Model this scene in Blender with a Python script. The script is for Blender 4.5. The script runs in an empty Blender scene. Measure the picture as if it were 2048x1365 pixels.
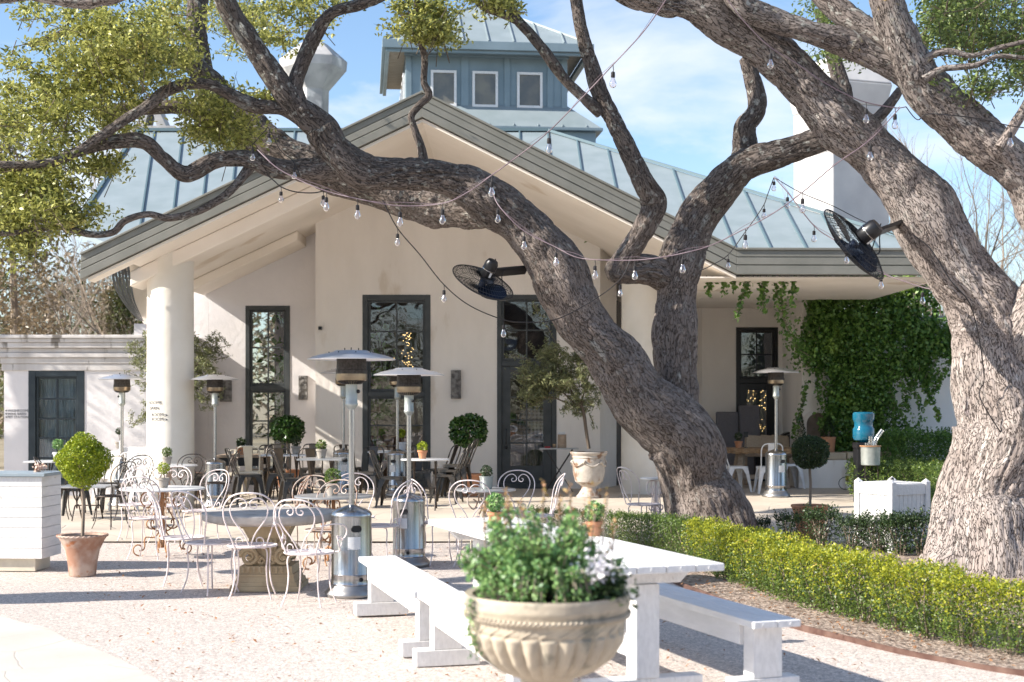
import bpy, math, random
import numpy as np
from mathutils import Vector, Matrix
R = math.radians
random.seed(7); rng = np.random.default_rng(11)
scn = bpy.context.scene
col = scn.collection
# ---------------------------------------------------------------- camera, sky, sun, exposure
F, CU, CV, EYE = 2844.0, 1024.0, 806.0, 1.70      # focal length and principal point in photo pixels, eye height
cam = bpy.data.cameras.new("camera"); camo = bpy.data.objects.new("camera", cam); col.objects.link(camo)
scn.camera = camo
camo.location = (0, 0, EYE); camo.rotation_euler = (R(90), 0, 0)
cam.sensor_width = 36; cam.lens = 36 * F / 2048; cam.shift_y = (806 - 682.5) / 2048
cam.clip_start = 0.1; cam.clip_end = 2000
cam.dof.use_dof = True; cam.dof.focus_distance = 15.5; cam.dof.aperture_fstop = 2.6
SUN_AZ, SUN_EL = 17.0, 33.0                      # degrees towards the camera from straight left; height
sd = Vector((-math.cos(R(SUN_AZ)) * math.cos(R(SUN_EL)), -math.sin(R(SUN_AZ)) * math.cos(R(SUN_EL)), math.sin(R(SUN_EL))))
w = bpy.data.worlds.new("World"); scn.world = w; w.use_nodes = True
nt = w.node_tree; bgn = nt.nodes["Background"]
sky = nt.nodes.new("ShaderNodeTexSky"); sky.sky_type = 'NISHITA'; sky.sun_disc = False
sky.sun_elevation = R(SUN_EL); sky.sun_rotation = math.atan2(sd.x, sd.y) % (2 * math.pi)
sky.air_density = 1.0; sky.dust_density = 0.6; sky.ozone_density = 3.0
tc = nt.nodes.new("ShaderNodeTexCoord"); mp = nt.nodes.new("ShaderNodeMapping"); mp.inputs['Scale'].default_value = (1, 1, 3.2)
mp.inputs['Location'].default_value = (.35, .2, .1)
ns = nt.nodes.new("ShaderNodeTexNoise"); ns.inputs['Scale'].default_value = 2.6; ns.inputs['Detail'].default_value = 9; ns.inputs['Roughness'].default_value = .58
ns.inputs['Distortion'].default_value = .5
cr = nt.nodes.new("ShaderNodeValToRGB"); cr.color_ramp.elements[0].position = .50; cr.color_ramp.elements[1].position = .70
mx = nt.nodes.new("ShaderNodeMix"); mx.data_type = 'RGBA'; mx.inputs['B'].default_value = (4.7, 4.9, 5.3, 1)
nt.links.new(tc.outputs['Generated'], mp.inputs[0]); nt.links.new(mp.outputs[0], ns.inputs['Vector']); nt.links.new(ns.outputs['Fac'], cr.inputs[0])
nt.links.new(cr.outputs[0], mx.inputs['Factor']); nt.links.new(sky.outputs[0], mx.inputs['A']); nt.links.new(mx.outputs['Result'], bgn.inputs[0])
bgn.inputs[1].default_value = 0.112
sl = bpy.data.lights.new("sun", 'SUN'); sl.energy = 5.0; sl.angle = R(0.55); sl.color = (1, .93, .83)
slo = bpy.data.objects.new("sun", sl); col.objects.link(slo)
slo.rotation_euler = (-sd).to_track_quat('-Z', 'Y').to_euler(); slo.location = sd * 60
scn.view_settings.view_transform = 'Standard'; scn.view_settings.look = 'None'
scn.view_settings.exposure = 1.02; scn.view_settings.gamma = 1.0
scn.cycles.max_bounces = 8; scn.cycles.transparent_max_bounces = 24; scn.cycles.diffuse_bounces = 4
# ---------------------------------------------------------------- materials
def N(nt, t, **k):
    n = nt.nodes.new(t)
    for a, b in k.items():
        setattr(n, a, b)
    return n
def mat(name, c1, c2=None, scale=4.0, rough=.6, metal=0.0, bump=0.0, bscale=60.0, coord='Object', stretch=(1, 1, 1), c3=None, c3t=.62, c3s=1.5,
        lo=.35, hi=.65, spec=.4, bdist=.01, detail=6, island=False, transl=0.0, alpha=None, coat=0.0):
    m = bpy.data.materials.new(name); m.use_nodes = True; t = m.node_tree; L = t.links.new
    b = t.nodes['Principled BSDF']; b.inputs['Roughness'].default_value = rough; b.inputs['Metallic'].default_value = metal
    b.inputs['Specular IOR Level'].default_value = spec; b.inputs['Base Color'].default_value = (*c1, 1); b.inputs['Coat Weight'].default_value = coat
    tcn = N(t, "ShaderNodeTexCoord"); mpn = N(t, "ShaderNodeMapping"); mpn.inputs['Scale'].default_value = stretch
    if coord.startswith('@'):
        an = N(t, "ShaderNodeAttribute"); an.attribute_name = coord[1:]; L(an.outputs['Vector'], mpn.inputs[0])
    elif coord == 'World':
        gn = N(t, "ShaderNodeNewGeometry"); L(gn.outputs['Position'], mpn.inputs[0])
    else:
        L(tcn.outputs[coord], mpn.inputs[0])
    out = None
    if c2 is not None:
        mxn = N(t, "ShaderNodeMix", data_type='RGBA'); mxn.inputs['A'].default_value = (*c1, 1); mxn.inputs['B'].default_value = (*c2, 1)
        if island:
            gn2 = N(t, "ShaderNodeNewGeometry"); L(gn2.outputs['Random Per Island'], mxn.inputs['Factor'])
        else:
            nn = N(t, "ShaderNodeTexNoise"); nn.inputs['Scale'].default_value = scale; nn.inputs['Detail'].default_value = detail
            rr = N(t, "ShaderNodeValToRGB"); rr.color_ramp.elements[0].position = lo; rr.color_ramp.elements[1].position = hi
            L(mpn.outputs[0], nn.inputs['Vector']); L(nn.outputs['Fac'], rr.inputs[0]); L(rr.outputs[0], mxn.inputs['Factor'])
        out = mxn.outputs['Result']
    if c3 is not None:
        n3 = N(t, "ShaderNodeTexNoise"); n3.inputs['Scale'].default_value = c3s; n3.inputs['Detail'].default_value = 5
        r3 = N(t, "ShaderNodeValToRGB"); r3.color_ramp.elements[0].position = c3t; r3.color_ramp.elements[1].position = c3t + .06
        m3 = N(t, "ShaderNodeMix", data_type='RGBA'); m3.inputs['B'].default_value = (*c3, 1)
        L(mpn.outputs[0], n3.inputs['Vector']); L(n3.outputs['Fac'], r3.inputs[0]); L(r3.outputs[0], m3.inputs['Factor'])
        if out: L(out, m3.inputs['A'])
        else: m3.inputs['A'].default_value = (*c1, 1)
        out = m3.outputs['Result']
    if out: L(out, b.inputs['Base Color'])
    if bump:
        bn = N(t, "ShaderNodeTexNoise"); bn.inputs['Scale'].default_value = bscale; bn.inputs['Detail'].default_value = 6
        bb = N(t, "ShaderNodeBump"); bb.inputs['Strength'].default_value = bump; bb.inputs['Distance'].default_value = bdist
        L(mpn.outputs[0], bn.inputs['Vector']); L(bn.outputs['Fac'], bb.inputs['Height']); L(bb.outputs[0], b.inputs['Normal'])
    if transl:
        tn = N(t, "ShaderNodeBsdfTranslucent"); ms = N(t, "ShaderNodeMixShader"); ms.inputs[0].default_value = transl
        if out: L(out, tn.inputs[0])
        else: tn.inputs[0].default_value = (*c1, 1)
        L(b.outputs[0], ms.inputs[1]); L(tn.outputs[0], ms.inputs[2]); L(ms.outputs[0], t.nodes['Material Output'].inputs[0])
    return m
def glassmat(name, tint, gl=.25, rough=.02, wavy=.0):
    m = bpy.data.materials.new(name); m.use_nodes = True; t = m.node_tree; L = t.links.new
    t.nodes.remove(t.nodes['Principled BSDF'])
    a = N(t, "ShaderNodeBsdfTransparent"); a.inputs[0].default_value = (*tint, 1)
    g = N(t, "ShaderNodeBsdfGlossy"); g.inputs['Roughness'].default_value = rough; g.inputs[0].default_value = (1, 1, 1, 1)
    lw = N(t, "ShaderNodeLayerWeight"); lw.inputs[0].default_value = .25
    ma = N(t, "ShaderNodeMath", operation='ADD'); ma.inputs[1].default_value = gl; ma.use_clamp = True
    L(lw.outputs['Fresnel'], ma.inputs[0])
    s = N(t, "ShaderNodeMixShader"); L(ma.outputs[0], s.inputs[0]); L(a.outputs[0], s.inputs[1]); L(g.outputs[0], s.inputs[2]); L(s.outputs[0], t.nodes['Material Output'].inputs[0])
    if wavy:
        tn = N(t, "ShaderNodeTexCoord"); n = N(t, "ShaderNodeTexNoise"); n.inputs['Scale'].default_value = 2.2; n.inputs['Detail'].default_value = 1
        b = N(t, "ShaderNodeBump"); b.inputs['Strength'].default_value = wavy; b.inputs['Distance'].default_value = .02
        L(tn.outputs['Object'], n.inputs['Vector']); L(n.outputs['Fac'], b.inputs['Height']); L(b.outputs[0], g.inputs['Normal'])
    return m
def emat(name, c, s):
    m = bpy.data.materials.new(name); m.use_nodes = True; b = m.node_tree.nodes['Principled BSDF']
    b.inputs['Emission Color'].default_value = (*c, 1); b.inputs['Emission Strength'].default_value = s; return m
def addbump(m, kind, scale, strength, dist, coord='Object', stretch=(1, 1, 1), dark=None, rand=.9, gap=.03):
    """voronoi cell joints: bump and, when dark is given, joint colour"""
    t = m.node_tree; L = t.links.new; b = t.nodes['Principled BSDF']
    if coord == 'World': g = N(t, "ShaderNodeNewGeometry"); src = g.outputs['Position']
    elif coord.startswith('@'):
        g = N(t, "ShaderNodeAttribute"); g.attribute_name = coord[1:]; src = g.outputs['Vector']
    else: g = N(t, "ShaderNodeTexCoord"); src = g.outputs[coord]
    mp = N(t, "ShaderNodeMapping"); mp.inputs['Scale'].default_value = stretch; L(src, mp.inputs[0])
    nz = N(t, "ShaderNodeTexNoise"); nz.inputs['Scale'].default_value = scale * .8; nz.inputs['Detail'].default_value = 3
    va = N(t, "ShaderNodeMix", data_type='VECTOR'); va.inputs['Factor'].default_value = .12
    L(mp.outputs[0], nz.inputs['Vector']); L(mp.outputs[0], va.inputs['A']); L(nz.outputs['Color'], va.inputs['B'])
    v = N(t, "ShaderNodeTexVoronoi"); v.feature = 'DISTANCE_TO_EDGE'; v.inputs['Scale'].default_value = scale; v.inputs['Randomness'].default_value = rand
    L(va.outputs['Result'], v.inputs['Vector'])
    r = N(t, "ShaderNodeMapRange"); r.inputs['From Max'].default_value = gap; L(v.outputs['Distance'], r.inputs['Value'])
    bb = N(t, "ShaderNodeBump"); bb.inputs['Strength'].default_value = strength; bb.inputs['Distance'].default_value = dist
    L(r.outputs[0], bb.inputs['Height'])
    if b.inputs['Normal'].is_linked: L(b.inputs['Normal'].links[0].from_socket, bb.inputs['Normal'])
    L(bb.outputs[0], b.inputs['Normal'])
    if dark is not None:
        mm = N(t, "ShaderNodeMix", data_type='RGBA'); L(r.outputs[0], mm.inputs['Factor']); mm.inputs['A'].default_value = (*dark, 1)
        if b.inputs['Base Color'].is_linked: L(b.inputs['Base Color'].links[0].from_socket, mm.inputs['B'])
        else: mm.inputs['B'].default_value = b.inputs['Base Color'].default_value
        L(mm.outputs['Result'], b.inputs['Base Color'])
    return m
stucco = mat("stucco", (.84, .79, .735), (.77, .72, .665), scale=1.3, rough=.85, bump=.5, bscale=7, bdist=.025, c3=(.66, .59, .51), c3t=.63, c3s=1.3, coord='World', stretch=(1.4, 1.4, .55))
stucco_w = mat("stucco_annex", (.76, .73, .73), (.68, .655, .66), scale=1.2, rough=.85, bump=.3, bscale=10, bdist=.02, coord='World')
soffitm = mat("soffit_plaster", (.86, .79, .71), (.79, .72, .635), scale=1.1, rough=.85, bump=.25, bscale=7, bdist=.015, coord='World', c3=(.68, .58, .47), c3t=.65, c3s=.7)
colm = mat("column_plaster", (.80, .76, .69), (.72, .67, .59), scale=1.5, rough=.8, bump=.3, bscale=6, bdist=.02, coord='World')
fasciam = mat("fascia_metal", (.225, .22, .195), (.19, .188, .165), scale=3, rough=.5, metal=.2, bump=.1, bscale=20, coord='World')
fasciad = mat("dark_fascia_metal", (.05, .06, .065), (.035, .04, .045), scale=3, rough=.5, metal=.1)
roofm = mat("roof_metal", (.275, .325, .345), (.235, .285, .30), scale=2.2, rough=.5, metal=.15, bump=.15, bscale=3, bdist=.02, coord='World', detail=2)
roofs = mat("roof_seam_metal", (.10, .155, .18), rough=.6)
cupm = mat("cupola_metal", (.235, .30, .335), (.20, .26, .29), scale=2.4, rough=.45, metal=.3, bump=.12, bscale=5, coord='World')
winm = mat("window_frame_paint", (.045, .052, .055), (.065, .072, .075), scale=5, rough=.42, bump=.1, bscale=30)
wind = mat("annex_frame_paint", (.018, .028, .036), (.03, .042, .05), scale=5, rough=.4)
whitem = mat("white_paint", (.78, .77, .765), (.69, .68, .675), scale=9, rough=.55, bump=.35, bscale=26, stretch=(5, .5, 2), c3=(.56, .53, .50), c3t=.66, c3s=5)
chim = mat("chimney_plaster", (.46, .45, .44), (.30, .295, .295), scale=2.5, rough=.9, bump=.3, bscale=8, coord='World', c3=(.62, .60, .58), c3t=.58, c3s=1.6)
gravel = mat("gravel", (.93, .83, .76), (.80, .70, .63), scale=55, rough=.9, coord='World', c3=(.42, .30, .25), c3t=.66, c3s=24, bump=.6, bscale=60, bdist=.02, lo=.3, hi=.7)
addbump(gravel, 'v', 60, .8, .010, 'World', dark=(.50, .41, .36), gap=.05)
def pebbles(m, scale, amt):
    t = m.node_tree; L = t.links.new; b = t.nodes['Principled BSDF']; src = b.inputs['Base Color'].links[0].from_socket
    g = N(t, "ShaderNodeNewGeometry"); v = N(t, "ShaderNodeTexVoronoi"); v.inputs['Scale'].default_value = scale; L(g.outputs['Position'], v.inputs['Vector'])
    h = N(t, "ShaderNodeSeparateColor"); L(v.outputs['Color'], h.inputs[0]); r = N(t, "ShaderNodeMapRange"); r.inputs['To Min'].default_value = 1 - amt; r.inputs['To Max'].default_value = 1 + amt * .45; L(h.outputs[0], r.inputs['Value'])
    mm = N(t, "ShaderNodeMix", data_type='RGBA', blend_type='MULTIPLY'); mm.inputs['Factor'].default_value = 1; L(src, mm.inputs['A']); L(r.outputs[0], mm.inputs['B']); L(mm.outputs['Result'], b.inputs['Base Color'])
pebbles(gravel, 60, .34); pebbles(gravel, 130, .28)
flag = mat("flagstone", (.56, .49, .405), (.47, .405, .335), scale=.9, rough=.8, coord='World', bump=.2, bscale=6, c3=(.50, .44, .36), c3t=.64, c3s=.5)
addbump(flag, 'v', 1.15, .5, .012, 'World', dark=(.40, .35, .30), gap=.018)
flag2 = mat("pale_flagstone", (.56, .52, .465), (.49, .445, .395), scale=1.2, rough=.85, coord='World', bump=.25, bscale=14)
addbump(flag2, 'v', 1.6, .35, .006, 'World', dark=(.45, .41, .36), gap=.010)
soil = mat("soil", (.12, .08, .06), (.44, .35, .29), scale=22, rough=.95, coord='World', bump=.9, bscale=30, bdist=.04, c3=(.50, .41, .34), c3t=.58, c3s=35)
farm = mat("dry_grass_ground", (.23, .19, .12), (.30, .25, .17), scale=.6, rough=.95, coord='World')
edgem = mat("rusty_edging", (.085, .042, .032), (.15, .09, .07), scale=9, rough=.8)
steel = mat("brushed_steel", (.50, .50, .505), (.33, .33, .34), scale=2.5, rough=.24, metal=1.0, stretch=(16, 16, .4), bump=.05, bscale=6, c3=(.24, .225, .20), c3t=.60, c3s=1.6)
steeld = mat("dull_steel", (.42, .42, .42), (.30, .29, .28), scale=8, rough=.42, metal=1.0)
brass = mat("heat_tinted_steel", (.36, .28, .19), (.22, .17, .12), scale=12, rough=.35, metal=1.0)
mesh_m = mat("burner_mesh", (.09, .08, .075), (.05, .045, .04), scale=40, rough=.5, metal=.8, bump=.8, bscale=220, bdist=.01)
black = mat("black_paint", (.012, .012, .014), rough=.35)
dkiron = mat("dark_iron", (.035, .033, .033), (.075, .055, .045), scale=14, rough=.45, metal=.6)
gun = mat("gunmetal_paint", (.052, .050, .048), (.10, .085, .072), scale=9, rough=.34, metal=.7, c3=(.16, .12, .09), c3t=.68, c3s=7)
creamp = mat("cream_paint", (.66, .61, .50), (.58, .53, .43), scale=9, rough=.4)
wirew = mat("white_iron", (.76, .67, .66), (.66, .58, .57), scale=18, rough=.5, c3=(.42, .25, .17), c3t=.66, c3s=11)
wirer = mat("peeling_iron", (.55, .49, .44), (.36, .22, .15), scale=16, rough=.6, c3=(.26, .11, .06), c3t=.6, c3s=14)
rust = mat("rusted_iron", (.30, .135, .055), (.42, .25, .14), scale=16, rough=.75, c3=(.62, .56, .48), c3t=.62, c3s=12)
marble = mat("white_tabletop", (.70, .70, .71), (.56, .57, .59), scale=5, rough=.28)
zinc = mat("zinc_tabletop", (.36, .38, .41), (.50, .51, .52), scale=6, rough=.3, metal=.55)
wood = mat("rustic_wood", (.38, .235, .12), (.23, .13, .065), scale=3.5, rough=.6, stretch=(2, 14, 14), bump=.4, bscale=10, c3=(.52, .35, .20), c3t=.6, c3s=3)
plankw = mat("weathered_plank", (.30, .22, .155), (.42, .33, .25), scale=4, rough=.7, stretch=(1, 12, 12), bump=.3)
terra = mat("terracotta", (.46, .20, .10), (.55, .28, .16), scale=8, rough=.85, bump=.2, bscale=30)
terrao = mat("aged_terracotta", (.34, .185, .125), (.50, .385, .32), scale=5, rough=.9, bump=.3, bscale=25, c3=(.38, .15, .07), c3t=.62, c3s=6, lo=.4, hi=.6)
greyp = mat("mossy_clay", (.28, .25, .215), (.38, .34, .30), scale=10, rough=.9, bump=.3, bscale=30, c3=(.16, .15, .10), c3t=.62, c3s=12)
zincp = mat("galvanised", (.42, .44, .42), (.31, .34, .32), scale=10, rough=.45, metal=.5)
stone = mat("carved_stone", (.50, .40, .26), (.40, .31, .20), scale=6, rough=.9, bump=.5, bscale=30, bdist=.01, coord='Object')
stonet = mat("grey_tabletop_stone", (.46, .43, .40), (.33, .30, .275), scale=9, rough=.75, bump=.5, bscale=25)
urnm = mat("cast_stone", (.50, .43, .33), (.38, .325, .255), scale=7, rough=.85, bump=.35, bscale=40, c3=(.24, .22, .175), c3t=.57, c3s=6)
urnp = mat("lichened_urn", (.50, .46, .41), (.36, .31, .27), scale=7, rough=.9, bump=.5, bscale=30, c3=(.24, .15, .10), c3t=.55, c3s=7)
potsoil = mat("potting_soil", (.03, .022, .018), (.07, .05, .04), scale=40, rough=1, bump=.8, bscale=60)
rubber = mat("cable_rubber", (.02, .018, .02), rough=.6)
pale_c = mat("pale_cable", (.17, .125, .145), rough=.5)
bulbg = glassmat("bulb_glass", (.93, .90, .93), .12, .05)
paneg = glassmat("window_glass", (.92, .94, .95), .05, .015, .3)
panea = glassmat("annex_glass", (.78, .85, .88), .04, .03, .15)
cupg = mat("cupola_glass", (.10, .10, .095), (.19, .17, .13), scale=3, rough=.12, spec=.7)
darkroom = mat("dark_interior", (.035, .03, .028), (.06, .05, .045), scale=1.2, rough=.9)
curtain = mat("curtain_cloth", (.50, .52, .54), (.30, .32, .35), scale=9, rough=.9, stretch=(3, 3, .12))
paper = mat("label_paper", (.72, .72, .72), (.58, .60, .62), scale=60, rough=.6, stretch=(.4, .4, 4))
ink = mat("lettering_ink", (.05, .055, .07), rough=.7)
fabricb = mat("grey_cushion_cloth", (.15, .145, .16), (.19, .18, .19), scale=60, rough=.95, bump=.3, bscale=200)
fabrict = mat("tan_cushion_cloth", (.36, .28, .20), (.42, .33, .24), scale=30, rough=.95, bump=.3, bscale=200)
bluej = glassmat("blue_jug_plastic", (.02, .42, .62), .10, .12)
panelm = mat("carved_panel_metal", (.10, .095, .09), (.26, .25, .24), scale=14, rough=.6, metal=.3, bump=.8, bscale=20, bdist=.02, detail=1)
stonecap = mat("limestone_cap", (.52, .44, .33), (.42, .33, .23), scale=3, rough=.85, bump=.4, bscale=20, coord='World')
brick = mat("smoked_brick", (.20, .145, .115), (.33, .27, .23), scale=3, rough=.95, bump=.5, bscale=14)
skin = mat("skin", (.45, .27, .20), rough=.6)
hairm = mat("brown_hair", (.035, .02, .014), rough=.7)
denim = mat("dark_trousers", (.02, .022, .03), rough=.9)
def plaid():
    m = mat("plaid_shirt", (.7, .7, .72), rough=.9); t = m.node_tree; L = t.links.new; b = t.nodes['Principled BSDF']
    tcn = N(t, "ShaderNodeTexCoord"); sx = N(t, "ShaderNodeSeparateXYZ"); L(tcn.outputs['Object'], sx.inputs[0]); o = None
    for ax in ('X', 'Z'):
        a = N(t, "ShaderNodeMath", operation='MULTIPLY'); a.inputs[1].default_value = 14.0; L(sx.outputs[ax], a.inputs[0])
        f = N(t, "ShaderNodeMath", operation='FRACT'); L(a.outputs[0], f.inputs[0])
        g = N(t, "ShaderNodeMath", operation='GREATER_THAN'); g.inputs[1].default_value = .5; L(f.outputs[0], g.inputs[0])
        if o is None: o = g
        else:
            s = N(t, "ShaderNodeMath", operation='ADD'); L(o.outputs[0], s.inputs[0]); L(g.outputs[0], s.inputs[1]); o = s
    h = N(t, "ShaderNodeMath", operation='MULTIPLY'); h.inputs[1].default_value = .5; L(o.outputs[0], h.inputs[0])
    mm = N(t, "ShaderNodeMix", data_type='RGBA'); mm.inputs['A'].default_value = (.75, .76, .8, 1); mm.inputs['B'].default_value = (.03, .04, .07, 1)
    L(h.outputs[0], mm.inputs['Factor']); L(mm.outputs['Result'], b.inputs['Base Color']); return m
plaidm = plaid()
def leafmat(name, a, b, c=None, ct=.6, cs=3, tr=.3, rough=.42):
    return mat(name, a, b, island=True, rough=rough, transl=tr, c3=c, c3t=ct, c3s=cs, coord='World', spec=.5)
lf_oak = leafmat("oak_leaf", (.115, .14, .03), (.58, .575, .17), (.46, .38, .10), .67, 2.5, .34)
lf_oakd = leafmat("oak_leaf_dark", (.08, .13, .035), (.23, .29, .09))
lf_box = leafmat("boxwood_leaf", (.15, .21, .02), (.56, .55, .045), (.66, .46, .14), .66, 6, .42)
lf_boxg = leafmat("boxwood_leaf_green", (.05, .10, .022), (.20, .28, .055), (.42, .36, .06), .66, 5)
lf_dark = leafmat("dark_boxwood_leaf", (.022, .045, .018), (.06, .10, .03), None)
lf_ball = leafmat("topiary_leaf", (.16, .25, .02), (.46, .50, .035), (.34, .17, .05), .70, 9)
lf_bay = leafmat("bay_leaf", (.025, .07, .014), (.07, .15, .03), None, tr=.15, rough=.3)
lf_ivy = leafmat("ivy_leaf", (.045, .12, .022), (.19, .33, .07), (.28, .42, .08), .62, 1.1)
lf_olive = leafmat("olive_leaf", (.14, .16, .07), (.32, .34, .17), None)
lf_herb = leafmat("herb_leaf", (.08, .21, .075), (.34, .52, .18), (.55, .32, .17), .70, 14)
lf_cedar = leafmat("cedar_leaf", (.05, .07, .02), (.14, .15, .05), (.24, .18, .11), .5, .35)
lf_dry = leafmat("dry_leaf", (.30, .13, .055), (.48, .27, .14), None, rough=.8)
lf_white = leafmat("white_petal", (.88, .84, .87), (.9, .89, .9), None)
lf_twig = mat("bare_twig_bark", (.33, .27, .21), (.20, .155, .12), scale=2, rough=.9, coord='World', c3=(.44, .38, .31), c3t=.6, c3s=1)
bark = mat("live_oak_bark", (.27, .225, .20), (.175, .14, .12), scale=5, rough=.95, coord='@bk', stretch=(1, 1, .35), c3=(.40, .385, .35), c3t=.64, c3s=5, bump=.5, bscale=55, bdist=.02)
bark2 = mat("lichened_oak_bark", (.40, .345, .315), (.29, .24, .215), scale=4, rough=.95, coord='@bk', stretch=(1, 1, .4), c3=(.52, .48, .44), c3t=.62, c3s=6, bump=.5, bscale=55, bdist=.02)
for bm_ in (bark, bark2):
    addbump(bm_, 'v', 30, 1.0, .02, '@bk', (1, 1, .30), dark=(.085, .062, .052), gap=.075)
# bands of pale and of mossy lichen on the bark are wide patches of their own
for bm_, k0, k1, lo_k in ((bark, 2.6, 5.0, .55), (bark2, 3.2, 5.4, .52)):      # bark colour is multiplied darker with height, from lower trunk to upper limbs
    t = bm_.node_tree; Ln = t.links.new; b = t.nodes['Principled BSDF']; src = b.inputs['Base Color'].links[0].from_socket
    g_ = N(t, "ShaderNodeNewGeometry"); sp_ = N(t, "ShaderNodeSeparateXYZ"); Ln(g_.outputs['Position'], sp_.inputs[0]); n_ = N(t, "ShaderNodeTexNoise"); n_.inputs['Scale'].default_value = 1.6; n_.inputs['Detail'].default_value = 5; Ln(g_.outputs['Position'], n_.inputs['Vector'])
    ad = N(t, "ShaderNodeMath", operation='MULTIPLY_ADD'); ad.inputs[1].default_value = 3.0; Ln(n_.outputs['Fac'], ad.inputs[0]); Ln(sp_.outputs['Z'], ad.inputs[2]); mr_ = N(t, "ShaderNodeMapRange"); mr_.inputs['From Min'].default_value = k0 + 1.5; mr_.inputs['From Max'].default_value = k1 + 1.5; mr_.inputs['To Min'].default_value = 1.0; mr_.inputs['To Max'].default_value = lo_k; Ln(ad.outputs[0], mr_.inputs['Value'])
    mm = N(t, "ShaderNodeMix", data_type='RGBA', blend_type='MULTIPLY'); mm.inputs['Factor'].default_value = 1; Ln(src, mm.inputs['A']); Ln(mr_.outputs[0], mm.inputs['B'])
    # lichen: pale grey-green and, on the right tree, mustard spots
    ac = N(t, "ShaderNodeAttribute"); ac.attribute_name = 'bk'; n2 = N(t, "ShaderNodeTexNoise"); n2.inputs['Scale'].default_value = 13; n2.inputs['Detail'].default_value = 4; Ln(ac.outputs['Vector'], n2.inputs['Vector'])
    r2 = N(t, "ShaderNodeMapRange"); r2.inputs['From Min'].default_value = .60; r2.inputs['From Max'].default_value = .64; Ln(n2.outputs['Fac'], r2.inputs['Value']); iv = N(t, "ShaderNodeMath", operation='SUBTRACT'); iv.inputs[0].default_value = 1.15; Ln(mr_.outputs[0], iv.inputs[1]); ml = N(t, "ShaderNodeMath", operation='MULTIPLY'); ml.use_clamp = True; Ln(r2.outputs[0], ml.inputs[0]); Ln(iv.outputs[0], ml.inputs[1])
    n3 = N(t, "ShaderNodeTexNoise"); n3.inputs['Scale'].default_value = 1.1; Ln(ac.outputs['Vector'], n3.inputs['Vector']); r3 = N(t, "ShaderNodeMapRange"); r3.inputs['From Min'].default_value = .56; r3.inputs['From Max'].default_value = .66; Ln(n3.outputs['Fac'], r3.inputs['Value'])
    lc = N(t, "ShaderNodeMix", data_type='RGBA'); lc.inputs['A'].default_value = (.42, .42, .38, 1); lc.inputs['B'].default_value = (.36, .25, .07, 1) if bm_ is bark2 else (.30, .32, .26, 1); Ln(r3.outputs[0], lc.inputs['Factor'])
    m2 = N(t, "ShaderNodeMix", data_type='RGBA'); Ln(ml.outputs[0], m2.inputs['Factor']); Ln(mm.outputs['Result'], m2.inputs['A']); Ln(lc.outputs['Result'], m2.inputs['B']); Ln(m2.outputs['Result'], b.inputs['Base Color'])
barks = mat("small_limb_bark", (.16, .125, .095), (.085, .065, .05), scale=9, rough=.95, coord='@bk', stretch=(1, 1, .5), c3=(.38, .38, .33), c3t=.57, c3s=6, bump=.8, bscale=50, bdist=.02)
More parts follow.
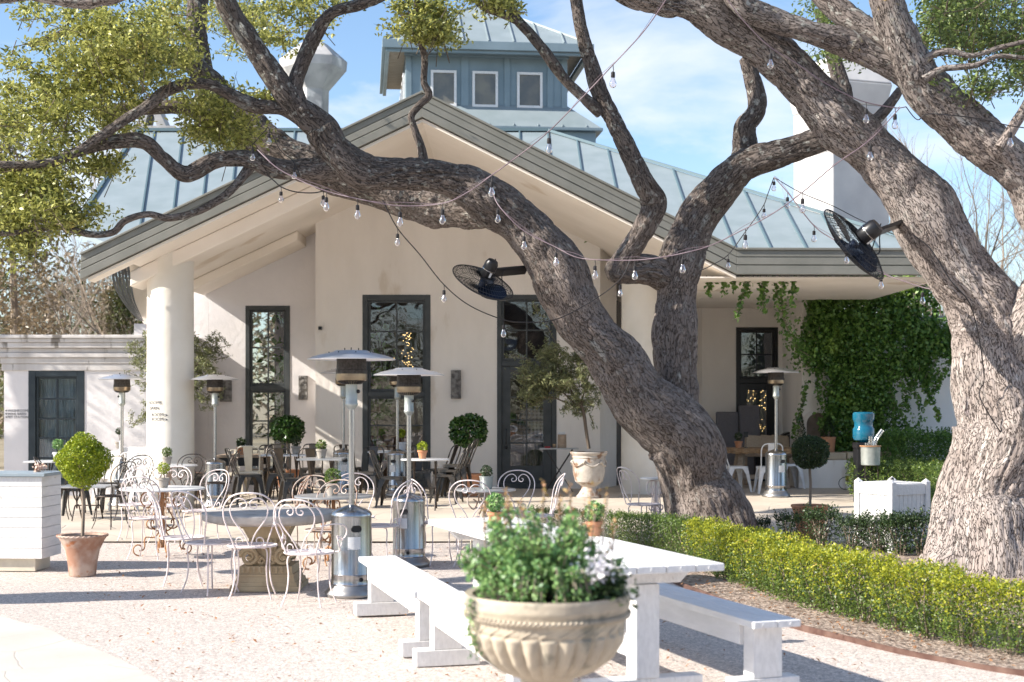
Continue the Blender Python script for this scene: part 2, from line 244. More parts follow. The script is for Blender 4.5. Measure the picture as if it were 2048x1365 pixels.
# ---------------------------------------------------------------- geometry helpers
def P(u, v, d): return Vector(((u - CU) * d / F, d, EYE - (v - CV) * d / F))
def ss(a, b, x):
    t = min(1, max(0, (x - a) / (b - a))); return t * t * (3 - 2 * t)
def gz(x, y): return .12 * ss(-5.0, -4.1, x) * ss(18.3, 20.2, y)
def at(u, d):
    x = (u - CU) * d / F; return Vector((x, d, gz(x, d) + (.004 if d > 17.4 else 0)))
class MB:
    def __init__(s): s.v = []; s.f = []; s.m = []; s.cur = 0
    def add(s, vs, fs):
        o = len(s.v); s.v.extend([tuple(p) for p in vs]); s.f.extend([tuple(i + o for i in f) for f in fs]); s.m.extend([s.cur] * len(fs)); return s
    def box(s, x0, y0, z0, x1, y1, z1, M=None):
        vs = [Vector(p) for p in ((x0, y0, z0), (x1, y0, z0), (x1, y1, z0), (x0, y1, z0), (x0, y0, z1), (x1, y0, z1), (x1, y1, z1), (x0, y1, z1))]
        if M is not None: vs = [M @ p for p in vs]
        return s.add(vs, [(0, 3, 2, 1), (4, 5, 6, 7), (0, 1, 5, 4), (1, 2, 6, 5), (2, 3, 7, 6), (3, 0, 4, 7)])
    def hexa(s, lo, hi):      # lo, hi: four points each, same winding (counterclockwise from above)
        return s.add(list(lo) + list(hi), [(0, 3, 2, 1), (4, 5, 6, 7), (0, 1, 5, 4), (1, 2, 6, 5), (2, 3, 7, 6), (3, 0, 4, 7)])
    def bar(s, a, b, wx, wz, up=(0, 0, 1)):
        a = Vector(a); b = Vector(b); d = (b - a); L = d.length; d.normalize(); u = Vector(up)
        x = d.cross(u)
        if x.length < 1e-4: x = d.cross(Vector((0, 1, 0)))
        x.normalize(); z = x.cross(d)
        vs = [p + x * sx * wx / 2 + z * sz * wz / 2 for p in (a, b) for sx, sz in ((-1, -1), (1, -1), (1, 1), (-1, 1))]
        return s.add(vs, [(0, 1, 2, 3), (7, 6, 5, 4), (0, 4, 5, 1), (1, 5, 6, 2), (2, 6, 7, 3), (3, 7, 4, 0)])
    def tube(s, pts, r, seg=8, cap=True, closed=False):
        pts = [Vector(p) for p in pts]; n = len(pts); rs = r if isinstance(r, (list, tuple)) else [r] * n
        t0 = (pts[1] - pts[0]).normalized(); up = Vector((0, 0, 1)) if abs(t0.z) < .9 else Vector((1, 0, 0))
        x = t0.cross(up).normalized(); vs = []
        for i, p in enumerate(pts):
            if closed: t = pts[(i + 1) % n] - pts[i - 1]
            else: t = pts[min(i + 1, n - 1)] - pts[max(i - 1, 0)]
            if t.length < 1e-9: t = t0.copy()
            t.normalize(); x = (x - t * x.dot(t))
            if x.length < 1e-6: x = t.orthogonal()
            x.normalize(); y = t.cross(x)
            for k in range(seg):
                a = 2 * math.pi * k / seg; vs.append(p + (x * math.cos(a) + y * math.sin(a)) * rs[i])
        fs = []
        for i in range(n if closed else n - 1):
            j = (i + 1) % n
            for k in range(seg):
                k2 = (k + 1) % seg; fs.append((i * seg + k, i * seg + k2, j * seg + k2, j * seg + k))
        if cap and not closed:
            fs.append(tuple(reversed(range(seg)))); fs.append(tuple((n - 1) * seg + k for k in range(seg)))
        return s.add(vs, fs)
    def lathe(s, prof, seg=24, c=(0, 0, 0), capb=True, capt=True, fn=None, a0=0.0):
        vs = []; n = len(prof)
        for r, z in prof:
            for k in range(seg):
                a = a0 + 2 * math.pi * k / seg; rr = r if fn is None else fn(r, z, a)
                vs.append((c[0] + rr * math.cos(a), c[1] + rr * math.sin(a), c[2] + z))
        fs = [(i * seg + k, i * seg + (k + 1) % seg, (i + 1) * seg + (k + 1) % seg, (i + 1) * seg + k) for i in range(n - 1) for k in range(seg)]
        if capb: fs.append(tuple(reversed(range(seg))))
        if capt: fs.append(tuple((n - 1) * seg + k for k in range(seg)))
        return s.add(vs, fs)
    def sphere(s, c, r, seg=16, rings=10, sc=(1, 1, 1)):
        return s.lathe([(max(1e-4, r * math.sin(math.pi * i / rings)) * 1.0, -r * math.cos(math.pi * i / rings) * sc[2]) for i in range(rings + 1)], seg, c, True, True)
    def build(s, name, m, parent=None, smooth=None, bevel=0.0, loc=None, **tags):
        me = bpy.data.meshes.new(name); me.from_pydata(s.v, [], s.f); me.validate()
        ms = m if isinstance(m, (list, tuple)) else [m]
        for k in ms: me.materials.append(k)
        if len(ms) > 1 and len(me.polygons) == len(s.m): me.polygons.foreach_set('material_index', s.m)
        return link(name, me, parent, smooth, bevel, loc, **tags)
def link(name, me, parent=None, smooth=None, bevel=0.0, loc=None, **tags):
    if smooth is not None:
        me.polygons.foreach_set('use_smooth', [True] * len(me.polygons))
        if smooth < 180: me.set_sharp_from_angle(angle=R(smooth))
    o = bpy.data.objects.new(name, me); col.objects.link(o)
    if parent is not None: o.parent = parent
    if loc is not None: o.location = loc
    if bevel:
        b = o.modifiers.new("edge", 'BEVEL'); b.width = bevel; b.segments = 2; b.limit_method = 'ANGLE'; b.angle_limit = R(40)
    for k, v in tags.items(): o[k] = v
    return o
def thing(name, label, cat, loc=(0, 0, 0), rz=0.0, group=None):
    o = bpy.data.objects.new(name, None); col.objects.link(o); o.location = loc; o.rotation_euler = (0, 0, rz)
    o.empty_display_size = .1; o['label'] = label; o['category'] = cat
    if group: o['group'] = group
    return o
def copy_tree(o, parent=None):
    c = o.copy(); col.objects.link(c)
    if parent is not None: c.parent = parent
    for ch in o.children: copy_tree(ch, c)
    return c
class Proto:
    """first use places the built thing itself, later uses place copies"""
    def __init__(s, root): s.root = root; s.used = False
    def put(s, loc, rz=0.0, label=None, group=None, sc=1.0, tilt=None):
        o = copy_tree(s.root) if s.used else s.root
        s.used = True; o.location = loc; o.rotation_euler = (tilt[0], tilt[1], rz) if tilt else (0, 0, rz); o.scale = (sc, sc, sc)
        if label: o['label'] = label
        if group: o['group'] = group
        return o
def text_mb(mb, s, size, M, extrude=.002, wrap=None):
    cu = bpy.data.curves.new("t", 'FONT'); cu.body = s; cu.size = size; cu.extrude = extrude; cu.resolution_u = 2
    ob = bpy.data.objects.new("t", cu); col.objects.link(ob); bpy.context.view_layer.update()
    me = bpy.data.meshes.new_from_object(ob.evaluated_get(bpy.context.evaluated_depsgraph_get()))
    vs = [v.co.copy() for v in me.vertices]
    vs = [wrap(v) for v in vs] if wrap else [M @ v for v in vs]
    mb.add(vs, [tuple(p.vertices) for p in me.polygons])
    bpy.data.objects.remove(ob); bpy.data.curves.remove(cu); bpy.data.meshes.remove(me)
UP = Matrix.Rotation(R(90), 4, 'X')               # text in xy plane -> upright, facing the camera
def spiral(c, r0, r1, a0, a1, n=14):
    return [(c[0] + (r0 + (r1 - r0) * t) * math.cos(a0 + (a1 - a0) * t), c[1] + (r0 + (r1 - r0) * t) * math.sin(a0 + (a1 - a0) * t)) for t in [i / (n - 1) for i in range(n)]]
def crom(pts, n=6):
    """Catmull-Rom through tuples of any length"""
    q = [pts[0]] + list(pts) + [pts[-1]]; out = []
    for i in range(1, len(q) - 2):
        for k in range(n):
            t = k / n; a, b, c, d = q[i - 1], q[i], q[i + 1], q[i + 2]
            out.append(tuple(.5 * (2 * b[j] + (c[j] - a[j]) * t + (2 * a[j] - 5 * b[j] + 4 * c[j] - d[j]) * t * t + (3 * b[j] - a[j] - 3 * c[j] + d[j]) * t ** 3) for j in range(len(b))))
    out.append(tuple(pts[-1])); return out
# leaves: one small bent quad per leaf, in one mesh
def leaves(name, C, size, m, parent=None, aspect=.45, upbias=.3, jitter=.35, D=None, loc=None, **tags):
    C = np.asarray(C, float); n = len(C)
    nrm = rng.normal(size=(n, 3)); nrm[:, 2] = np.abs(nrm[:, 2]) + upbias; nrm /= np.linalg.norm(nrm, axis=1)[:, None]
    d = rng.normal(size=(n, 3)) if D is None else D + rng.normal(size=(n, 3)) * .45
    d -= nrm * (d * nrm).sum(1)[:, None]; d /= np.linalg.norm(d, axis=1)[:, None] + 1e-9
    sde = np.cross(nrm, d); L = size * (1 + jitter * rng.uniform(-1, 1, n))[:, None]
    V = np.empty((n, 4, 3)); V[:, 0] = C - d * L / 2; V[:, 2] = C + d * L / 2 - nrm * L * .12
    V[:, 1] = C + sde * L * aspect / 2 + nrm * L * .06; V[:, 3] = C - sde * L * aspect / 2 + nrm * L * .06
    me = bpy.data.meshes.new(name); me.vertices.add(4 * n); me.vertices.foreach_set('co', V.ravel())
    me.loops.add(4 * n); me.loops.foreach_set('vertex_index', np.arange(4 * n, dtype=np.int32)); me.polygons.add(n)
    me.polygons.foreach_set('loop_start', np.arange(0, 4 * n, 4, dtype=np.int32)); me.update(); me.validate()
    me.materials.append(m)
    return link(name, me, parent, None, 0, loc, **tags)
def ball_pts(n, r, fill=.25, lump=.10, sq=1.0, seed=0):
    g = np.random.default_rng(seed); d = g.normal(size=(n, 3)); d /= np.linalg.norm(d, axis=1)[:, None]
    ph = g.uniform(0, 6.28, 6); l = np.sin(d[:, 0] * 5 + ph[0]) + np.sin(d[:, 1] * 6 + ph[1]) + np.sin(d[:, 2] * 6 + ph[2]) + .7 * np.sin(d[:, 0] * 13 + ph[3]) * np.sin(d[:, 2] * 12 + ph[4])
    rr = r * (1 + lump * .4 * l) * (1 - fill * g.uniform(0, 1, n) ** 1.5); p = d * rr[:, None]; p[:, 2] *= sq; return p
# 3-D value noise for bark relief
_T = np.random.default_rng(5).uniform(0, 1, (32, 32, 32))
def vnoise(p):
    i = np.floor(p).astype(int); f = p - i; f = f * f * (3 - 2 * f); i &= 31; j = (i + 1) & 31; o = 0
    for a in (0, 1):
        for b in (0, 1):
            for c in (0, 1):
                wgt = (f[:, 0] if a else 1 - f[:, 0]) * (f[:, 1] if b else 1 - f[:, 1]) * (f[:, 2] if c else 1 - f[:, 2])
                o = o + wgt * _T[(j if a else i)[:, 0], (j if b else i)[:, 1], (j if c else i)[:, 2]]
    return o
class Limbs:
    """tapering, knobbly tubes with a bark coordinate, all welded into one tree mesh"""
    def __init__(s): s.V = []; s.A = []; s.Fc = []; s.n = 0; s.k = 0
    def limb(s, path, d=None, cell=.022, relief=1.0, segmin=8, wob=1.0, flare=None):
        # path entries: (u, v, half width in photo pixels, distance)
        cell = cell if max(a[2] for a in path) < 30 or cell > .025 else .0145; pts = [P(a[0], a[1], a[3] if len(a) > 3 else d) for a in path]; rad = [a[2] * (a[3] if len(a) > 3 else d) / F for a in path]
        s.raw(pts, rad, cell, relief, segmin, wob, flare)
    def raw(s, pts, rad, cell=.022, relief=1.0, segmin=8, wob=1.0, flare=None):
        q = crom([(*p, r) for p, r in zip(pts, rad)], 12); q = np.array(q)
        L = np.concatenate([[0], np.cumsum(np.linalg.norm(np.diff(q[:, :3], axis=0), axis=1))]); step = max(cell * 1.3, .0)
        n = max(4, int(L[-1] / step)); t = np.linspace(0, L[-1], n)
        c = np.stack([np.interp(t, L, q[:, i]) for i in range(4)], 1); s.k += 1
        R_ = c[:, 3].copy(); off = s.k * 7.3
        # gnarl the centre line and the girth a little
        tt = np.stack([t * 1.6 + off, np.full(n, .5), np.full(n, .5)], 1)
        for ax in range(3):
            tt[:, 1] = 3.1 * ax; c[:, ax] += (vnoise(tt) - .5) * wob * .7 * R_
        tt[:, 1] = 17.; tt[:, 0] = t * 2.4 + off; R_ *= 1 + .22 * wob * (vnoise(tt) - .5)
        seg = int(max(segmin, 2 * math.pi * R_.max() / cell)); T = np.gradient(c[:, :3], axis=0); T /= np.linalg.norm(T, axis=1)[:, None]
        X = np.zeros((n, 3)); x = np.cross(T[0], [0, 0, 1.] if abs(T[0][2]) < .9 else [1., 0, 0])
        for i in range(n):
            x = x - T[i] * x.dot(T[i]); x /= np.linalg.norm(x); X[i] = x
        Y = np.cross(T, X); a = np.linspace(0, 2 * math.pi, seg, endpoint=False); ca, sa = np.cos(a), np.sin(a)
        rad0 = np.repeat(R_[:, None], seg, 1)
        bk = np.stack([ca[None] * rad0 + off, sa[None] * rad0, np.repeat(t[:, None], seg, 1)], 2).reshape(-1, 3)
        lump = vnoise(bk * 2.3) - .5 + .6 * (vnoise(bk * 5.1) - .5)
        st = np.array([1, 1, .3]); rd = 1 - np.abs(2 * vnoise(bk * 17 * st + 9) - 1); rd2 = 1 - np.abs(2 * vnoise(bk * 31 * st + 3) - 1)
        sinew = .5 * np.sin(3 * np.repeat(a[None], n, 0) + (t * .9 + off)[:, None] + 1.5 * np.sin(t * .8)[:, None]) + .35 * np.sin(5 * np.repeat(a[None], n, 0) - (t * .7)[:, None]); disp = sinew * .055 * wob * rad0 + (lump * .24).reshape(n, seg) * rad0 - relief * np.minimum(.020, rad0 * .12) * (.45 + 1.1 * vnoise(bk * 1.3 + 5)).reshape(n, seg) * (.95 * rd ** 5 + .5 * rd2 ** 4).reshape(n, seg)
        rr = rad0 + disp
        if flare is not None:      # root flare near the start
            fl = np.exp(-t / flare[0])[:, None] * flare[1] * (.75 + .45 * np.sin(a * 4 + 1)[None] + .25 * np.sin(a * 7)[None]); rr = rr * (1 + fl)
        V = c[:, None, :3] + (X[:, None] * ca[None, :, None] + Y[:, None] * sa[None, :, None]) * rr[..., None]
        idx = np.arange(n * seg).reshape(n, seg); A = idx[:-1]; B = idx[1:]
        fq = np.stack([A, np.roll(A, -1, 1), np.roll(B, -1, 1), B], 2).reshape(-1, 4) + s.n
        capv = c[-1, :3] + T[-1] * R_[-1] * .5
        s.V.append(V.reshape(-1, 3)); s.A.append(bk); s.Fc.append(fq); s.n += n * seg
        e = idx[-1] + (s.n - n * seg)
        s.V.append(capv[None]); s.A.append(bk[-1:]); s.Fc.append(np.stack([e, np.roll(e, -1), np.full(seg, s.n), np.full(seg, s.n)], 1)); s.n += 1
        return c
    def build(s, name, m, parent):
        V = np.concatenate(s.V); A = np.concatenate(s.A); Q = np.concatenate(s.Fc)
        me = bpy.data.meshes.new(name); faces = [tuple(f) if f[2] != f[3] else (f[0], f[1], f[2]) for f in Q.tolist()]
        me.from_pydata(V.tolist(), [], faces); at_ = me.attributes.new('bk', 'FLOAT_VECTOR', 'POINT'); at_.data.foreach_set('vector', A.ravel())
        me.materials.append(m); return link(name, me, parent, 180)
# ================================================================ ground
def sheet(name, xs, ys, zf, m, keep=None):
    V = [(x, y, zf(x, y)) for y in ys for x in xs]; nx = len(xs); mb = MB()
    fs = [(j * nx + i, j * nx + i + 1, (j + 1) * nx + i + 1, (j + 1) * nx + i) for j in range(len(ys) - 1) for i in range(nx - 1)
          if keep is None or keep((xs[i] + xs[i + 1]) / 2, (ys[j] + ys[j + 1]) / 2)]
    mb.add(V, fs); return mb.build(name, m, None, 180, kind='structure')
fr = lambda a, b, n: [a + (b - a) * i / n for i in range(n + 1)]
sheet("far_ground", fr(-600, 600, 4), fr(-300, 900, 4), lambda x, y: -.03, farm)
gv = [0.012 * math.sin(i) for i in range(7)]
def zgr(x, y):
    return -.012 * ss(-8, 20, y) + .008 * math.sin(x * 1.7 + y * .6) * math.sin(y * 1.3 - x * .4) + .004 * math.sin(x * 5.1) * math.sin(y * 4.3)
sheet("gravel_ground", fr(-28, 28, 160), fr(-9, 17.8, 100), zgr, gravel)
mbp = MB(); nx = 90; ny = 60
sheet("patio_paving", fr(-14, 15, nx), [17.4 + (36 - 17.4) * (j / ny) ** 1.4 for j in range(ny + 1)], lambda x, y: gz(x, y) + .004, flag)
# pale flagstone path in the near left corner, its ragged edge seen in the photograph
edge = [(-60, 1212), (0, 1236), (50, 1252), (95, 1262), (140, 1287), (185, 1302), (240, 1325), (290, 1352), (340, 1385), (400, 1450), (430, 1540)]
pp = crom([((u - CU) * (F * EYE / (v - CV)) / F, F * EYE / (v - CV)) for u, v in edge], 4)
mb = MB(); poly = [(x, y, .022) for x, y in pp] + [(pp[-1][0], 1.5, .022), (-9, 1.5, .022), (-9, pp[0][1], .022)]
mb.add(poly, [tuple(reversed(range(len(poly))))]); lo_ = [(x, y, -.03) for x, y, z in poly]; o_ = len(poly)
mb.add(poly + lo_, [(i, (i + 1) % o_, (i + 1) % o_ + o_, i + o_) for i in range(o_)]); mb.build("flagstone_path", flag2, kind='structure')
# planting bed with its rusty steel edging
bed = [(1180, 16.4), (1290, 14.3), (1381, 12.93), (1490, 11.65), (1600, 10.70), (1697, 10.15), (1795, 9.66), (1912, 9.22), (2045, 8.86), (2300, 8.4)]
bp = crom([((u - CU) * d / F, d) for u, d in bed], 5)
mb = MB(); n = len(bp); far = [(bp[i][0] + .2 + i * .12, 17.38 + .0 * i) for i in range(n)]
sx = []
for i in range(n):
    for k in range(9):
        t = k / 8; x = bp[i][0] * (1 - t) + far[i][0] * t; y = bp[i][1] * (1 - t) + far[i][1] * t
        sx.append((x, y, .03 * math.sin(math.pi * min(1, t * 1.2)) + .012 + .012 * math.sin(x * 9) * math.sin(y * 8)))
mb.add(sx, [(i * 9 + k, (i + 1) * 9 + k, (i + 1) * 9 + k + 1, i * 9 + k + 1) for i in range(n - 1) for k in range(8)])
mb.build("planting_bed", soil, None, 180, kind='structure')
mb = MB()
for i in range(n - 1):
    a, b = Vector((*bp[i], 0)), Vector((*bp[i + 1], 0)); nrm = (b - a).cross(Vector((0, 0, 1))).normalized() * .005
    mb.hexa([a - nrm + Vector((0, 0, -.05)), a + nrm + Vector((0, 0, -.05)), b + nrm + Vector((0, 0, -.05)), b - nrm + Vector((0, 0, -.05))],
            [a - nrm + Vector((0, 0, .035)), a + nrm + Vector((0, 0, .035)), b + nrm + Vector((0, 0, .035)), b - nrm + Vector((0, 0, .035))])
mb.build("bed_edging", edgem, label="rusty steel edging strip bounding the hedge bed", category="garden edging")
# fallen leaves: uncountable litter
g = np.random.default_rng(3); C = []
for _ in range(900):
    d = 7.5 + 9.5 * g.uniform() ** 1.2; u = g.uniform(150, 1750); C.append(((u - CU) * d / F, d, .012))
for _ in range(1500):
    t = g.uniform(0, .55); i = int(g.uniform(0, n - 1)); C.append((bp[i][0] * (1 - t) + far[i][0] * t + g.normal() * .1, bp[i][1] * (1 - t) + far[i][1] * t, .045))
leaves("fallen_leaves", C, .035, lf_dry, upbias=2.2, kind='stuff')
# ================================================================ main building
AX, AY, AZ = -1.385, 22.0, 6.48      # gable apex
def zg(x): return AZ - (.475 if x < AX else .5) * abs(x - AX)
def zm(y): return 4.08 + .5 * (y - 22.3)
B = thing("courtyard_restaurant", "cream stucco building with a wide gabled porch, metal roof and a blue-grey cupola with windows", "building", (0, 26, 0))
BO = Vector((0, 26, 0))
def bb(mb, name, m, parent=None, **k):
    for i, p in enumerate(mb.v): mb.v[i] = (p[0], p[1] - 26, p[2])
    return mb.build(name, m, parent or B, **k)
def wall(mb, A_, B_, z0, top, openings, th=.3, xs_extra=()):
    """wall from A_ to B_ in plan; openings (s0, s1, z0, z1) with s the distance along; top(s) gives the height"""
    A_ = Vector((*A_, 0)); B_ = Vector((*B_, 0)); L = (B_ - A_).length; d = (B_ - A_) / L; nn = Vector((-d.y, d.x, 0)) * th
    ss_ = sorted(set([0, L] + [s for o in openings for s in o[:2]] + list(xs_extra)))
    def seg(a, b, za0, za1, zb0, zb1):
        p, q = A_ + d * a, A_ + d * b
        mb.hexa([p + Vector((0, 0, za0)), q + Vector((0, 0, zb0)), q + nn + Vector((0, 0, zb0)), p + nn + Vector((0, 0, za0))],
                [p + Vector((0, 0, za1)), q + Vector((0, 0, zb1)), q + nn + Vector((0, 0, zb1)), p + nn + Vector((0, 0, za1))])
    for a, b in zip(ss_[:-1], ss_[1:]):
        op = [o for o in openings if o[0] <= a + 1e-6 and o[1] >= b - 1e-6]
        if not op: seg(a, b, z0, top(a), z0, top(b))
        else:
            o = op[0]
            if o[2] > z0: seg(a, b, z0, o[2], z0, o[2])
            seg(a, b, o[3], top(a), o[3], top(b))
    return mb
YW = 26.1
X = lambda u, d: (u - CU) * d / F
# front wall right of the corner, with tall window and door
xa, xb = X(631, YW), X(1200, YW); g1 = lambda s: zg(xa + s) - .36
mw = MB(); wx0, wx1 = X(725, YW), X(861, YW); dx0, dx1 = X(994, YW), X(1113, YW); ztop = EYE + (806 - 590) * YW / F
wall(mw, (xa, YW), (xb, YW), -.1, g1, [(wx0 - xa, wx1 - xa, .14, ztop), (dx0 - xa, dx1 - xa, .12, ztop)], .35, (AX - xa,))
wall(mw, (xa, 31.0), (xa, YW + .352), -.1, lambda s: zg(xa) - .36, [], .3)
bb(mw, "wall", stucco, label="broad stucco wall behind the gable")
# pier side turning away to the right, dark slot, and the wall behind the second column
p1 = (X(1233, 27.0), 27.0); p2 = (X(1243, 27.5), 27.5); p3 = (X(1404, 29.2), 29.2)
mw = MB(); wall(mw, (xb + .002, YW + .001), p1, -.1, lambda s: 5.0, [], .3)
wall(mw, p2, p3, -.1, lambda s: 4.6, [], .3); bb(mw, "wall", stucco, label="receding stucco wall behind the round column")
mw = MB(); wall(mw, (p1[0] + .02, p1[1] + .12), (p2[0] + .02, p2[1] + .12), .1, lambda s: 3.65, [], .06); bb(mw, "door", black, label="black sheet darkening the narrow gap beside the column")  # black sheet gives the gap between the walls its darkness
# right wall with its dark door
YR = 29.2; rx0, rx1 = X(1472, YR), X(1556, YR); rtop = EYE + (806 - 655) * YR / F
mw = MB(); xr = p3[0]; wall(mw, (xr, YR), (6.3, YR), -.1, lambda s: 5.4, [(rx0 - xr, rx1 - xr, .12, rtop)], .3)
bb(mw, "wall", stucco, label="shaded wall under the low eave at right")
mw = MB(); wall(mw, (5.55, 29.19), (5.55, 27.2), -.1, lambda s: 4.4, [], .3); wall(mw, (5.56, 27.19), (6.0, 27.19), -.1, lambda s: 4.4, [], .3)
bb(mw, "wall", stucco, label="chimney breast wall clad in ivy")
# left wall, set back
YL = 27.0; lx0, lx1 = X(417, YL), X(634, YL); l0, l1 = X(491, YL), X(580, YL); ltop = EYE + (806 - 612) * YL / F
mw = MB(); wall(mw, (lx0, YL), (xa - .03, YL), -.1, lambda s: zg(lx0 + s) - .36, [(l0 - lx0, l1 - lx0, .14, ltop)], .3)
wall(mw, (lx0 - .3, 31.48), (lx0 - .3, YL), -.1, lambda s: 3.9, [], .298)
wall(mw, (X(268, 31.5), 31.5), (lx0 - .3, 31.5), -.1, lambda s: 3.45, [], .3); bb(mw, "wall", stucco_w, label="set-back wall beside the left column")
# dark rooms behind the glass
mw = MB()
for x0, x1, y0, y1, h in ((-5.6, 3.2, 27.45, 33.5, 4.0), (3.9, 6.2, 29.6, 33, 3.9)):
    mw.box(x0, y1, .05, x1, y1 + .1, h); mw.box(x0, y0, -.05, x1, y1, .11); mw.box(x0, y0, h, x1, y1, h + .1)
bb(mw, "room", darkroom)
# roof slabs
mg = MB()
def slope(mb, x0, x1, y0, y1, zf, th):
    mb.hexa([(x0, y0, zf(x0, y0) - th), (x1, y0, zf(x1, y0) - th), (x1, y1, zf(x1, y1) - th), (x0, y1, zf(x0, y1) - th)],
            [(x0, y0, zf(x0, y0)), (x1, y0, zf(x1, y0)), (x1, y1, zf(x1, y1)), (x0, y1, zf(x0, y1))])
XL, XR = X(163, 22.0), X(1472, 22.0)
mg = MB(); slope(mg, XL + .05, -5.9, 22.12, 22.4, lambda x, y: zg(x) - .02, .06); slope(mg, -5.9, AX, 22.12, 28, lambda x, y: zg(x) - .02, .06); slope(mg, AX, XR - .02, 22.12, 28, lambda x, y: zg(x) - .02, .06)
bb(mg, "porch_roof", roofm)
# main roof: front slope with a gable end at left and a hip at right, standing seams
TR = 6.05; xl_e, xl_r = X(158, 23.6), X(275, 28.35); xe = X(1886, 22.3)
mr = MB(); ny_ = 1
vy = 22.3 + (AZ - 4.08) / .5 + .25; q = [(XL + .3, 22.55, zm(22.55)), (AX, vy, zm(vy)), (XR - .1, 22.4, zm(22.4)), (xe, 22.3, 4.08), (xe - TR, 22.3 + TR, zm(22.3 + TR)), (xl_r, 22.3 + TR, zm(22.3 + TR)), (xl_e, 23.6, zm(23.6)), (-7.15, 23.2, zm(23.2))]
nq = len(q); mr.add(q + [(a, b, c - .08) for a, b, c in q], [tuple(range(nq)), tuple(range(2 * nq - 1, nq - 1, -1))] + [(i, nq + i, nq + (i + 1) % nq, (i + 1) % nq) for i in range(nq)])
q2 = [(xe, 22.3, 4.08), (xe + .3, 34.4, 4.08), (xe - TR, 28.35, zm(28.35))]; mr.add([(a, b, c - .004) for a, b, c in q2], [(0, 1, 2)])
q3 = [(xe - TR, 28.35, zm(28.35)), (xe + .3, 34.4, 4.08), (xl_r + .2, 34.4, 4.08), (xl_r, 28.35, zm(28.35))]; mr.add([(a, b, c - .004) for a, b, c in q3], [(0, 1, 2, 3)])
rf = bb(mr, "roof", roofm)
sm = MB()
def seam(a, b, w_=.028, h_=.035): sm.bar(Vector(a) + Vector((0, 0, h_ / 2)), Vector(b) + Vector((0, 0, h_ / 2)), w_, h_)
k = 0; x = xe - .45
while x > -7.2:
    y1 = 28.35 if x < xe - TR else 22.3 + (xe - x)
    y0 = 22.32 if x > XR else (22.3 + max(0, zg(x) - 4.08) / .5 + .2 if x > XL else 23.3)
    # seams lean slightly, as laid in the photograph
    xb_ = x if x > AX else x * (y0 / y1) * 1.04
    seam((xb_, y0, zm(y0)), (x, y1, zm(y1))); x -= .56
seam((xe, 22.3, 4.09), (xe - TR, 28.35, zm(28.35) + .01), .07, .05); seam((xe - TR, 28.35, 7.11), (xl_r, 28.35, 7.11), .12, .06); seam((xl_r, 28.35, 7.1), (xl_e, 23.6, zm(23.6)), .06, .05)
bb(sm, "roof_seam", roofs, rf)
# stepped fascia on the gable and along the low right eave
def fascia_run(mb, A_, B_, bands, out):
    """A_, B_ top points; each band (drop0, drop1, outset)"""
    A_, B_ = Vector(A_), Vector(B_); o = Vector(out)
    for d0, d1, s in bands:
        f = o * s; z0, z1 = Vector((0, 0, -d0)), Vector((0, 0, -d1)); bk_ = o * -.12
        mb.hexa([A_ + z1 + f, B_ + z1 + f, B_ + z1 + bk_, A_ + z1 + bk_], [A_ + z0 + f, B_ + z0 + f, B_ + z0 + bk_, A_ + z0 + bk_])
bands = [(-.01, .025, .045), (.025, .125, .012), (.125, .145, .0), (.145, .25, .026), (.25, .268, .0), (.268, .40, .04)]
bands = [(a, b, s + .03) for a, b, s in bands]
mf = MB(); ap = (AX, AY, AZ + .03)
fascia_run(mf, (XL, AY, zg(XL) + .03), ap, bands, (0, -1, 0)); fascia_run(mf, ap, (XR, AY, zg(XR) + .03), bands, (0, -1, 0))
fs_ = bb(mf, "fascia", fasciam, bevel=.004, label="stepped grey fascia of the porch gable")
mf = MB(); fascia_run(mf, (XR + .002, 22.0, zg(XR) + .03), (xe + .1, 22.0, zg(XR) + .02), bands, (0, -1, 0))
bb(mf, "fascia", fasciam, bevel=.004, label="stepped grey fascia of the low right eave")
# curved dark side eave at the far left: ribbed board sweeping down and back, with its plaster return
cv = crom([(238, 500, 17, 22.5), (241, 535, 19, 22.7), (246, 570, 19, 23.1), (256, 600, 14, 23.8), (270, 624, 9, 24.8), (284, 643, 4, 25.8)], 5); mf = MB()
for (u0, v0, w0, d0), (u1, v1, w1, d1) in zip(cv[:-1], cv[1:]):
    for j in range(6):
        a, b = -1 + j / 3, -1 + (j + .86) / 3; o = .04 if j % 2 else 0
        mf.hexa([P(u1 + w1 * a, v1, d1 - o), P(u1 + w1 * b, v1, d1 - o), P(u1 + w1 * b, v1, d1 + .12), P(u1 + w1 * a, v1, d1 + .12)], [P(u0 + w0 * a, v0, d0 - o), P(u0 + w0 * b, v0, d0 - o), P(u0 + w0 * b, v0, d0 + .12), P(u0 + w0 * a, v0, d0 + .12)])
bb(mf, "side_eave", fasciad)
mf = MB(); q_ = [(252, 505, 22.9), (330, 480, 23.6), (330, 655, 27.0), (288, 648, 26.8), (272, 628, 25.6), (262, 590, 23.9)]
mf.add([P(*p_) for p_ in q_] + [P(u, v, d + .08) for u, v, d in q_], [tuple(range(5, -1, -1)), tuple(range(6, 12))] + [(i, (i + 1) % 6, 6 + (i + 1) % 6, 6 + i) for i in range(6)])
bb(mf, "eave_return", soffitm)
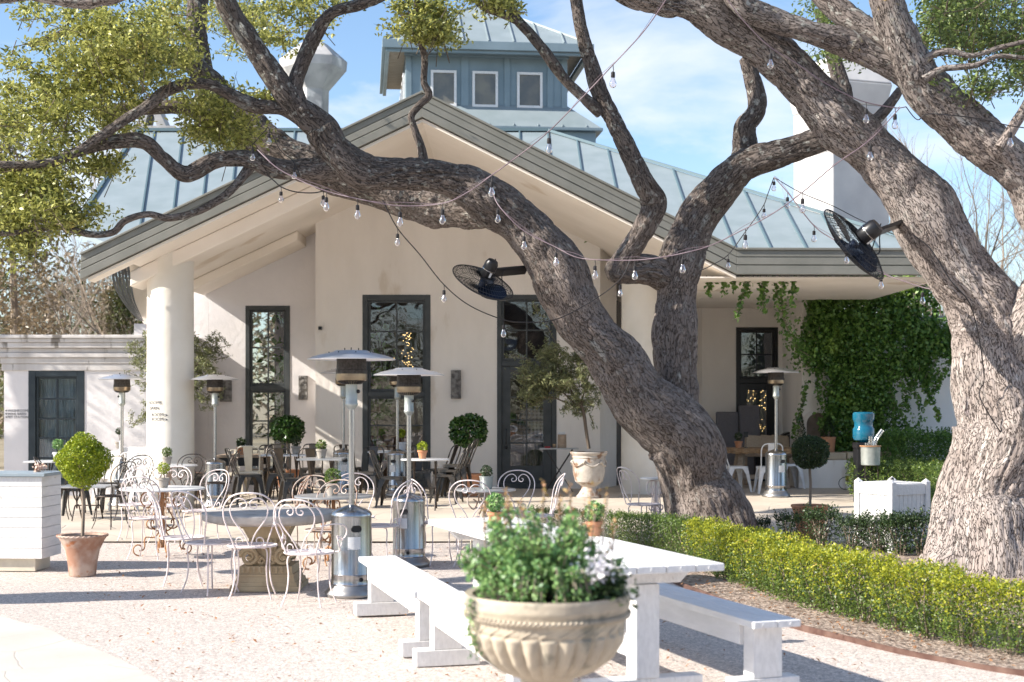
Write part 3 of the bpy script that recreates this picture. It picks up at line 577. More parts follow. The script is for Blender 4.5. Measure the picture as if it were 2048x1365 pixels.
# plaster ceiling of the porch, the low eave soffit and the sloping beam on the column
mc = MB(); slope(mc, XL + .1, -5.95, 22.0, 22.35, lambda x, y: zg(x) - .385, .05); slope(mc, -5.95, AX, 22.0, 27.5, lambda x, y: zg(x) - .385, .05); slope(mc, AX, XR, 22.0, 27.5, lambda x, y: zg(x) - .385, .05)
mc.box(XR - .6, 22.1, 3.64, xe, 29.2, 3.66)
bb(mc, "porch_ceiling", soffitm)
mc = MB(); y0, y1 = 22.75, 23.5
for xa_, xb_ in ((XL + .55, -2.2),):
    mc.hexa([(xa_, y0, zg(xa_) - .68), (xb_, y0, zg(xb_) - .68), (xb_, y1, zg(xb_) - .68), (xa_, y1, zg(xa_) - .68)], [(xa_, y0, zg(xa_) - .44), (xb_, y0, zg(xb_) - .44), (xb_, y1, zg(xb_) - .44), (xa_, y1, zg(xa_) - .44)])
bb(mc, "beam", soffitm, bevel=.02); mc = MB(); xa_, xb_ = lx0 - .1, xa - .3
mc.hexa([(xa_, 25.9, zg(xa_) - .62), (xb_, 25.9, zg(xb_) - .62), (xb_, 27.0, zg(xb_) - .62), (xa_, 27.0, zg(xa_) - .62)], [(xa_, 25.9, zg(xa_) - .44), (xb_, 25.9, zg(xb_) - .44), (xb_, 27.0, zg(xb_) - .44), (xa_, 27.0, zg(xa_) - .44)])
bb(mc, "beam", soffitm, bevel=.02)
# round columns
def column(u, d, r, z0, ztop_, lab):
    mb = MB(); c = (X(u, d), d, 0)
    mb.lathe([(r * 1.0, z0), (r * 1.0, z0 + .5), (r * .985, (z0 + ztop_) / 2), (r * .97, ztop_ - .1), (r * .975, ztop_ - .03), (r * .955, ztop_)], 64, c)
    return bb(mb, "column", colm, smooth=50, label=lab)
column(341, 23.1, .38, -.02, 4.19, "broad round column with painted directions, under the left eave"); column(1286, 24.8, .38, .1, 4.3, "round column half hidden by the leaning oak")
mb = MB(); cx, cy, cr_ = X(341, 23.1), 23.1, .3815
def wrap(off, z, sz):
    def f(v):
        a = math.asin(max(-.999, min(.999, (off) / cr_))) + v.x / cr_; rr = cr_ + .002 + v.z
        return Vector((cx + rr * math.sin(a), cy - 26 - rr * math.cos(a), z + v.y))
    return f
for s_, off, v in (("ROOMS", -.285, 809), ("BARN", -.265, 820), ("ROOM", -.235, 833), ("ROOM", -.235, 842)):
    text_mb(mb, s_, .078, None, .001, wrap(off, EYE - (v - CV) * 22.75 / F, 1)); mb.build("lettering", ink, B); mb = MB()
for v in (831, 840):
    z = EYE - (v - CV) * 22.75 / F; w_ = wrap(.005, z, 1)
    vs = [w_(Vector((0, -.022, 0))), w_(Vector((.05, 0, 0))), w_(Vector((0, .022, 0))), w_(Vector((.014, 0, 0)))]; mb.add(vs, [(0, 1, 3), (3, 1, 2)]); mb.build("arrow", ink, B); mb = MB()
# windows and doors: frame, glazing bars, pane
def glazed(kind, x0, x1, z0, z1, y, fr_w, rows, cols, m=winm, gm=paneg, split=None, lab=None, dep=.16, bar=.028, parent=None, base=None, sillz=None, fn=None):
    """rows: list of z fractions for bars; split: height of a heavy transom"""
    mb = MB(); yy = y - .015
    mb.box(x0, yy, z0, x0 + fr_w, yy + dep, z1); mb.box(x1 - fr_w, yy, z0, x1, yy + dep, z1); mb.box(x0 + fr_w, yy + .001, z1 - fr_w * 1.05, x1 - fr_w, yy + dep, z1)
    mb.box(x0 + fr_w, yy + .001, z0, x1 - fr_w, yy + dep, z0 + (sillz or fr_w * 1.2))
    xi0, xi1 = x0 + fr_w, x1 - fr_w; zi0, zi1 = z0 + (sillz or fr_w * 1.2), z1 - fr_w * 1.05
    iy = yy + .045; s = .045          # inner sash, set back
    zs = [(zi0, zi1)] if split is None else [(zi0, split - .05), (split + .05, zi1)]
    if split is not None: mb.box(xi0, yy + .01, split - .05, xi1, yy + dep, split + .05)
    gm_ = MB()
    for ki, (a, b) in enumerate(zs):
        sw = s if not (kind == 'door' and ki == 0) else .16
        sb = s if not (kind == 'door' and ki == 0) else .32
        mb.box(xi0, iy, a, xi0 + sw, iy + .05, b); mb.box(xi1 - sw, iy, a, xi1, iy + .05, b); mb.box(xi0 + sw, iy + .001, b - sw * .9, xi1 - sw, iy + .05, b); mb.box(xi0 + sw, iy + .001, a, xi1 - sw, iy + .05, a + sb)
        ga0, ga1, gb0, gb1 = xi0 + sw, xi1 - sw, a + sb, b - sw * .9
        nr = rows[ki] if isinstance(rows, (list, tuple)) else rows
        for i in range(1, nr):
            zz = gb0 + (gb1 - gb0) * i / nr; mb.box(ga0, iy + .006, zz - bar / 2, ga1, iy + .04, zz + bar / 2)
        for i in range(1, cols):
            xx = ga0 + (ga1 - ga0) * i / cols; mb.box(xx - bar / 2, iy + .009, gb0, xx + bar / 2, iy + .043, gb1)
        gm_.box(ga0 - .01, iy + .022, gb0 - .01, ga1 + .01, iy + .027, gb1 + .01)
    o = fn(mb, kind, m, parent, bevel=.006, **({'label': lab} if lab else {}))
    fn(gm_, "pane", gm, o); return o
glazed("window", wx0, wx1, .14, ztop, YW, .10, [3, 3], 2, split=1.86, lab="tall dark window between the front heaters", fn=bb)
dr = glazed("door", dx0, dx1, .12, ztop, YW, .085, [4, 2], 2, split=2.42, lab="tall glazed door with a man behind its glass", fn=bb)
mh = MB(); hx = dx0 + .17; mh.tube(crom([(hx, YW - .02, 1.22), (hx, YW - .07, 1.20), (hx, YW - .075, 1.08), (hx, YW - .07, .96), (hx, YW - .02, .94)], 4), .011, 8); mh.sphere((hx, YW - .03, .88), .03, 10, 8)
bb(mh, "handle", black, dr)
glazed("window", l0, l1, .14, ltop, YL, .08, [3, 2], 2, split=1.98, lab="narrow tall window left of the wall corner", fn=bb)
rd_ = glazed("door", rx0, rx1, .12, rtop, YR, .07, [1, 2], 2, m=black, split=2.15, lab="black glazed door under the low eave", fn=bb)
# carved dark panels on the wall
for u0, u1, v0, v1, y, lab in ((902, 922, 741, 798, YW, "carved metal panel right of the tall window"), (598, 616, 752, 800, YL, "dark carved panel beside the narrow window"), (441, 464, 758, 804, YL, "dark carved panel behind the cream-capped heater")):
    mb = MB(); x0, x1 = X(u0, y), X(u1, y); z1, z0 = EYE - (v0 - CV) * y / F, EYE - (v1 - CV) * y / F; mb.box(x0, y - .07, z0, x1, y - .001, z1)
    g = random.Random(u0); nxx, nzz = 3, 7
    for i in range(nxx):
        for j in range(nzz):
            if g.random() < .62: mb.box(x0 + (x1 - x0) * (i + .1) / nxx, y - .085 - .01 * g.random(), z0 + (z1 - z0) * (j + .1) / nzz, x0 + (x1 - x0) * (i + .9) / nxx, y - .071, z0 + (z1 - z0) * (j + .9) / nzz)
    bb(mb, "wall_panel", panelm, bevel=.004, label=lab)
mb = MB(); c = (X(641, YW), YW - .03, EYE - (657 - CV) * YW / F); mb.box(c[0] - .03, c[1] - .05, c[2] - .03, c[0] + .03, c[1] + .03, c[2] + .03); bb(mb, "wall_camera", black)
# cupola
CA = R(6.0); CC = Vector((-.70, 31.2, 0)); CP = bpy.data.objects.new("cupola", None); col.objects.link(CP); CP.parent = B; CP.location = CC - BO; CP.rotation_euler = (0, 0, CA)
hw, hd = 1.68, 1.72
mb = MB(); mb.box(-hw, -hd, 6.6, hw, hd, 9.0)
for s_ in (-1.0, -.35, .62, 1.0):
    pass
for xx in (-hw, -.54, .36, 1.26, hw - .12): mb.box(xx, -hd - .035, 7.72, xx + .12 if xx != -.54 else xx + .16, -hd - .001, 9.0)
mb.box(-hw - .03, -hd - .045, 7.62, hw + .03, -hd - .002, 7.75); mb.box(-hw - .03, -hd - .05, 8.86, hw + .03, -hd - .002, 9.0)
mb.build("cupola_wall", cupm, CP, bevel=.006)
def pyramid(mb, x0, x1, y0, y1, z0, z1, tx=.0, ty=.0, th=.05):
    mb.add([(x0, y0, z0), (x1, y0, z0), (x1, y1, z0), (x0, y1, z0), (-tx, -ty, z1), (tx, -ty, z1), (tx, ty, z1), (-tx, ty, z1)], [(0, 1, 5, 4), (1, 2, 6, 5), (2, 3, 7, 6), (3, 0, 4, 7), (4, 5, 6, 7), (3, 2, 1, 0)])
mb = MB(); e = .42; pyramid(mb, -hw - e, hw + e, -hd - e, hd + e, 9.08, 10.42, .04, .04)
for i in range(-4, 5):
    t = .52 * i
    if abs(t) < hw + e:
        yy = -(hd + e) * (abs(t) / (hw + e)); z = 10.42 - 1.34 * abs(t) / (hw + e)
        mb.bar((t, -hd - e, 9.10), (t, yy - .02, z + .02), .02, .03); mb.bar((-hw - e, t, 9.10), (yy - .02, t, z + .02), .02, .03)
for sx_, sy_ in ((-1, -1), (1, -1), (-1, 1)): mb.bar((sx_ * (hw + e), sy_ * (hd + e), 9.10), (0, 0, 10.45), .05, .04)
mb.build("cupola_roof", roofm, CP)
mb = MB()
for a, b, dz0, dz1 in ((e, e + .07, 8.90, 9.075), (e - .08, e + .0, 8.84, 8.90)):
    for x0, y0, x1, y1 in ((-hw - b, -hd - b, hw + b, -hd - a), (-hw - b, -hd - a, -hw - a, hd + b), (hw + a, -hd - a, hw + b, hd + b)): mb.box(x0, y0, dz0, x1, y1, dz1)
mb.build("cupola_gutter", cupm, CP, bevel=.008)
mb = MB(); mb.box(-hw - e + .08, -hd - e + .08, 8.985, hw + e - .08, hd + e - .08, 9.0); mb.build("cupola_soffit", plankw, CP)
mb = MB(); e2 = .62; pyramid(mb, -hw - e2, hw + e2, -hd - e2, hd + e2, 7.33, 8.6, .9, .9)
for i in range(-4, 5): mb.bar((i * .5, -hd - e2, 7.345), (i * .5, -hd - .001, 7.68), .02, .03)
mb.build("skirt_roof", roofm, CP)
mb = MB()
for a, z0, z1 in ((e2 + .03, 7.26, 7.325), (e2 - .1, 7.0, 7.258), (e2 - .28, 6.8, 6.998)): mb.box(-hw - a, -hd - a, z0, hw + a, hd + a, z1)
mb.build("skirt_fascia", cupm, CP, bevel=.01)
for xx in (-.90, -.04, .89):
    mb = MB(); z0, z1, h_ = 7.82, 8.56, .265
    for x0, x1, a, b in ((-h_, -h_ + .05, z0, z1), (h_ - .05, h_, z0, z1), (-h_ + .05, h_ - .05, z1 - .05, z1), (-h_ + .05, h_ - .05, z0, z0 + .05)): mb.box(xx + x0, -hd - .07, a, xx + x1, -hd - .002, b)
    mb.cur = 1; mb.box(xx - h_ + .05, -hd - .03, z0 + .05, xx + h_ - .05, -hd - .003, z1 - .05); mb.build("cupola_window", [whitem, cupg], CP)
for yy in (-1.1, -.35, .4, 1.15):
    mb = MB(); mb.box(-hw - .05, yy - .2, 7.8, -hw - .002, yy + .2, 8.6); mb.cur = 1; mb.box(-hw - .06, yy - .13, 7.88, -hw - .051, yy + .13, 8.52); mb.build("cupola_window", [whitem, cupg], CP)
# chimneys: octagonal shaft with a flaring, pointed cap
def chimney(u, d, prof, lab, seg=6, a0=.35, rot=0):
    mb = MB(); mb.lathe([(r, z) for r, z in prof], seg, (X(u, d), d, 0), a0=a0); return bb(mb, "chimney", chim, bevel=.012, label=lab)
zz = lambda v, d: EYE - (v - CV) * d / F
d = 31.0
chimney(627, d, [(.36, 6.2), (.33, zz(215, d)), (.34, zz(182, d)), (.72, zz(140, d)), (.74, zz(122, d)), (.30, zz(88, d))], "grey plaster chimney with a pointed flaring cap left of the cupola", 6, .20)
d = 26.8
mb = MB(); Mr = Matrix.Translation((X(1665, d), d, 0)) @ Matrix.Rotation(R(20), 4, 'Z')
def rect(a0, a1, b0, b1, z): return [Mr @ Vector(p) for p in ((a0, b0, z), (a1, b0, z), (a1, b1, z), (a0, b1, z))]
z1, z2, z3, z4 = zz(300, d), zz(205, d), zz(160, d), zz(100, d)
mb.hexa(rect(0, 1.27, 0, 1.4, 3.9), rect(0, 1.25, 0, 1.4, z1)); mb.hexa(rect(0, 1.25, 0, 1.4, z1), rect(-.02, 1.2, -.02, 1.38, z2)); mb.hexa(rect(-.02, 1.2, -.02, 1.38, z2), rect(-.1, 1.28, -.1, 1.46, z3)); mb.hexa(rect(-.1, 1.28, -.1, 1.46, z3), rect(.2, .95, .2, 1.1, z4))
bb(mb, "chimney", mat("pale_chimney_plaster", (.60, .58, .56), (.47, .455, .45), scale=1.4, rough=.9, bump=.3, bscale=8, coord='World'), bevel=.03, label="broad pale chimney behind the right oak")
d = 30.5; mb = MB(); cx_ = X(308, d); zb, zt = zz(266, d), zz(214, d)
for s_ in (-1, 1): mb.hexa([(cx_ + s_ * .50, d - .3, zb - .3), (cx_ + s_ * .24, d - .3, zb - .3), (cx_ + s_ * .24, d + .3, zb - .3), (cx_ + s_ * .50, d + .3, zb - .3)], [(cx_ + s_ * .12, d - .3, zt), (cx_, d - .3, zt), (cx_, d + .3, zt), (cx_ + s_ * .12, d + .3, zt)])
mb.box(cx_ - .52, d - .32, zb - .3, cx_ + .52, d + .32, zb + .09); bb(mb, "roof_vent", chim)
# hearth bench with stone cap, and the arched niche above it
yh = 26.3; mb = MB(); hx0, hx1 = X(1597, yh), X(1800, yh); mb.box(hx0, yh, 0, hx1, 27.19, zz(920, yh)); bb(mb, "hearth", stucco, bevel=.02)
mb = MB(); a = hx0 + .9; i = 0
while a < hx1 - .3:
    b = a + .36 + .1 * (i % 3); mb.box(a, yh - .03, zz(920, yh) + .002, b - .012, 27.18, zz(905, yh) + .01 * (i % 2)); a = b; i += 1
mb.box(X(1612, yh), yh - .02, zz(920, yh) + .002, hx0 + .88, 27.18, zz(906, yh)); bb(mb, "stone_cap", stonecap, bevel=.015)
# ================================================================ annex
AN = thing("garden_pavilion", "low flat-roofed white annex with one tall dark window, left of the round column", "building", (0, 26, 0))
def ba(mb, name, m, parent=None, **k):
    for i, p in enumerate(mb.v): mb.v[i] = (p[0], p[1] - 26, p[2])
    return mb.build(name, m, parent or AN, **k)
ax0, ax1 = X(8, 26), -5.9; aw0, aw1 = X(57, 26), X(169, 26); awt = zz(739, 26)
mb = MB(); wall(mb, (ax0, 26), (ax1, 26), -.05, lambda s: 2.88, [(aw0 - ax0, aw1 - ax0, .08, awt)], .3); wall(mb, (ax0, 29.5), (ax0, 26.302), -.05, lambda s: 2.88, [], .3)
wall(mb, (ax1, 30), (ax0, 29.8), -.05, lambda s: 2.88, [], .3); mb.box(ax0, 26.0, 2.882, ax1, 29.8, 2.93); ba(mb, "wall", stucco_w)
mb = MB()
for o, z0, z1 in ((.05, 2.30, 2.38), (.03, 2.381, 2.55), (.09, 2.551, 2.66), (.14, 2.661, 2.80), (.19, 2.801, 2.86), (.21, 2.9, 2.99)):
    pass
for o, v0, v1 in ((.035, 742, 728), (.055, 728, 716), (.10, 716, 706), (.075, 706, 697), (.15, 697, 686), (.18, 686, 678), (.22, 678, 671)):
    mb.box(ax0 - o, 26 - o, zz(v0, 26) + .001, ax1, 26 - .001, zz(v1, 26)); mb.box(ax0 - o, 26, zz(v0, 26) + .001, ax0 - .001, 29.6, zz(v1, 26))
ba(mb, "cornice", mat("stained_cornice", (.64, .62, .61), (.50, .47, .45), scale=1.6, rough=.9, bump=.3, bscale=9, coord='World', stretch=(2, 2, .5), c3=(.22, .20, .18), c3t=.60, c3s=2.2), bevel=.012)
aw = glazed("window", aw0, aw1, .08, awt, 26, .13, 5, 2, m=wind, gm=panea, fn=ba, bar=.035, sillz=.2)
mb = MB(); npl = 60
for i in range(npl):
    x0 = aw0 + .1 + (aw1 - aw0 - .2) * i / npl; x1 = aw0 + .1 + (aw1 - aw0 - .2) * (i + 1) / npl; y0 = 26.24 + .018 * math.sin(i * 1.3); y1 = 26.24 + .018 * math.sin((i + 1) * 1.3)
    mb.add([(x0, y0, .1), (x1, y1, .1), (x1, y1, awt), (x0, y0, awt)], [(0, 1, 2, 3)])
ba(mb, "curtain", curtain, smooth=60)
mb = MB()
for s_, v in (("WASHROOMS", 824), ("WINE BARN", 830.5), ("PET STATION", 837)):
    M_ = Matrix.Translation((X(15, 26), -.004, zz(v, 26))) @ UP; text_mb(mb, s_, .063, M_, .001)
    mb.build("lettering", ink, AN); mb = MB()
    x = X(10.4, 26); z = zz(v, 26) + .022; mb.add([(x, -.004, z), (x + .03, -.004, z - .02), (x + .03, -.004, z + .02)], [(0, 1, 2)]); mb.build("arrow", ink, AN); mb = MB()
# ================================================================ garden wall at right
GW = thing("garden_wall", "sunlit white rendered garden wall draped with ivy, right of the hearth", "wall", (8, 27.6, 0))
mb = MB(); mb.box(-2.0, 0, -.1, 9, .3, EYE + (806 - 640) * 27.6 / F); mb.build("wall", mat("bright_render", (.86, .84, .82), (.78, .76, .74), scale=1.2, rough=.85, bump=.25, bscale=9, coord='World'), GW); mb = MB(); mb.box(-2.0, -.05, EYE + (806 - 640) * 27.6 / F + .001, 9, .35, EYE + (806 - 632) * 27.6 / F); mb.build("coping", chim, GW, bevel=.01)
mb = MB(); c_ = X(1636, 27.19) ; zb_, zt_ = zz(908, 27.19), zz(848, 27.19); hwid = .235; pts = [(-hwid, zb_)] + [(-hwid * math.cos(math.pi * i / 12), zt_ + .21 * math.sin(math.pi * i / 12)) for i in range(13)] + [(hwid, zb_)]
mb.add([(c_ + x, 27.182, z) for x, z in pts] + [(c_ + x * .97, 27.184, z) for x, z in pts], [tuple(range(len(pts)))]); bb(mb, "niche", brick)
mb = MB(); kk = len(pts); outer = [(x * 1.22, (z if i in (0, kk - 1) else z + .05)) for i, (x, z) in enumerate(pts)]
vs = [(c_ + x, 27.10, z) for x, z in pts] + [(c_ + x, 27.12, z) for x, z in outer] + [(c_ + x, 27.18, z) for x, z in pts] + [(c_ + x, 27.18, z) for x, z in outer]
mb.add(vs, [(i, i + 1, kk + i + 1, kk + i) for i in range(kk - 1)] + [(i + 1, i, 2 * kk + i, 2 * kk + i + 1) for i in range(kk - 1)] + [(kk + i, kk + i + 1, 3 * kk + i + 1, 3 * kk + i) for i in range(kk - 1)]); bb(mb, "niche_surround", stucco, smooth=40)
# ================================================================ the oaks
def tree(label, loc=(0, 0, 0), name="live_oak"): return thing(name, label, "tree", loc)
T1 = tree("huge live oak leaning left across the porch, its trunk rising behind the hedge")
L = Limbs(); D0 = 17.0
L.limb([(1440, 1130, 84, 17.3), (1434, 1050, 78, 17.3), (1405, 960, 72, 17.2), (1355, 880, 70, 17.1), (1285, 800, 68, 17), (1215, 705, 58, 16.9), (1152, 612, 54, 16.8), (1092, 520, 53, 16.7), (1020, 440, 50, 16.6), (945, 380, 44, 16.5), (865, 350, 35, 16.4), (785, 345, 36, 16.3), (715, 340, 36, 16.2), (665, 305, 34, 16.1), (640, 262, 31, 16)], flare=(.35, .28))
L.limb([(665, 300, 28, 16.1), (640, 262, 32, 16), (590, 212, 26, 15.9), (545, 150, 23, 15.8), (500, 85, 22, 15.7), (462, 25, 22, 15.6), (440, -40, 21, 15.5), (430, -160, 18, 15.4), (380, -300, 12, 15)])
L.limb([(600, 225, 20, 15.9), (588, 175, 17, 15.9), (608, 125, 15, 15.9), (633, 70, 14, 15.9), (665, 28, 13, 15.8), (720, 10, 12, 15.8), (790, -25, 10, 15.8), (880, -120, 8, 15.8)])
L.limb([(630, 250, 22, 16), (570, 218, 16, 15.9), (510, 212, 14, 15.8), (470, 195, 13, 15.7), (425, 172, 12, 15.6), (375, 168, 12, 15.5), (330, 182, 12, 15.4), (295, 210, 11, 15.3), (250, 240, 11, 15.2), (190, 280, 10, 15.1), (120, 320, 9, 15), (30, 330, 8, 14.9), (-80, 320, 6, 14.8)])
L.limb([(770, 365, 34, 16.3), (690, 335, 32, 16.2), (610, 338, 24, 16.1), (545, 336, 20, 16.0), (490, 318, 18, 15.9), (430, 322, 17, 15.8), (375, 348, 17, 15.7), (330, 318, 15, 15.6), (290, 285, 15, 15.5), (235, 285, 14, 15.4), (170, 300, 11, 15.3), (90, 330, 9, 15.2), (-20, 340, 7, 15.1)])
L.limb([(500, 335, 12, 15.95), (468, 375, 9, 15.8), (435, 402, 9, 15.7), (385, 427, 8, 15.6), (335, 437, 7.5, 15.5), (295, 430, 7, 15.4), (250, 443, 7.5, 15.3), (225, 466, 7, 15.3), (180, 470, 6.5, 15.2), (120, 455, 6, 15.2), (60, 462, 6, 15.1), (-20, 470, 5, 15)])
L.limb([(1010, 440, 20, 16.75), (950, 425, 34, 17.1), (880, 415, 40, 17.5), (800, 395, 36, 18), (720, 375, 34, 18.2), (640, 345, 38, 18.3), (560, 300, 40, 18.4), (480, 240, 36, 18.5), (425, 190, 26, 18.6), (402, 120, 24, 18.7), (393, 50, 22, 18.7), (400, -40, 20, 18.8), (420, -200, 12, 19)])
L.limb([(500, 260, 28, 18.4), (430, 235, 24, 18.2), (400, 225, 18, 18.1), (370, 215, 15, 18), (300, 215, 14, 18), (200, 225, 12, 18)])
L.limb([(450, 190, 22, 18.6), (380, 125, 20, 18.4), (310, 100, 18, 18.2), (250, 75, 12, 18), (160, 60, 9, 17.8), (60, 90, 7, 17.5)])
L.limb([(850, 335, 12, 16.4), (845, 300, 10, 16.4), (830, 262, 8, 16.4), (822, 235, 8, 16.4), (838, 212, 8, 16.4), (858, 192, 8, 16.4), (848, 165, 7.5, 16.4), (850, 120, 7, 16.4), (838, 70, 6, 16.3), (832, 20, 6, 16.3), (845, -60, 5, 16.2)], relief=.7)
L.limb([(1350, 900, 46, 17.2), (1350, 800, 45, 17.4), (1348, 700, 46, 17.5), (1352, 620, 42, 17.6), (1358, 545, 44, 17.6), (1385, 465, 41, 17.7), (1425, 390, 38, 17.7), (1475, 338, 33, 17.6), (1540, 318, 28, 17.5), (1600, 298, 26, 17.4), (1660, 270, 24, 17.3), (1690, 200, 20, 17.3), (1670, 120, 15, 17.3), (1640, 20, 10, 17.3)])
L.limb([(1345, 565, 36, 17.6), (1300, 545, 30, 17.4), (1250, 540, 30, 17.3), (1225, 540, 24, 17.25)])
L.limb([(1242, 545, 27, 17.3), (1262, 500, 25, 17.2), (1285, 450, 25, 17.1), (1302, 405, 28, 17.1), (1284, 365, 22, 17), (1258, 310, 20, 17), (1232, 255, 19, 17), (1205, 195, 19, 17), (1182, 120, 17, 17), (1163, 55, 15, 16.9), (1150, -20, 14, 16.9), (1130, -140, 11, 16.8), (1080, -260, 8, 16.8)])
L.limb([(1200, 225, 14, 17), (1160, 190, 12, 16.9), (1125, 155, 11, 16.9), (1095, 110, 11, 16.8), (1065, 72, 10, 16.8), (1035, 38, 10, 16.8), (1020, 5, 8, 16.8), (1005, -40, 6, 16.8)], relief=.7)
L.limb([(1040, 45, 9, 16.8), (1000, 28, 8, 16.7), (970, 18, 7, 16.7), (940, -8, 6, 16.7), (880, -60, 5, 16.7)], relief=.7)
L.limb([(1478, 345, 30, 17.6), (1490, 300, 25, 17.7), (1485, 255, 22, 17.7), (1510, 215, 20, 17.7), (1508, 165, 17, 17.7), (1490, 120, 12, 17.7)])
L.limb([(1640, 285, 18, 17.5), (1700, 262, 12, 17.6), (1745, 245, 12, 17.6), (1775, 215, 11, 17.6), (1800, 180, 8, 17.6)])
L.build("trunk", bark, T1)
T2 = tree("massive pale-barked live oak at the right edge, forking above the white planter")
L = Limbs(); d = 14.3
L.limb([(1968, 1200, 122, 14.3), (1978, 1110, 104, 14.3), (1990, 1000, 94, 14.3), (1996, 880, 88, 14.3), (1990, 760, 84, 14.3), (1975, 650, 80, 14.3), (1932, 552, 72, 14.2), (1872, 465, 64, 14.1), (1803, 378, 58, 14.0), (1725, 292, 53, 13.9), (1645, 212, 49, 13.8), (1572, 132, 48, 13.7), (1490, 62, 48, 13.6), (1405, 20, 44, 13.5), (1320, 2, 38, 13.4), (1240, -40, 36, 13.3), (1120, -160, 24, 13)], flare=(.30, .55))
L.limb([(1992, 860, 34, 14.3), (2012, 760, 52, 14.25), (2062, 640, 56, 14), (2105, 540, 52, 13.9), (2098, 450, 50, 13.8), (2040, 365, 50, 13.7), (1970, 290, 50, 13.6), (1900, 222, 48, 13.5), (1842, 160, 46, 13.4), (1800, 95, 38, 13.3), (1775, 25, 32, 13.2), (1770, -60, 28, 13.1), (1800, -220, 18, 13)])
L.limb([(1850, 175, 30, 13.5), (1770, 128, 27, 13.4), (1700, 92, 26, 13.4), (1620, 68, 24, 13.3), (1550, 42, 23, 13.3), (1490, 10, 22, 13.2), (1450, -40, 20, 13.2), (1380, -160, 14, 13.1)])
L.limb([(1815, 120, 28, 13.5), (1760, 75, 26, 13.6), (1700, 38, 24, 13.7), (1640, -10, 20, 13.8), (1560, -90, 14, 14)])
for q in ([(1838, 135, 9), (1862, 112, 8), (1900, 104, 7), (1945, 112, 6), (2000, 95, 5), (2060, 80, 4)], [(1845, 160, 9), (1880, 140, 7), (1915, 135, 7), (1955, 130, 6), (2000, 112, 5), (2070, 120, 4)], [(2000, 300, 12), (2060, 200, 10), (2120, 90, 8), (2150, -40, 6)]):
    L.limb([(a, b, c, 13.2 - i * .02) for i, (a, b, c) in enumerate(q)], relief=.6)
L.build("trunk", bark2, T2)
T3 = tree("live oak limb dipping into the top left corner", (0, 0, 0))
L = Limbs(); L.limb([(-900, 1180, 110, 11.5), (-880, 900, 90, 11.5), (-820, 600, 80, 11.5), (-640, 300, 66, 11.4), (-400, 80, 50, 11.3), (-160, -10, 34, 11.2), (30, -22, 27, 11.1), (140, -2, 26, 11), (240, -20, 22, 10.9), (330, -70, 16, 10.8)], cell=.03)
L.limb([(-700, 380, 50, 11.5), (-760, 100, 42, 11.7), (-860, -200, 30, 12)], cell=.03)
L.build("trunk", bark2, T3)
T4 = tree("unseen live oak added beyond the left edge to shade the annex")  # out-of-view oak added to keep sun off the annex
L = Limbs(); L.raw([Vector((-16.5, 24.8, -.2)), Vector((-16.2, 24.6, 2)), Vector((-15.6, 24.4, 4.2)), Vector((-15.2, 24.6, 6.5)), Vector((-15.6, 25, 8.5))], [.5, .42, .34, .22, .1], cell=.05)
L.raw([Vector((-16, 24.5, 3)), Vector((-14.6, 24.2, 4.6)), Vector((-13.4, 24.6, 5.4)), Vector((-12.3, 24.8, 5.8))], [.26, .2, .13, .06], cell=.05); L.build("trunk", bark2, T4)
holes = ((318, 238, 62, 36), (440, 130, 30, 60), (350, 300, 70, 26), (20, 60, 26, 40), (262, 385, 60, 50))      # where the photograph shows through the crown
# crowns: (centre u, v, distance, radius u, v, depth in metres, clumps)
def crown(parent, spec, m, leaf=.052, per=52, rad=.24, seed=1, twigs=True):
    g = np.random.default_rng(seed); C = []; tw = MB()
    for (u, v, d, ru, rv, rd, n) in spec:
        for _ in range(n):
            q = g.normal(size=3); q /= np.linalg.norm(q); q *= g.uniform(.05, 1) ** .45
            dd = d + q[1] * rd; uu, vv = u + q[0] * ru, v + q[2] * rv
            if any(((uu - a) / ra) ** 2 + ((vv - b) / rb) ** 2 < 1 for a, b, ra, rb in holes): continue
            p = P(uu, vv, dd); r_ = rad * g.uniform(.55, 1.25)
            k = int(per * g.uniform(.5, 1.3)); o = g.normal(size=(k, 3)); o /= np.linalg.norm(o, axis=1)[:, None]; o *= (g.uniform(0, 1, k) ** .5)[:, None] * r_
            o[:, 2] *= .50; ax_ = g.normal(size=3); ax_ /= np.linalg.norm(ax_); o += np.outer((o @ ax_) * .95, ax_); C.append(np.array(p)[None] + o)
            if twigs:
                for _k in range(1):
                    dirn = Vector(g.normal(size=3)).normalized(); tw.tube([p - dirn * r_ * 1.3 + Vector((0, 0, -.06)), p + dirn * r_ * .3, p + dirn * r_ * .95 + Vector((0, 0, .04))], [.006, .004, .0015], 3, False)
    o = leaves("crown", np.concatenate(C), leaf, m, parent)
    if twigs and tw.v: tw.build("twigs", barks, parent, kind="stuff")
    return o
crown(T1, [(190, 80, 16.2, 240, 115, 1.6, 112), (80, 260, 15.6, 150, 130, 1.2, 92), (220, 200, 17, 190, 105, 1.6, 80), (60, 380, 15.4, 90, 60, .6, 45), (430, 40, 20.3, 120, 110, .8, 60), (420, 215, 16.6, 90, 60, .7, 26), (450, 270, 16.6, 80, 40, .6, 22),
      (95, 430, 15.2, 110, 45, .5, 48), (30, 470, 15.2, 70, 40, .5, 18), (560, 50, 17, 90, 60, 1, 22), (650, 10, 16.5, 60, 30, .7, 10), (845, 40, 16.3, 62, 50, .4, 36), (880, 70, 16.3, 25, 22, .3, 9), (1010, 8, 16.7, 45, 18, .4, 9), (200, 330, 15.6, 45, 30, .4, 10), (530, 200, 16, 22, 16, .3, 5), (960, -10, 16.6, 60, 16, .4, 12), (275, 100, 15.2, 120, 80, .6, 50)], lf_oak, leaf=.062, seed=4, per=88, rad=.215)
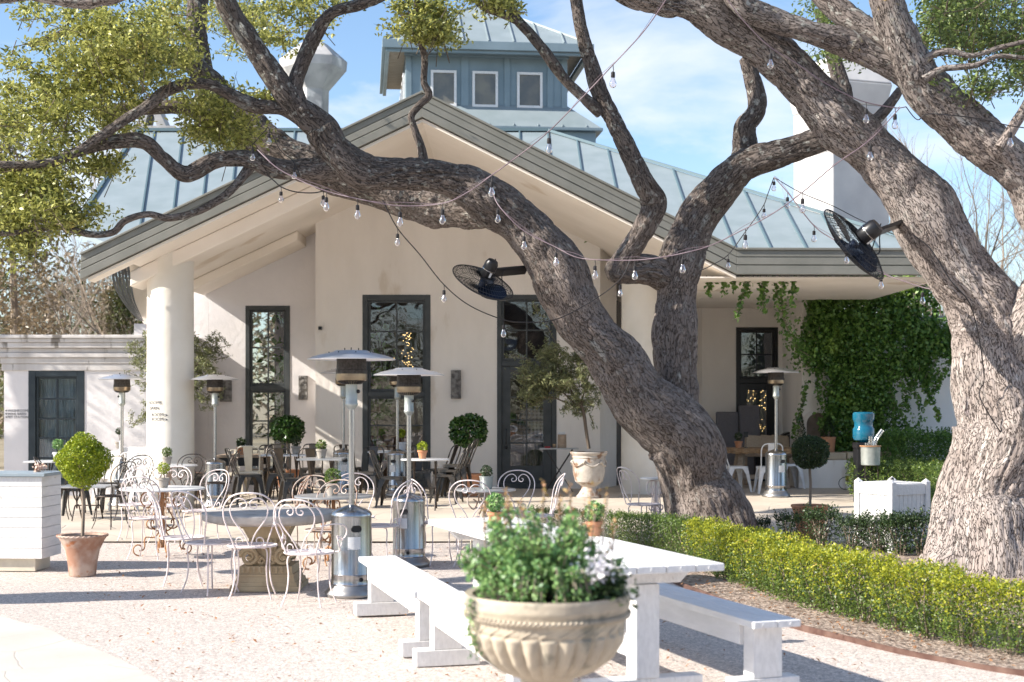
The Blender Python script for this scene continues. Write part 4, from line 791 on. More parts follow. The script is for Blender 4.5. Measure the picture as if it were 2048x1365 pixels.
crown(T1, [(250, -430, 16, 600, 320, 2.6, 210), (900, -450, 16, 460, 220, 2.4, 100), (-380, 40, 15.5, 280, 260, 1.6, 50)], lf_oakd, leaf=.085, per=26, rad=.34, seed=5, twigs=False)
crown(T2, [(1955, 50, 14.4, 120, 85, 1.4, 120), (2060, 110, 14.6, 60, 80, .9, 50), (1900, 20, 14.6, 60, 45, 1, 34), (1965, 165, 13.4, 50, 25, .4, 12)], lf_oakd, seed=6, per=60, rad=.21)
crown(T2, [(1690, 75, 15, 55, 60, .6, 26), (1650, 20, 15, 40, 30, .5, 10), (1655, 115, 15.2, 30, 14, .3, 5)], lf_oakd, seed=16, per=60, rad=.21, twigs=False)
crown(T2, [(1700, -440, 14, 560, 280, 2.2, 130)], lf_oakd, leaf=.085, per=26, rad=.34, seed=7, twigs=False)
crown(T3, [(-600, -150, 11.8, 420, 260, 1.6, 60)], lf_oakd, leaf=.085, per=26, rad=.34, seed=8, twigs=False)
g = np.random.default_rng(77); C = []
for _ in range(120):
    q = g.normal(size=3); q /= np.linalg.norm(q); q *= g.uniform(.1, 1) ** .4; p = np.array([-15.0, 24.7, 5.8]) + q * (2.6, 1.7, 2.9); o = g.normal(size=(34, 3)) * .28; C.append(p + o)
leaves("crown", np.concatenate(C), .09, lf_oakd, T4)
# ================================================================ bare trees and evergreens beyond the buildings
def bare_mesh(seed, h, spread=.5, r0=.16, lv=5, up=.10):
    g = random.Random(seed); mb = MB()
    def br(p, d, ln, r, k):
        n = 3; pts = [p]; rs = [r]
        for i in range(n):
            d = (d + Vector((g.gauss(0, .16), g.gauss(0, .16), g.gauss(0, .10) + up))).normalized(); p = p + d * ln / n; pts.append(p); rs.append(r * (1 - .38 * (i + 1) / n))
        mb.tube(pts, rs, 5 if k > 3 else 3, False)
        if k == 0: return
        for j in range(3 if k > 1 else 4):
            t = g.uniform(.35, 1.0); q = pts[int(t * n)] if t < 1 else pts[-1]
            nd = (d + Vector((g.gauss(0, spread), g.gauss(0, spread), g.gauss(0, spread * .6)))).normalized(); br(q, nd, ln * g.uniform(.58, .82), rs[-1] * g.uniform(.55, .8), k - 1)
        br(pts[-1], d, ln * .75, rs[-1] * .85, k - 1)
    br(Vector((0, 0, -.1)), Vector((g.gauss(0, .08), 0, 1)), h * .34, r0, lv); return mb
protos = []
for i, (s, h, sp) in enumerate(((1, 6.5, .55), (9, 7.5, .45), (23, 6.0, .62))):
    root = thing("bare_tree", "leafless tree", "tree"); bare_mesh(s, h, sp).build("trunk", lf_twig, root, 180); protos.append(Proto(root))
spots = [(60, 44, 0, "leafless tree behind the low annex roof, farthest left", 1.0), (150, 40, 1, "tall leafless tree behind the annex, beneath the oak leaves", .95), (225, 42, 2, "pale twiggy tree right behind the annex cornice", 1.0), (-30, 38, 2, "leafless tree behind the annex at the picture's left edge", 1.1), (275, 48, 0, "leafless tree between annex and porch column", .9), (110, 52, 1, "farther leafless tree seen over the annex", 1.15),
         (1640, 52, 1, "bare tree beside the broad chimney", 1.55), (1860, 46, 0, "bare tree between the two forks of the right oak", 1.5), (1990, 40, 1, "bare tree under the right fork of the right oak", 1.35), (1950, 50, 2, "far bare tree over the garden wall", 1.5), (2070, 44, 0, "bare tree at the right edge behind the oak", 1.5), (1800, 44, 2, "bare pale tree rising over the ivy", 1.0), (1880, 38, 2, "bare tree just behind the garden wall coping", .95), (330, 36, 1, "bare tree behind the left roof end", 1.25)]
for i, (u, d, k, lab, sc) in enumerate(spots): protos[k].put((X(u, d), d, -.05), i * 1.1, lab, "bare winter trees beyond the buildings", sc)
for u, d, h, w_, lab in ((20, 30, 7.2, 1.5, "dark evergreen behind the annex, left of the oak leaves"), (245, 37, 4.6, 1.2, "green cedar behind the annex beside the porch eave"), (95, 56, 7.0, 3.0, "olive green cedar far behind the annex"), (205, 58, 7.6, 3.2, "far cedar behind the bare trees at left"), (1790, 60, 4.8, 3.2, "low far cedar behind the garden wall")):
    t = thing("cedar_tree", lab, "tree", (X(u, d), d, 0)); mb = MB(); mb.tube([(0, 0, -.1), (.1, 0, h * .5), (0, 0, h * .92)], [.10, .08, .03], 7); mb.build("trunk", lf_twig, t)
    n_ = 170 if d < 40 else 60; C = []
    for _ in range(n_):
        q = rng.normal(size=3); q /= np.linalg.norm(q); z = h * rng.uniform(.15, 1); rr = w_ * (1 - (z / h) ** 2 * .75) * rng.uniform(.2, 1) ** .5; a = rng.uniform(0, 6.28)
        o = rng.normal(size=(46, 3)) * (.26, .26, .17); C.append(np.array([rr * math.cos(a), rr * math.sin(a), z]) + o)
    leaves("crown", np.concatenate(C), .12, lf_cedar, t, aspect=.5)
C = []; g = np.random.default_rng(4)
for _ in range(1700):
    a = g.uniform(-1, 1); x = a * 40; y = 72 + g.normal() * 4; z = g.uniform(0, 1) ** .8 * ((7.6 if x < -8 else 4.2) + 1.2 * math.sin(x * .23) + .8 * math.sin(x * .61)); o = g.normal(size=(22, 3)) * (.8, .6, .5); C.append(np.array([x, y, max(.1, z)]) + o)
leaves("far_woods", np.concatenate(C), .42, mat("far_wood_leaf", (.16, .125, .085), (.27, .225, .165), island=True, rough=.9, c3=(.10, .12, .05), c3t=.56, c3s=.12, coord='World'), aspect=.35, kind='stuff')
# ================================================================ clipped boxwood hedge: individual shrubs
def shrub_root(seed, w_, h, n_, m, size, label, stems=6, dense=.5, name="boxwood_shrub", young=None, shoots=42, sh=(.02, .09)):
    root = thing(name, label, "shrub"); g = np.random.default_rng(seed); C = []; mb = MB()
    for i in range(n_):
        a = g.uniform(0, 6.28); k = g.uniform(0, 1) ** dense; z = h * (.06 + .94 * g.uniform(0, 1) ** .85)
        wl = w_ * (.62 + .38 * min(1, z / h * 2.2)) * (1 - .18 * max(0, z / h - .8) * 5 * .5) * (1 + .10 * math.sin(3 * a + seed) + .07 * math.sin(7 * a + 9 * z)); C.append((wl * k * math.cos(a), wl * k * math.sin(a), z + .03 * math.sin(9 * a) * (z / h)))
    for i in range(int(n_ / shoots)):        # shoots standing above the clipped top
        a = g.uniform(0, 6.28); k = g.uniform(0, 1) ** .5 * w_ * .95; x, y = k * math.cos(a), k * math.sin(a); hh = g.uniform(*sh) * (h / .5)
        for j in range(9 if shoots > 30 else 20): C.append((x * (1 + .3 * (shoots < 30) * j / 20) + g.normal() * .011, y + g.normal() * .011, h * (.96 if shoots > 30 else .8) + hh * j / (8 if shoots > 30 else 19)))
    if young is None: leaves("foliage", C, size, m, root, aspect=.55, upbias=.1)
    else:
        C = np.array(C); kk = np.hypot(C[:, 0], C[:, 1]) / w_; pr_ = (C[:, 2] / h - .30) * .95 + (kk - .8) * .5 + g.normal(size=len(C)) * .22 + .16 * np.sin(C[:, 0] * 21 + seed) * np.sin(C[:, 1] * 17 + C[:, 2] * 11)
        yb = pr_ > .33; leaves("foliage", C[~yb], size, m, root, aspect=.55, upbias=.1); leaves("yellow_leaves", C[yb], size * 1.05, young, root, aspect=.55, upbias=.1)  # yellow material on higher, outer leaves; green on lower, inner ones
    for i in range(stems):
        a = i * 6.28 / stems; mb.tube([(.03 * math.cos(a), .03 * math.sin(a), -.03), (w_ * .3 * math.cos(a), w_ * .3 * math.sin(a), h * .4), (w_ * .6 * math.cos(a + .3), w_ * .6 * math.sin(a + .3), h * .85)], [.009, .007, .003], 4, False)
    mb.build("stem", lf_twig, root); return Proto(root)
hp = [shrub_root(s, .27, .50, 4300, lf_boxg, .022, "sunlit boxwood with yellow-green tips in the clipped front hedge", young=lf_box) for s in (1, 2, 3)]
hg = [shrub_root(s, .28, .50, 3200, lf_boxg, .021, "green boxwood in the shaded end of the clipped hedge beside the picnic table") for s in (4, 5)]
hpath = crom([(1075, 17.3), (1150, 16.9), (1250, 16.2), (1360, 15.1), (1465, 13.5), (1585, 12.05), (1740, 10.85), (1890, 10.05), (2045, 9.5), (2200, 9.1)], 24)
acc = 0; last = None; idx = 0
for u, d in hpath:
    p = Vector((X(u, d), d, 0))
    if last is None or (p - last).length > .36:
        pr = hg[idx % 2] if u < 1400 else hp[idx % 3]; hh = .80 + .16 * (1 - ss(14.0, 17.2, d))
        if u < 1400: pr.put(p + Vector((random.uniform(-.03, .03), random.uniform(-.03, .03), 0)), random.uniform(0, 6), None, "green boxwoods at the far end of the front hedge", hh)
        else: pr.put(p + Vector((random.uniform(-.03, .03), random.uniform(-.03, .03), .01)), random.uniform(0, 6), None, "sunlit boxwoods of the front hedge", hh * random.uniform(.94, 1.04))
        last = p; idx += 1
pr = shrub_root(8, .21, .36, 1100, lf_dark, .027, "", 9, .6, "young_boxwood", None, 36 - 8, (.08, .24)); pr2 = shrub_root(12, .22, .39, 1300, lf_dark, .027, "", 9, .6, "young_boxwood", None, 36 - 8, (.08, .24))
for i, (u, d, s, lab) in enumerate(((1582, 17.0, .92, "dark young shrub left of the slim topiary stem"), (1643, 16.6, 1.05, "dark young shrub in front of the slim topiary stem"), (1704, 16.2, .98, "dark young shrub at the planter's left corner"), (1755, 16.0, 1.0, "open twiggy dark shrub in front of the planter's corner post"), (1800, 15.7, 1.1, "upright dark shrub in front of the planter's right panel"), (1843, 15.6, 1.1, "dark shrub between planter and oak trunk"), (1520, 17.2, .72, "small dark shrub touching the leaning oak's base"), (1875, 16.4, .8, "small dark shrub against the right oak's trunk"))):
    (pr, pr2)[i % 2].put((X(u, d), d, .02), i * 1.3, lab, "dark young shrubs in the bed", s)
# low green hedges behind the planter box
lowh = shrub_root(21, .42, .55, 2600, lf_boxg, .032, "green clipped shrub of the low hedge behind the white planter", 6, .4, "low_hedge_shrub")
for i, (u, d) in enumerate(((1745, 22.5), (1790, 22.3), (1835, 22.0), (1880, 21.6), (1915, 21.0), (1740, 24.6), (1800, 24.4), (1860, 24.2), (1905, 23.6), (1885, 19.0), (1905, 18.6))):
    lowh.put((X(u, d), d, gz(X(u, d), d)), i * 2.1, None, "low green hedge behind the white planter", 1.05 if i < 9 else .95)
hi = shrub_root(31, .55, .95, 3200, lf_ivy, .045, "bushy green shrub at the foot of the garden wall", 6, .4, "wall_shrub")
for i, (u, d) in enumerate(((1775, 26.2), (1830, 26.0), (1885, 25.8), (1935, 25.6))): hi.put((X(u, d), d, .1), i * 1.9, None, "leafy shrubs along the foot of the garden wall", 1.0 + .08 * (i % 2))
# ================================================================ ivy: one vine plant on the wall corner and under the eave
IV = thing("ivy", "dense green ivy covering the wall corner and spilling from the low eave", "climbing plant", (6.5, 27, 0)); C = []; g = np.random.default_rng(17)
def patch(u, v, ru, rv, n_, d=26.95, th=.22, den=34):
    for _ in range(n_):
        a = g.uniform(0, 6.28); k = g.uniform(0, 1) ** .5; p = P(u + ru * k * math.cos(a), v + rv * k * math.sin(a), d - g.uniform(0, th)); C.append(np.array(p) + g.normal(size=(den, 3)) * (.10, .05, .10))
for q in ((1650, 600, 28, 50, 34), (1720, 600, 90, 50, 120), (1800, 590, 60, 40, 60), (1690, 690, 80, 60, 130), (1780, 690, 90, 50, 110), (1870, 680, 60, 40, 70), (1910, 690, 30, 45, 24), (1690, 780, 36, 60, 60), (1720, 790, 60, 70, 120), (1700, 860, 50, 60, 90), (1700, 920, 30, 45, 40), (1800, 745, 60, 28, 36), (1745, 890, 50, 40, 36), (1850, 735, 30, 26, 12), (1640, 680, 30, 60, 34), (1612, 700, 12, 60, 10), (1762, 830, 26, 60, 22), (1780, 900, 34, 22, 12), (1822, 860, 34, 20, 6)): patch(*q)
vt = MB()
def strand(u, v, ln, d=26.9, drift=0.0, amp=.05, den=15):
    p = P(u, v, d); pts = [p]; dx = g.normal() * amp
    for i in range(int(ln / .10)):
        dx = dx * .8 + g.normal() * amp * .35; p = p + Vector((dx + drift, g.normal() * .006, -.095)); pts.append(p); C.append(np.array(p) + g.normal(size=(den, 3)) * (.028, .02, .035))
    if len(pts) > 1: vt.tube(pts, .006, 4, False)
for _ in range(40): strand(g.uniform(1600, 1900), g.uniform(555, 620), g.uniform(.3, 1.3))
for u, v, ln, dr_ in ((1765, 830, .9, .02), (1778, 770, 1.0, .03), (1840, 730, .6, -.02), (1800, 760, .7, .03), (1870, 720, .7, .01), (1605, 640, 1.6, .01), (1612, 760, 1.1, .02), (1895, 730, .5, -.03), (1855, 745, .9, .02), (1825, 770, .6, -.03), (1880, 735, .8, .0), (1790, 800, .9, .04), (1810, 700, 1.2, .02), (1668, 850, .5, .01)): strand(u, v, ln, 26.75, dr_)
for u in (1413, 1425, 1432, 1447, 1466, 1480, 1487, 1510, 1520, 1534, 1548, 1562, 1572, 1590): strand(u, 548 + g.uniform(0, 6), g.uniform(.10, .75) * (1 if u > 1460 else .5), 22.6 + g.uniform(0, .4), 0, .03, 13)
q = crom([(1548, 552), (1562, 600), (1568, 640), (1585, 680), (1600, 700), (1618, 712)], 8)
vt.tube([P(u, v, 24.5) for u, v in q], .012, 5)
for u, v in q: C.append(np.array(P(u, v, 24.5)) + g.normal(size=(9, 3)) * .07)
for u, v in ((1178, 470), (1186, 478), (1196, 470), (1200, 482), (1212, 487), (1317, 500), (1316, 490)): C.append(np.array(P(u, v, 25.9)) + g.normal(size=(16, 3)) * (.06, .02, .04))
CC_ = np.concatenate(C) - np.array([6.5, 27, 0]); leaves("foliage", CC_, .075, lf_ivy, IV, aspect=.7, upbias=.0)
for i, p in enumerate(vt.v): vt.v[i] = (p[0] - 6.5, p[1] - 27, p[2])
vt.build("vine_stems", lf_twig, IV, kind="stuff")

# woods added out of view behind the camera to darken the window reflections
C = []; g = np.random.default_rng(41)
for _ in range(2600):
    x = g.uniform(-50, 60); y = -26 + g.normal() * 3; h = 7 + 2.5 * math.sin(x * .31) + 1.6 * math.sin(x * .83); z = g.uniform(0, 1) ** .8 * h; C.append(np.array([x, y, max(.2, z)]) + g.normal(size=(20, 3)) * (1, .8, .6))
leaves("added_rear_woods", np.concatenate(C), .32, lf_cedar, aspect=.5, kind='stuff')
# ================================================================ furniture makers
def ring(r, z, n=28, c=(0, 0), ry=None): return [(c[0] + r * math.cos(2 * math.pi * i / n), c[1] + (ry or r) * math.sin(2 * math.pi * i / n), z) for i in range(n)]
def heater():
    t = thing("patio_heater", "stainless patio heater", "patio heater")
    mb = MB(); mb.lathe([(.225, 0), (.235, .015), (.235, .03), (.215, .06), (.19, .085), (.182, .10)], 40); mb.build("base", steeld, t, smooth=40)
    mb = MB(); a_h = -math.pi / 2 + .05
    mb.lathe([(.178, .10), (.182, .11), (.178, .12), (.176, .19), (.178, .195), (.176, .20), (.176, .70), (.180, .705), (.180, .715), (.172, .735), (.14, .76), (.06, .79), (.03, .80)], 56, capb=False); tank = mb.build("tank_housing", steel, t, smooth=35)
    mb = MB()
    def oval(cx, cz, w_, h_, r0):
        n = 20; pts = [(cx + w_ * (1 if math.cos(2 * math.pi * i / n) > 0 else -1) + h_ * math.cos(2 * math.pi * i / n), cz + h_ * math.sin(2 * math.pi * i / n)) for i in range(n)]
        def w3(x, z, rr): a = -math.pi / 2 + x / .177; return (rr * math.cos(a), rr * math.sin(a), z)
        mb.add([w3(x, z, r0) for x, z in pts], [tuple(range(n))])
        mb.tube([w3(x, z, r0 + .001) for x, z in pts], .004, 5, closed=True)
    oval(.045, .60, .018, .026, .1805); mb.build("vent_hole", black, tank); mb = MB(); oval(.09, .155, .0005, .014, .1805); mb.build("vent_hole", black, tank)
    mb = MB(); mb.add([(.1795 * math.cos(-math.pi / 2 + x / .178), .1795 * math.sin(-math.pi / 2 + x / .178), z) for x in [i * .014 - .03 for i in range(9)] for z in (.42, .53)], [(2 * i, 2 * i + 2, 2 * i + 3, 2 * i + 1) for i in range(8)]); mb.build("label", paper, tank)
    mb = MB()
    for i in range(8):
        z = .432 + i * .0115; n = 8; k = 7 if i % 3 else 5
        mb.add([(.1803 * math.cos(-math.pi / 2 + x / .178), .1803 * math.sin(-math.pi / 2 + x / .178), zz_) for x in [j * .012 - .022 for j in range(k)] for zz_ in (z, z + .004)], [(2 * j, 2 * j + 2, 2 * j + 3, 2 * j + 1) for j in range(k - 1)])
    mb = MB(); mb.tube([(0, 0, .79), (0, 0, 1.70)], .0255, 20); mb.build("pole", steel, t, smooth=60)
    mb = MB(); mb.lathe([(.028, 1.64), (.045, 1.665), (.056, 1.68), (.056, 1.695), (.052, 1.70), (.052, 1.86), (.056, 1.87)], 28); cl = mb.build("gas_collar", zincp, t, smooth=40)
    mb = MB(); mb.sphere((.058, -.012, 1.80), .018, 10, 8); mb.build("knob", black, cl, smooth=60)
    mb = MB(); mb.lathe([(.06, 1.862), (.11, 1.885), (.135, 1.90), (.137, 1.915), (.137, 1.955), (.132, 1.96)], 36)
    bu = mb.build("burner_cup", brass, t, smooth=35); mb = MB()
    for i in range(30):
        a = 2 * math.pi * i / 30; c, s = math.cos(a), math.sin(a); mb.bar((.078 * c, .078 * s, 1.866), (.122 * c, .122 * s, 1.889), .008, .008)
    mb.build("burner_slots", black, bu)
    mb = MB(); mb.lathe([(.137, 1.955), (.139, 1.985), (.133, 1.99), (.130, 2.10)], 40, capb=False, capt=False); mb.build("emitter_screen", mesh_m, t, smooth=40)
    mb = MB(); mb.lathe([(.385, 2.085), (.387, 2.078), (.388, 2.086), (.30, 2.118), (.20, 2.140), (.16, 2.150), (.145, 2.160), (.02, 2.166), (.001, 2.166)], 8 * 6, capb=False); mb.lathe([(.382, 2.083), (.28, 2.108), (.15, 2.13), (.001, 2.135)], 48, capb=False, capt=False)
    rf_ = mb.build("reflector", mat("reflector_aluminium", (.62, .63, .66), (.55, .56, .60), scale=3, rough=.33, metal=.75) if 'reflector_aluminium' not in bpy.data.materials else bpy.data.materials['reflector_aluminium'], t, smooth=35)
    mb = MB()
    for i in range(8):
        a = 2 * math.pi * i / 8 + .2; mb.sphere((.2 * math.cos(a), .2 * math.sin(a), 2.143), .006, 6, 5)
    for i in range(3):
        a = 2 * math.pi * i / 3 + .5; mb.tube([(.07 * math.cos(a), .07 * math.sin(a), 2.16), (.07 * math.cos(a), .07 * math.sin(a), 2.185)], .005, 6)
    mb.build("bolt", black, rf_); return Proto(t)
HT = heater()
for u, d, sc, rz, lab in ((703, 12.55, 1.0, .1, "nearest steel heater, beside the round stone table, label on its tank"), (818, 14.85, .955, -.5, "steel heater behind the end of the white picnic table"), (244, 23.4, 1.0, -2.4, "steel heater left of the round column, in front of the annex"), (430, 22.9, .985, .2, "steel heater right of the round column"),
                          (687, 24.2, 1.0, .0, "far steel heater whose cap shows left behind the nearest heater"), (795, 24.0, .99, -.6, "far steel heater standing in line behind the second nearest"), (1552, 23.8, 1.0, .25, "steel heater by the rustic table, right of the leaning oak")):
    HT.put(at(u, d), rz, lab, "steel mushroom patio heaters", sc)
# --- wire chair in white, rusty or dark iron; sitter faces +y
def wire_chair(name, m, seatm, arms=False, r=.0058, heart=True, label=""):
    t = thing(name, label, "chair"); z0 = .44
    mb = MB(); mb.tube(ring(.205, z0, 32), .009, 6, closed=True); mb.lathe([(.203, z0 + .002), (.15, z0 - .006), (.05, z0 - .012), (.001, z0 - .013)], 32, capb=False, capt=False)
    mb.tube(ring(.12, z0 - .003, 24), .004, 5, closed=True); mb.build("seat", seatm, t, smooth=60)
    for sx_, sy_ in ((-1, -1), (1, -1), (-1, 1), (1, 1)):
        a = math.atan2(sy_, sx_); c, s = math.cos(a), math.sin(a); mb = MB()
        q = crom([(.12 * c - .05 * s * 0, .12 * s, z0 - .015), (.175 * c, .175 * s, z0 - .02), (.195 * c, .195 * s, z0 - .07), (.185 * c, .185 * s, .26), (.20 * c, .20 * s, .12), (.25 * c, .25 * s, 0)], 5); mb.tube(q, r * 1.15, 6); mb.build("leg", m, t, smooth=60)
    # back: outer hoop, inner heart with scrolls
    def bk(x, z): return (x, -.195 + .03 * abs(x) / .2 * 0 - .14 * max(0, z - z0) / .45 + .06 * (abs(x) / .22) ** 2, z)
    H = .90; mb = MB()
    o = crom([(-.13, z0), (-.17, z0 + .12), (-.215, z0 + .26), (-.20, z0 + .37), (-.12, z0 + .445), (0, z0 + .465), (.12, z0 + .445), (.20, z0 + .37), (.215, z0 + .26), (.17, z0 + .12), (.13, z0)], 6)
    mb.tube([bk(x, z) for x, z in o], r * 1.2, 6)
    if heart:
        for s in (-1, 1):
            q = crom([(s * .005, z0 + .015), (s * .05, z0 + .12), (s * .135, z0 + .24), (s * .155, z0 + .33), (s * .12, z0 + .40), (s * .06, z0 + .42), (s * .015, z0 + .385), (s * .02, z0 + .345), (s * .055, z0 + .335), (s * .07, z0 + .36), (s * .05, z0 + .375)], 5); mb.tube([bk(x, z) for x, z in q], r, 5)
            q = [(s * x, z) for x, z in spiral((.075, z0 + .055), .055, .018, -2.2, 3.4, 16)]; mb.tube([bk(x, z) for x, z in q], r * .9, 5)
    else:
        for s in (-1, 1):
            q = crom([(0, z0 + .03), (s * .06, z0 + .12), (s * .10, z0 + .25), (s * .09, z0 + .38), (s * .03, z0 + .42), (s * .01, z0 + .34), (s * .05, z0 + .31)], 5); mb.tube([bk(x, z) for x, z in q], r, 5)
    mb.build("backrest", m, t, smooth=60)
    if arms:
        for s in (-1, 1):
            q = crom([(s * .20, -.24, z0 + .24), (s * .27, -.10, z0 + .25), (s * .30, .06, z0 + .22), (s * .29, .12, z0 + .15), (s * .26, .08, z0 + .10), (s * .245, .02, z0 + .14), (s * .26, .05, z0 + .02), (s * .20, .10, z0)], 5)
            mb = MB(); mb.tube(q, r * 1.1, 6); mb.tube([(s * a_, b_, c_) for a_, b_, c_ in [(.255 + .0 * k, .06 + .045 * math.cos(k * .5), z0 + .09 + .045 * math.sin(k * .5)) for k in range(13)]], r * .8, 5); mb.build("armrest", m, t, smooth=60)
    return Proto(t)
WC = wire_chair("garden_chair", wirew, wirew); WA = wire_chair("garden_armchair", wirew, wirew, True); WR = wire_chair("garden_chair", wirer, wirer); WD = wire_chair("garden_chair", dkiron, dkiron, False, .0062, True); WN = wire_chair("garden_chair", wirew, wirew, False, .006, False)
def put(pr, u, d, deg, lab, grp=None, sc=1.0, tilt=None): return pr.put(at(u, d), R(deg), lab, grp, sc, tilt)
gw = "white scrolled iron chairs on the gravel"
put(WC, 505, 12.45, 4, "white heart-backed iron chair at the front of the stone table, back to the camera", gw, 1.03)
put(WA, 618, 12.0, -14, "white iron armchair drawn up between stone table and nearest heater", gw, 1.0)
put(WN, 420, 12.75, -38, "grey-white wire chair at the left front of the stone table", gw, 1.02)
put(WC, 366, 13.3, -78, "white wire chair turned sideways left of the stone table", gw)
put(WC, 298, 15.6, -8, "white iron chair with a rusty seat edge in front of the ornate round table", gw)
put(WR, 652, 14.0, 160, "peeling rust-brown iron chair behind the stone table", gw, 1.02)
put(WR, 556, 15.3, 100, "slim rust-flecked iron chair seen side-on behind the stone table", gw)
put(WC, 712, 15.7, 190, "white iron chair behind the nearest heater's pole", gw)
put(WC, 758, 14.6, 75, "white iron chair side-on between the two nearest heaters", gw)
put(WC, 882, 15.0, -70, "white iron chair at the left of the small round table behind the picnic table", gw)
put(WC, 945, 14.9, -5, "white iron chair with its back to the camera at the small round table", gw)
put(WC, 1026, 16.4, 170, "white iron chair on the far side of the small round table", gw)
put(WC, 1070, 15.9, 92, "white iron chair seen edge-on right of the small round table", gw)
put(WN, 1288, 17.6, -60, "white iron chair side-on in front of the second column", gw)
put(WC, 272, 17.6, 178, "white iron chair facing the camera behind the ornate table", gw, 1.0)
put(WC, 402, 16.6, 150, "white iron chair at the right rear of the ornate table", gw)
gd = "dark iron chairs on the patio"
put(WD, 262, 20.6, 165, "dark wire chair left of the round column", gd, 1.02); put(WD, 378, 21.2, 182, "dark heart-backed wire chair in front of the round column", gd); put(WD, 433, 20.3, 92, "dark wire chair edge-on before the column-side heater", gd); put(WD, 222, 19.2, 60, "dark wire chair with a flat seat right of the potted ball tree", gd); put(WD, 116, 20.8, -80, "dark wire chair behind the white bar counter", gd)
# --- pressed metal café chair; sitter faces +y
def cafe_chair(name, m, n=1):
    t = thing(name, "", "chair"); z0 = .45
    mb = MB(); hw_, k = .175, .03
    for i in range(n):
        z = z0 + .045 * i * 2
        pr_ = [(-hw_, -hw_ + k), (-hw_ + k, -hw_), (hw_ - k, -hw_), (hw_, -hw_ + k), (hw_ + .01, hw_ - k), (hw_ - k, hw_ + .01), (-hw_ + k, hw_ + .01), (-hw_ - .01, hw_ - k)]
        nn = len(pr_); mb.add([(x * .93, y * .93, z + .004) for x, y in pr_] + [(x, y, z) for x, y in pr_] + [(x * 1.02, y * 1.02, z - .035) for x, y in pr_] + [(x * .93, y * .93, z - .033) for x, y in pr_], [tuple(range(nn))] + [(j * nn + i2, j * nn + nn * 0 + (i2 + 1) % nn, (j + 1) * nn + (i2 + 1) % nn, (j + 1) * nn + i2)[::-1] for j in range(3) for i2 in range(nn)])
    mb.build("seat", m, t, smooth=35)
    for sx_ in (-1, 1):
        for sy_ in (-1, 1):
            mb = MB(); top = [(.165, .075), (.175, .165), (.085, .175)]
            q = []
            for f, w_, z in ((0, 1, z0 - .03), (.35, .62, z0 - .14), (1.0, .28, .0)):
                cx_, cy_ = .17 + .055 * f, .17 + .055 * f
                for dx, dy in ((0, -.10), (0.0, 0), (-.10, 0)): q.append((sx_ * (cx_ + dx * w_), sy_ * (cy_ + dy * w_), z))
            mb.add(q, [(0, 1, 4, 3), (1, 2, 5, 4), (3, 4, 7, 6), (4, 5, 8, 7)]); o = mb.build("leg", m, t); sm_ = o.modifiers.new("gauge", 'SOLIDIFY'); sm_.thickness = .006
    mb = MB()
    for i in range(n):
        dz = .09 * i; b = lambda x, z: (x, -.175 - .16 * (z - z0) / .42, z + dz)
        mb.tube([b(*p_) for p_ in crom([(-.16, z0 - .02), (-.175, z0 + .16), (-.18, z0 + .30), (-.15, z0 + .375), (-.08, z0 + .40), (.08, z0 + .40), (.15, z0 + .375), (.18, z0 + .30), (.175, z0 + .16), (.16, z0 - .02)], 5)], .011, 8)
    mb.build("back_frame", m, t, smooth=60)
    mb = MB()
    for i in range(n):
        dz = .09 * i; y = lambda z: -.175 - .16 * (z - z0) / .42
        mb.hexa([(-.05, y(z0), z0 + dz), (.05, y(z0), z0 + dz), (.05, y(z0) + .006, z0 + dz), (-.05, y(z0) + .006, z0 + dz)], [(-.075, y(z0 + .40), z0 + .40 + dz), (.075, y(z0 + .40), z0 + .40 + dz), (.075, y(z0 + .40) + .006, z0 + .40 + dz), (-.075, y(z0 + .40) + .006, z0 + .40 + dz)])
    mb.build("back_slat", m, t, bevel=.004); return Proto(t)
CB = cafe_chair("cafe_chair", gun); CC_1 = cafe_chair("cafe_chair", creamp); CWh = cafe_chair("cafe_chair", whitem)
gb = "dark metal cafe chairs on the patio"; gc_ = "cream metal cafe chairs"; gwh = "white metal cafe chairs at the rustic table"
put(CB, 496, 22.2, -68, "dark metal cafe chair turned right, beside the cream chair", gb, 1.02)
put(CC_1, 500, 23.4, 4, "cream metal cafe chair with its slatted back to the camera", gc_, 1.04)
put(CC_1, 468, 25.2, 178, "cream metal cafe chair on the far side of the wooden table", gc_)
put(CB, 590, 20.9, -72, "worn dark cafe chair standing forward of the others, seat towards the heater", gb, 1.03)
put(CB, 562, 22.4, 2, "dark cafe chair with a wide back slat right of the cream chair", gb, 1.02)
put(CB, 628, 22.3, -3, "dark cafe chair at the square zinc table, back to the camera", gb, 1.02)
put(CB, 546, 24.4, 176, "dark cafe chair facing out beneath the bay topiary", gb); put(CB, 622, 24.6, 182, "dark cafe chair on the far side of the square zinc table", gb)
put(CB, 412, 24.3, -82, "dark cafe chair side-on against the round column", gb); put(CB, 398, 24.9, -86, "dark cafe chair half hidden by the round column", gb)
put(CB, 736, 23.1, 168, "dark cafe chair between the two nearest heater poles", gb); put(CB, 785, 21.6, -96, "dark cafe chair facing right, left of the second heater's pole", gb)
for k_, (u, d, z, lab) in enumerate(((893, 22.4, 0, "bottom dark chair of the nested stack by the bay topiary"), (903, 22.42, .075, "middle dark chair of the nested stack by the bay topiary"), (913, 22.44, .15, "topmost dark chair of the nested stack by the bay topiary"))):
    o = CB.put(at(u, d) + Vector((0, 0, z)), R(78), lab, "nested dark cafe chairs")
put(CB, 880, 24.2, 65, "dark cafe chair behind the nested stack", gb)
put(CB, 148, 21.6, 30, "dark cafe chair behind the potted ball tree", gb); put(CB, 205, 22.2, 150, "dark cafe chair under the white table by the annex window", gb)
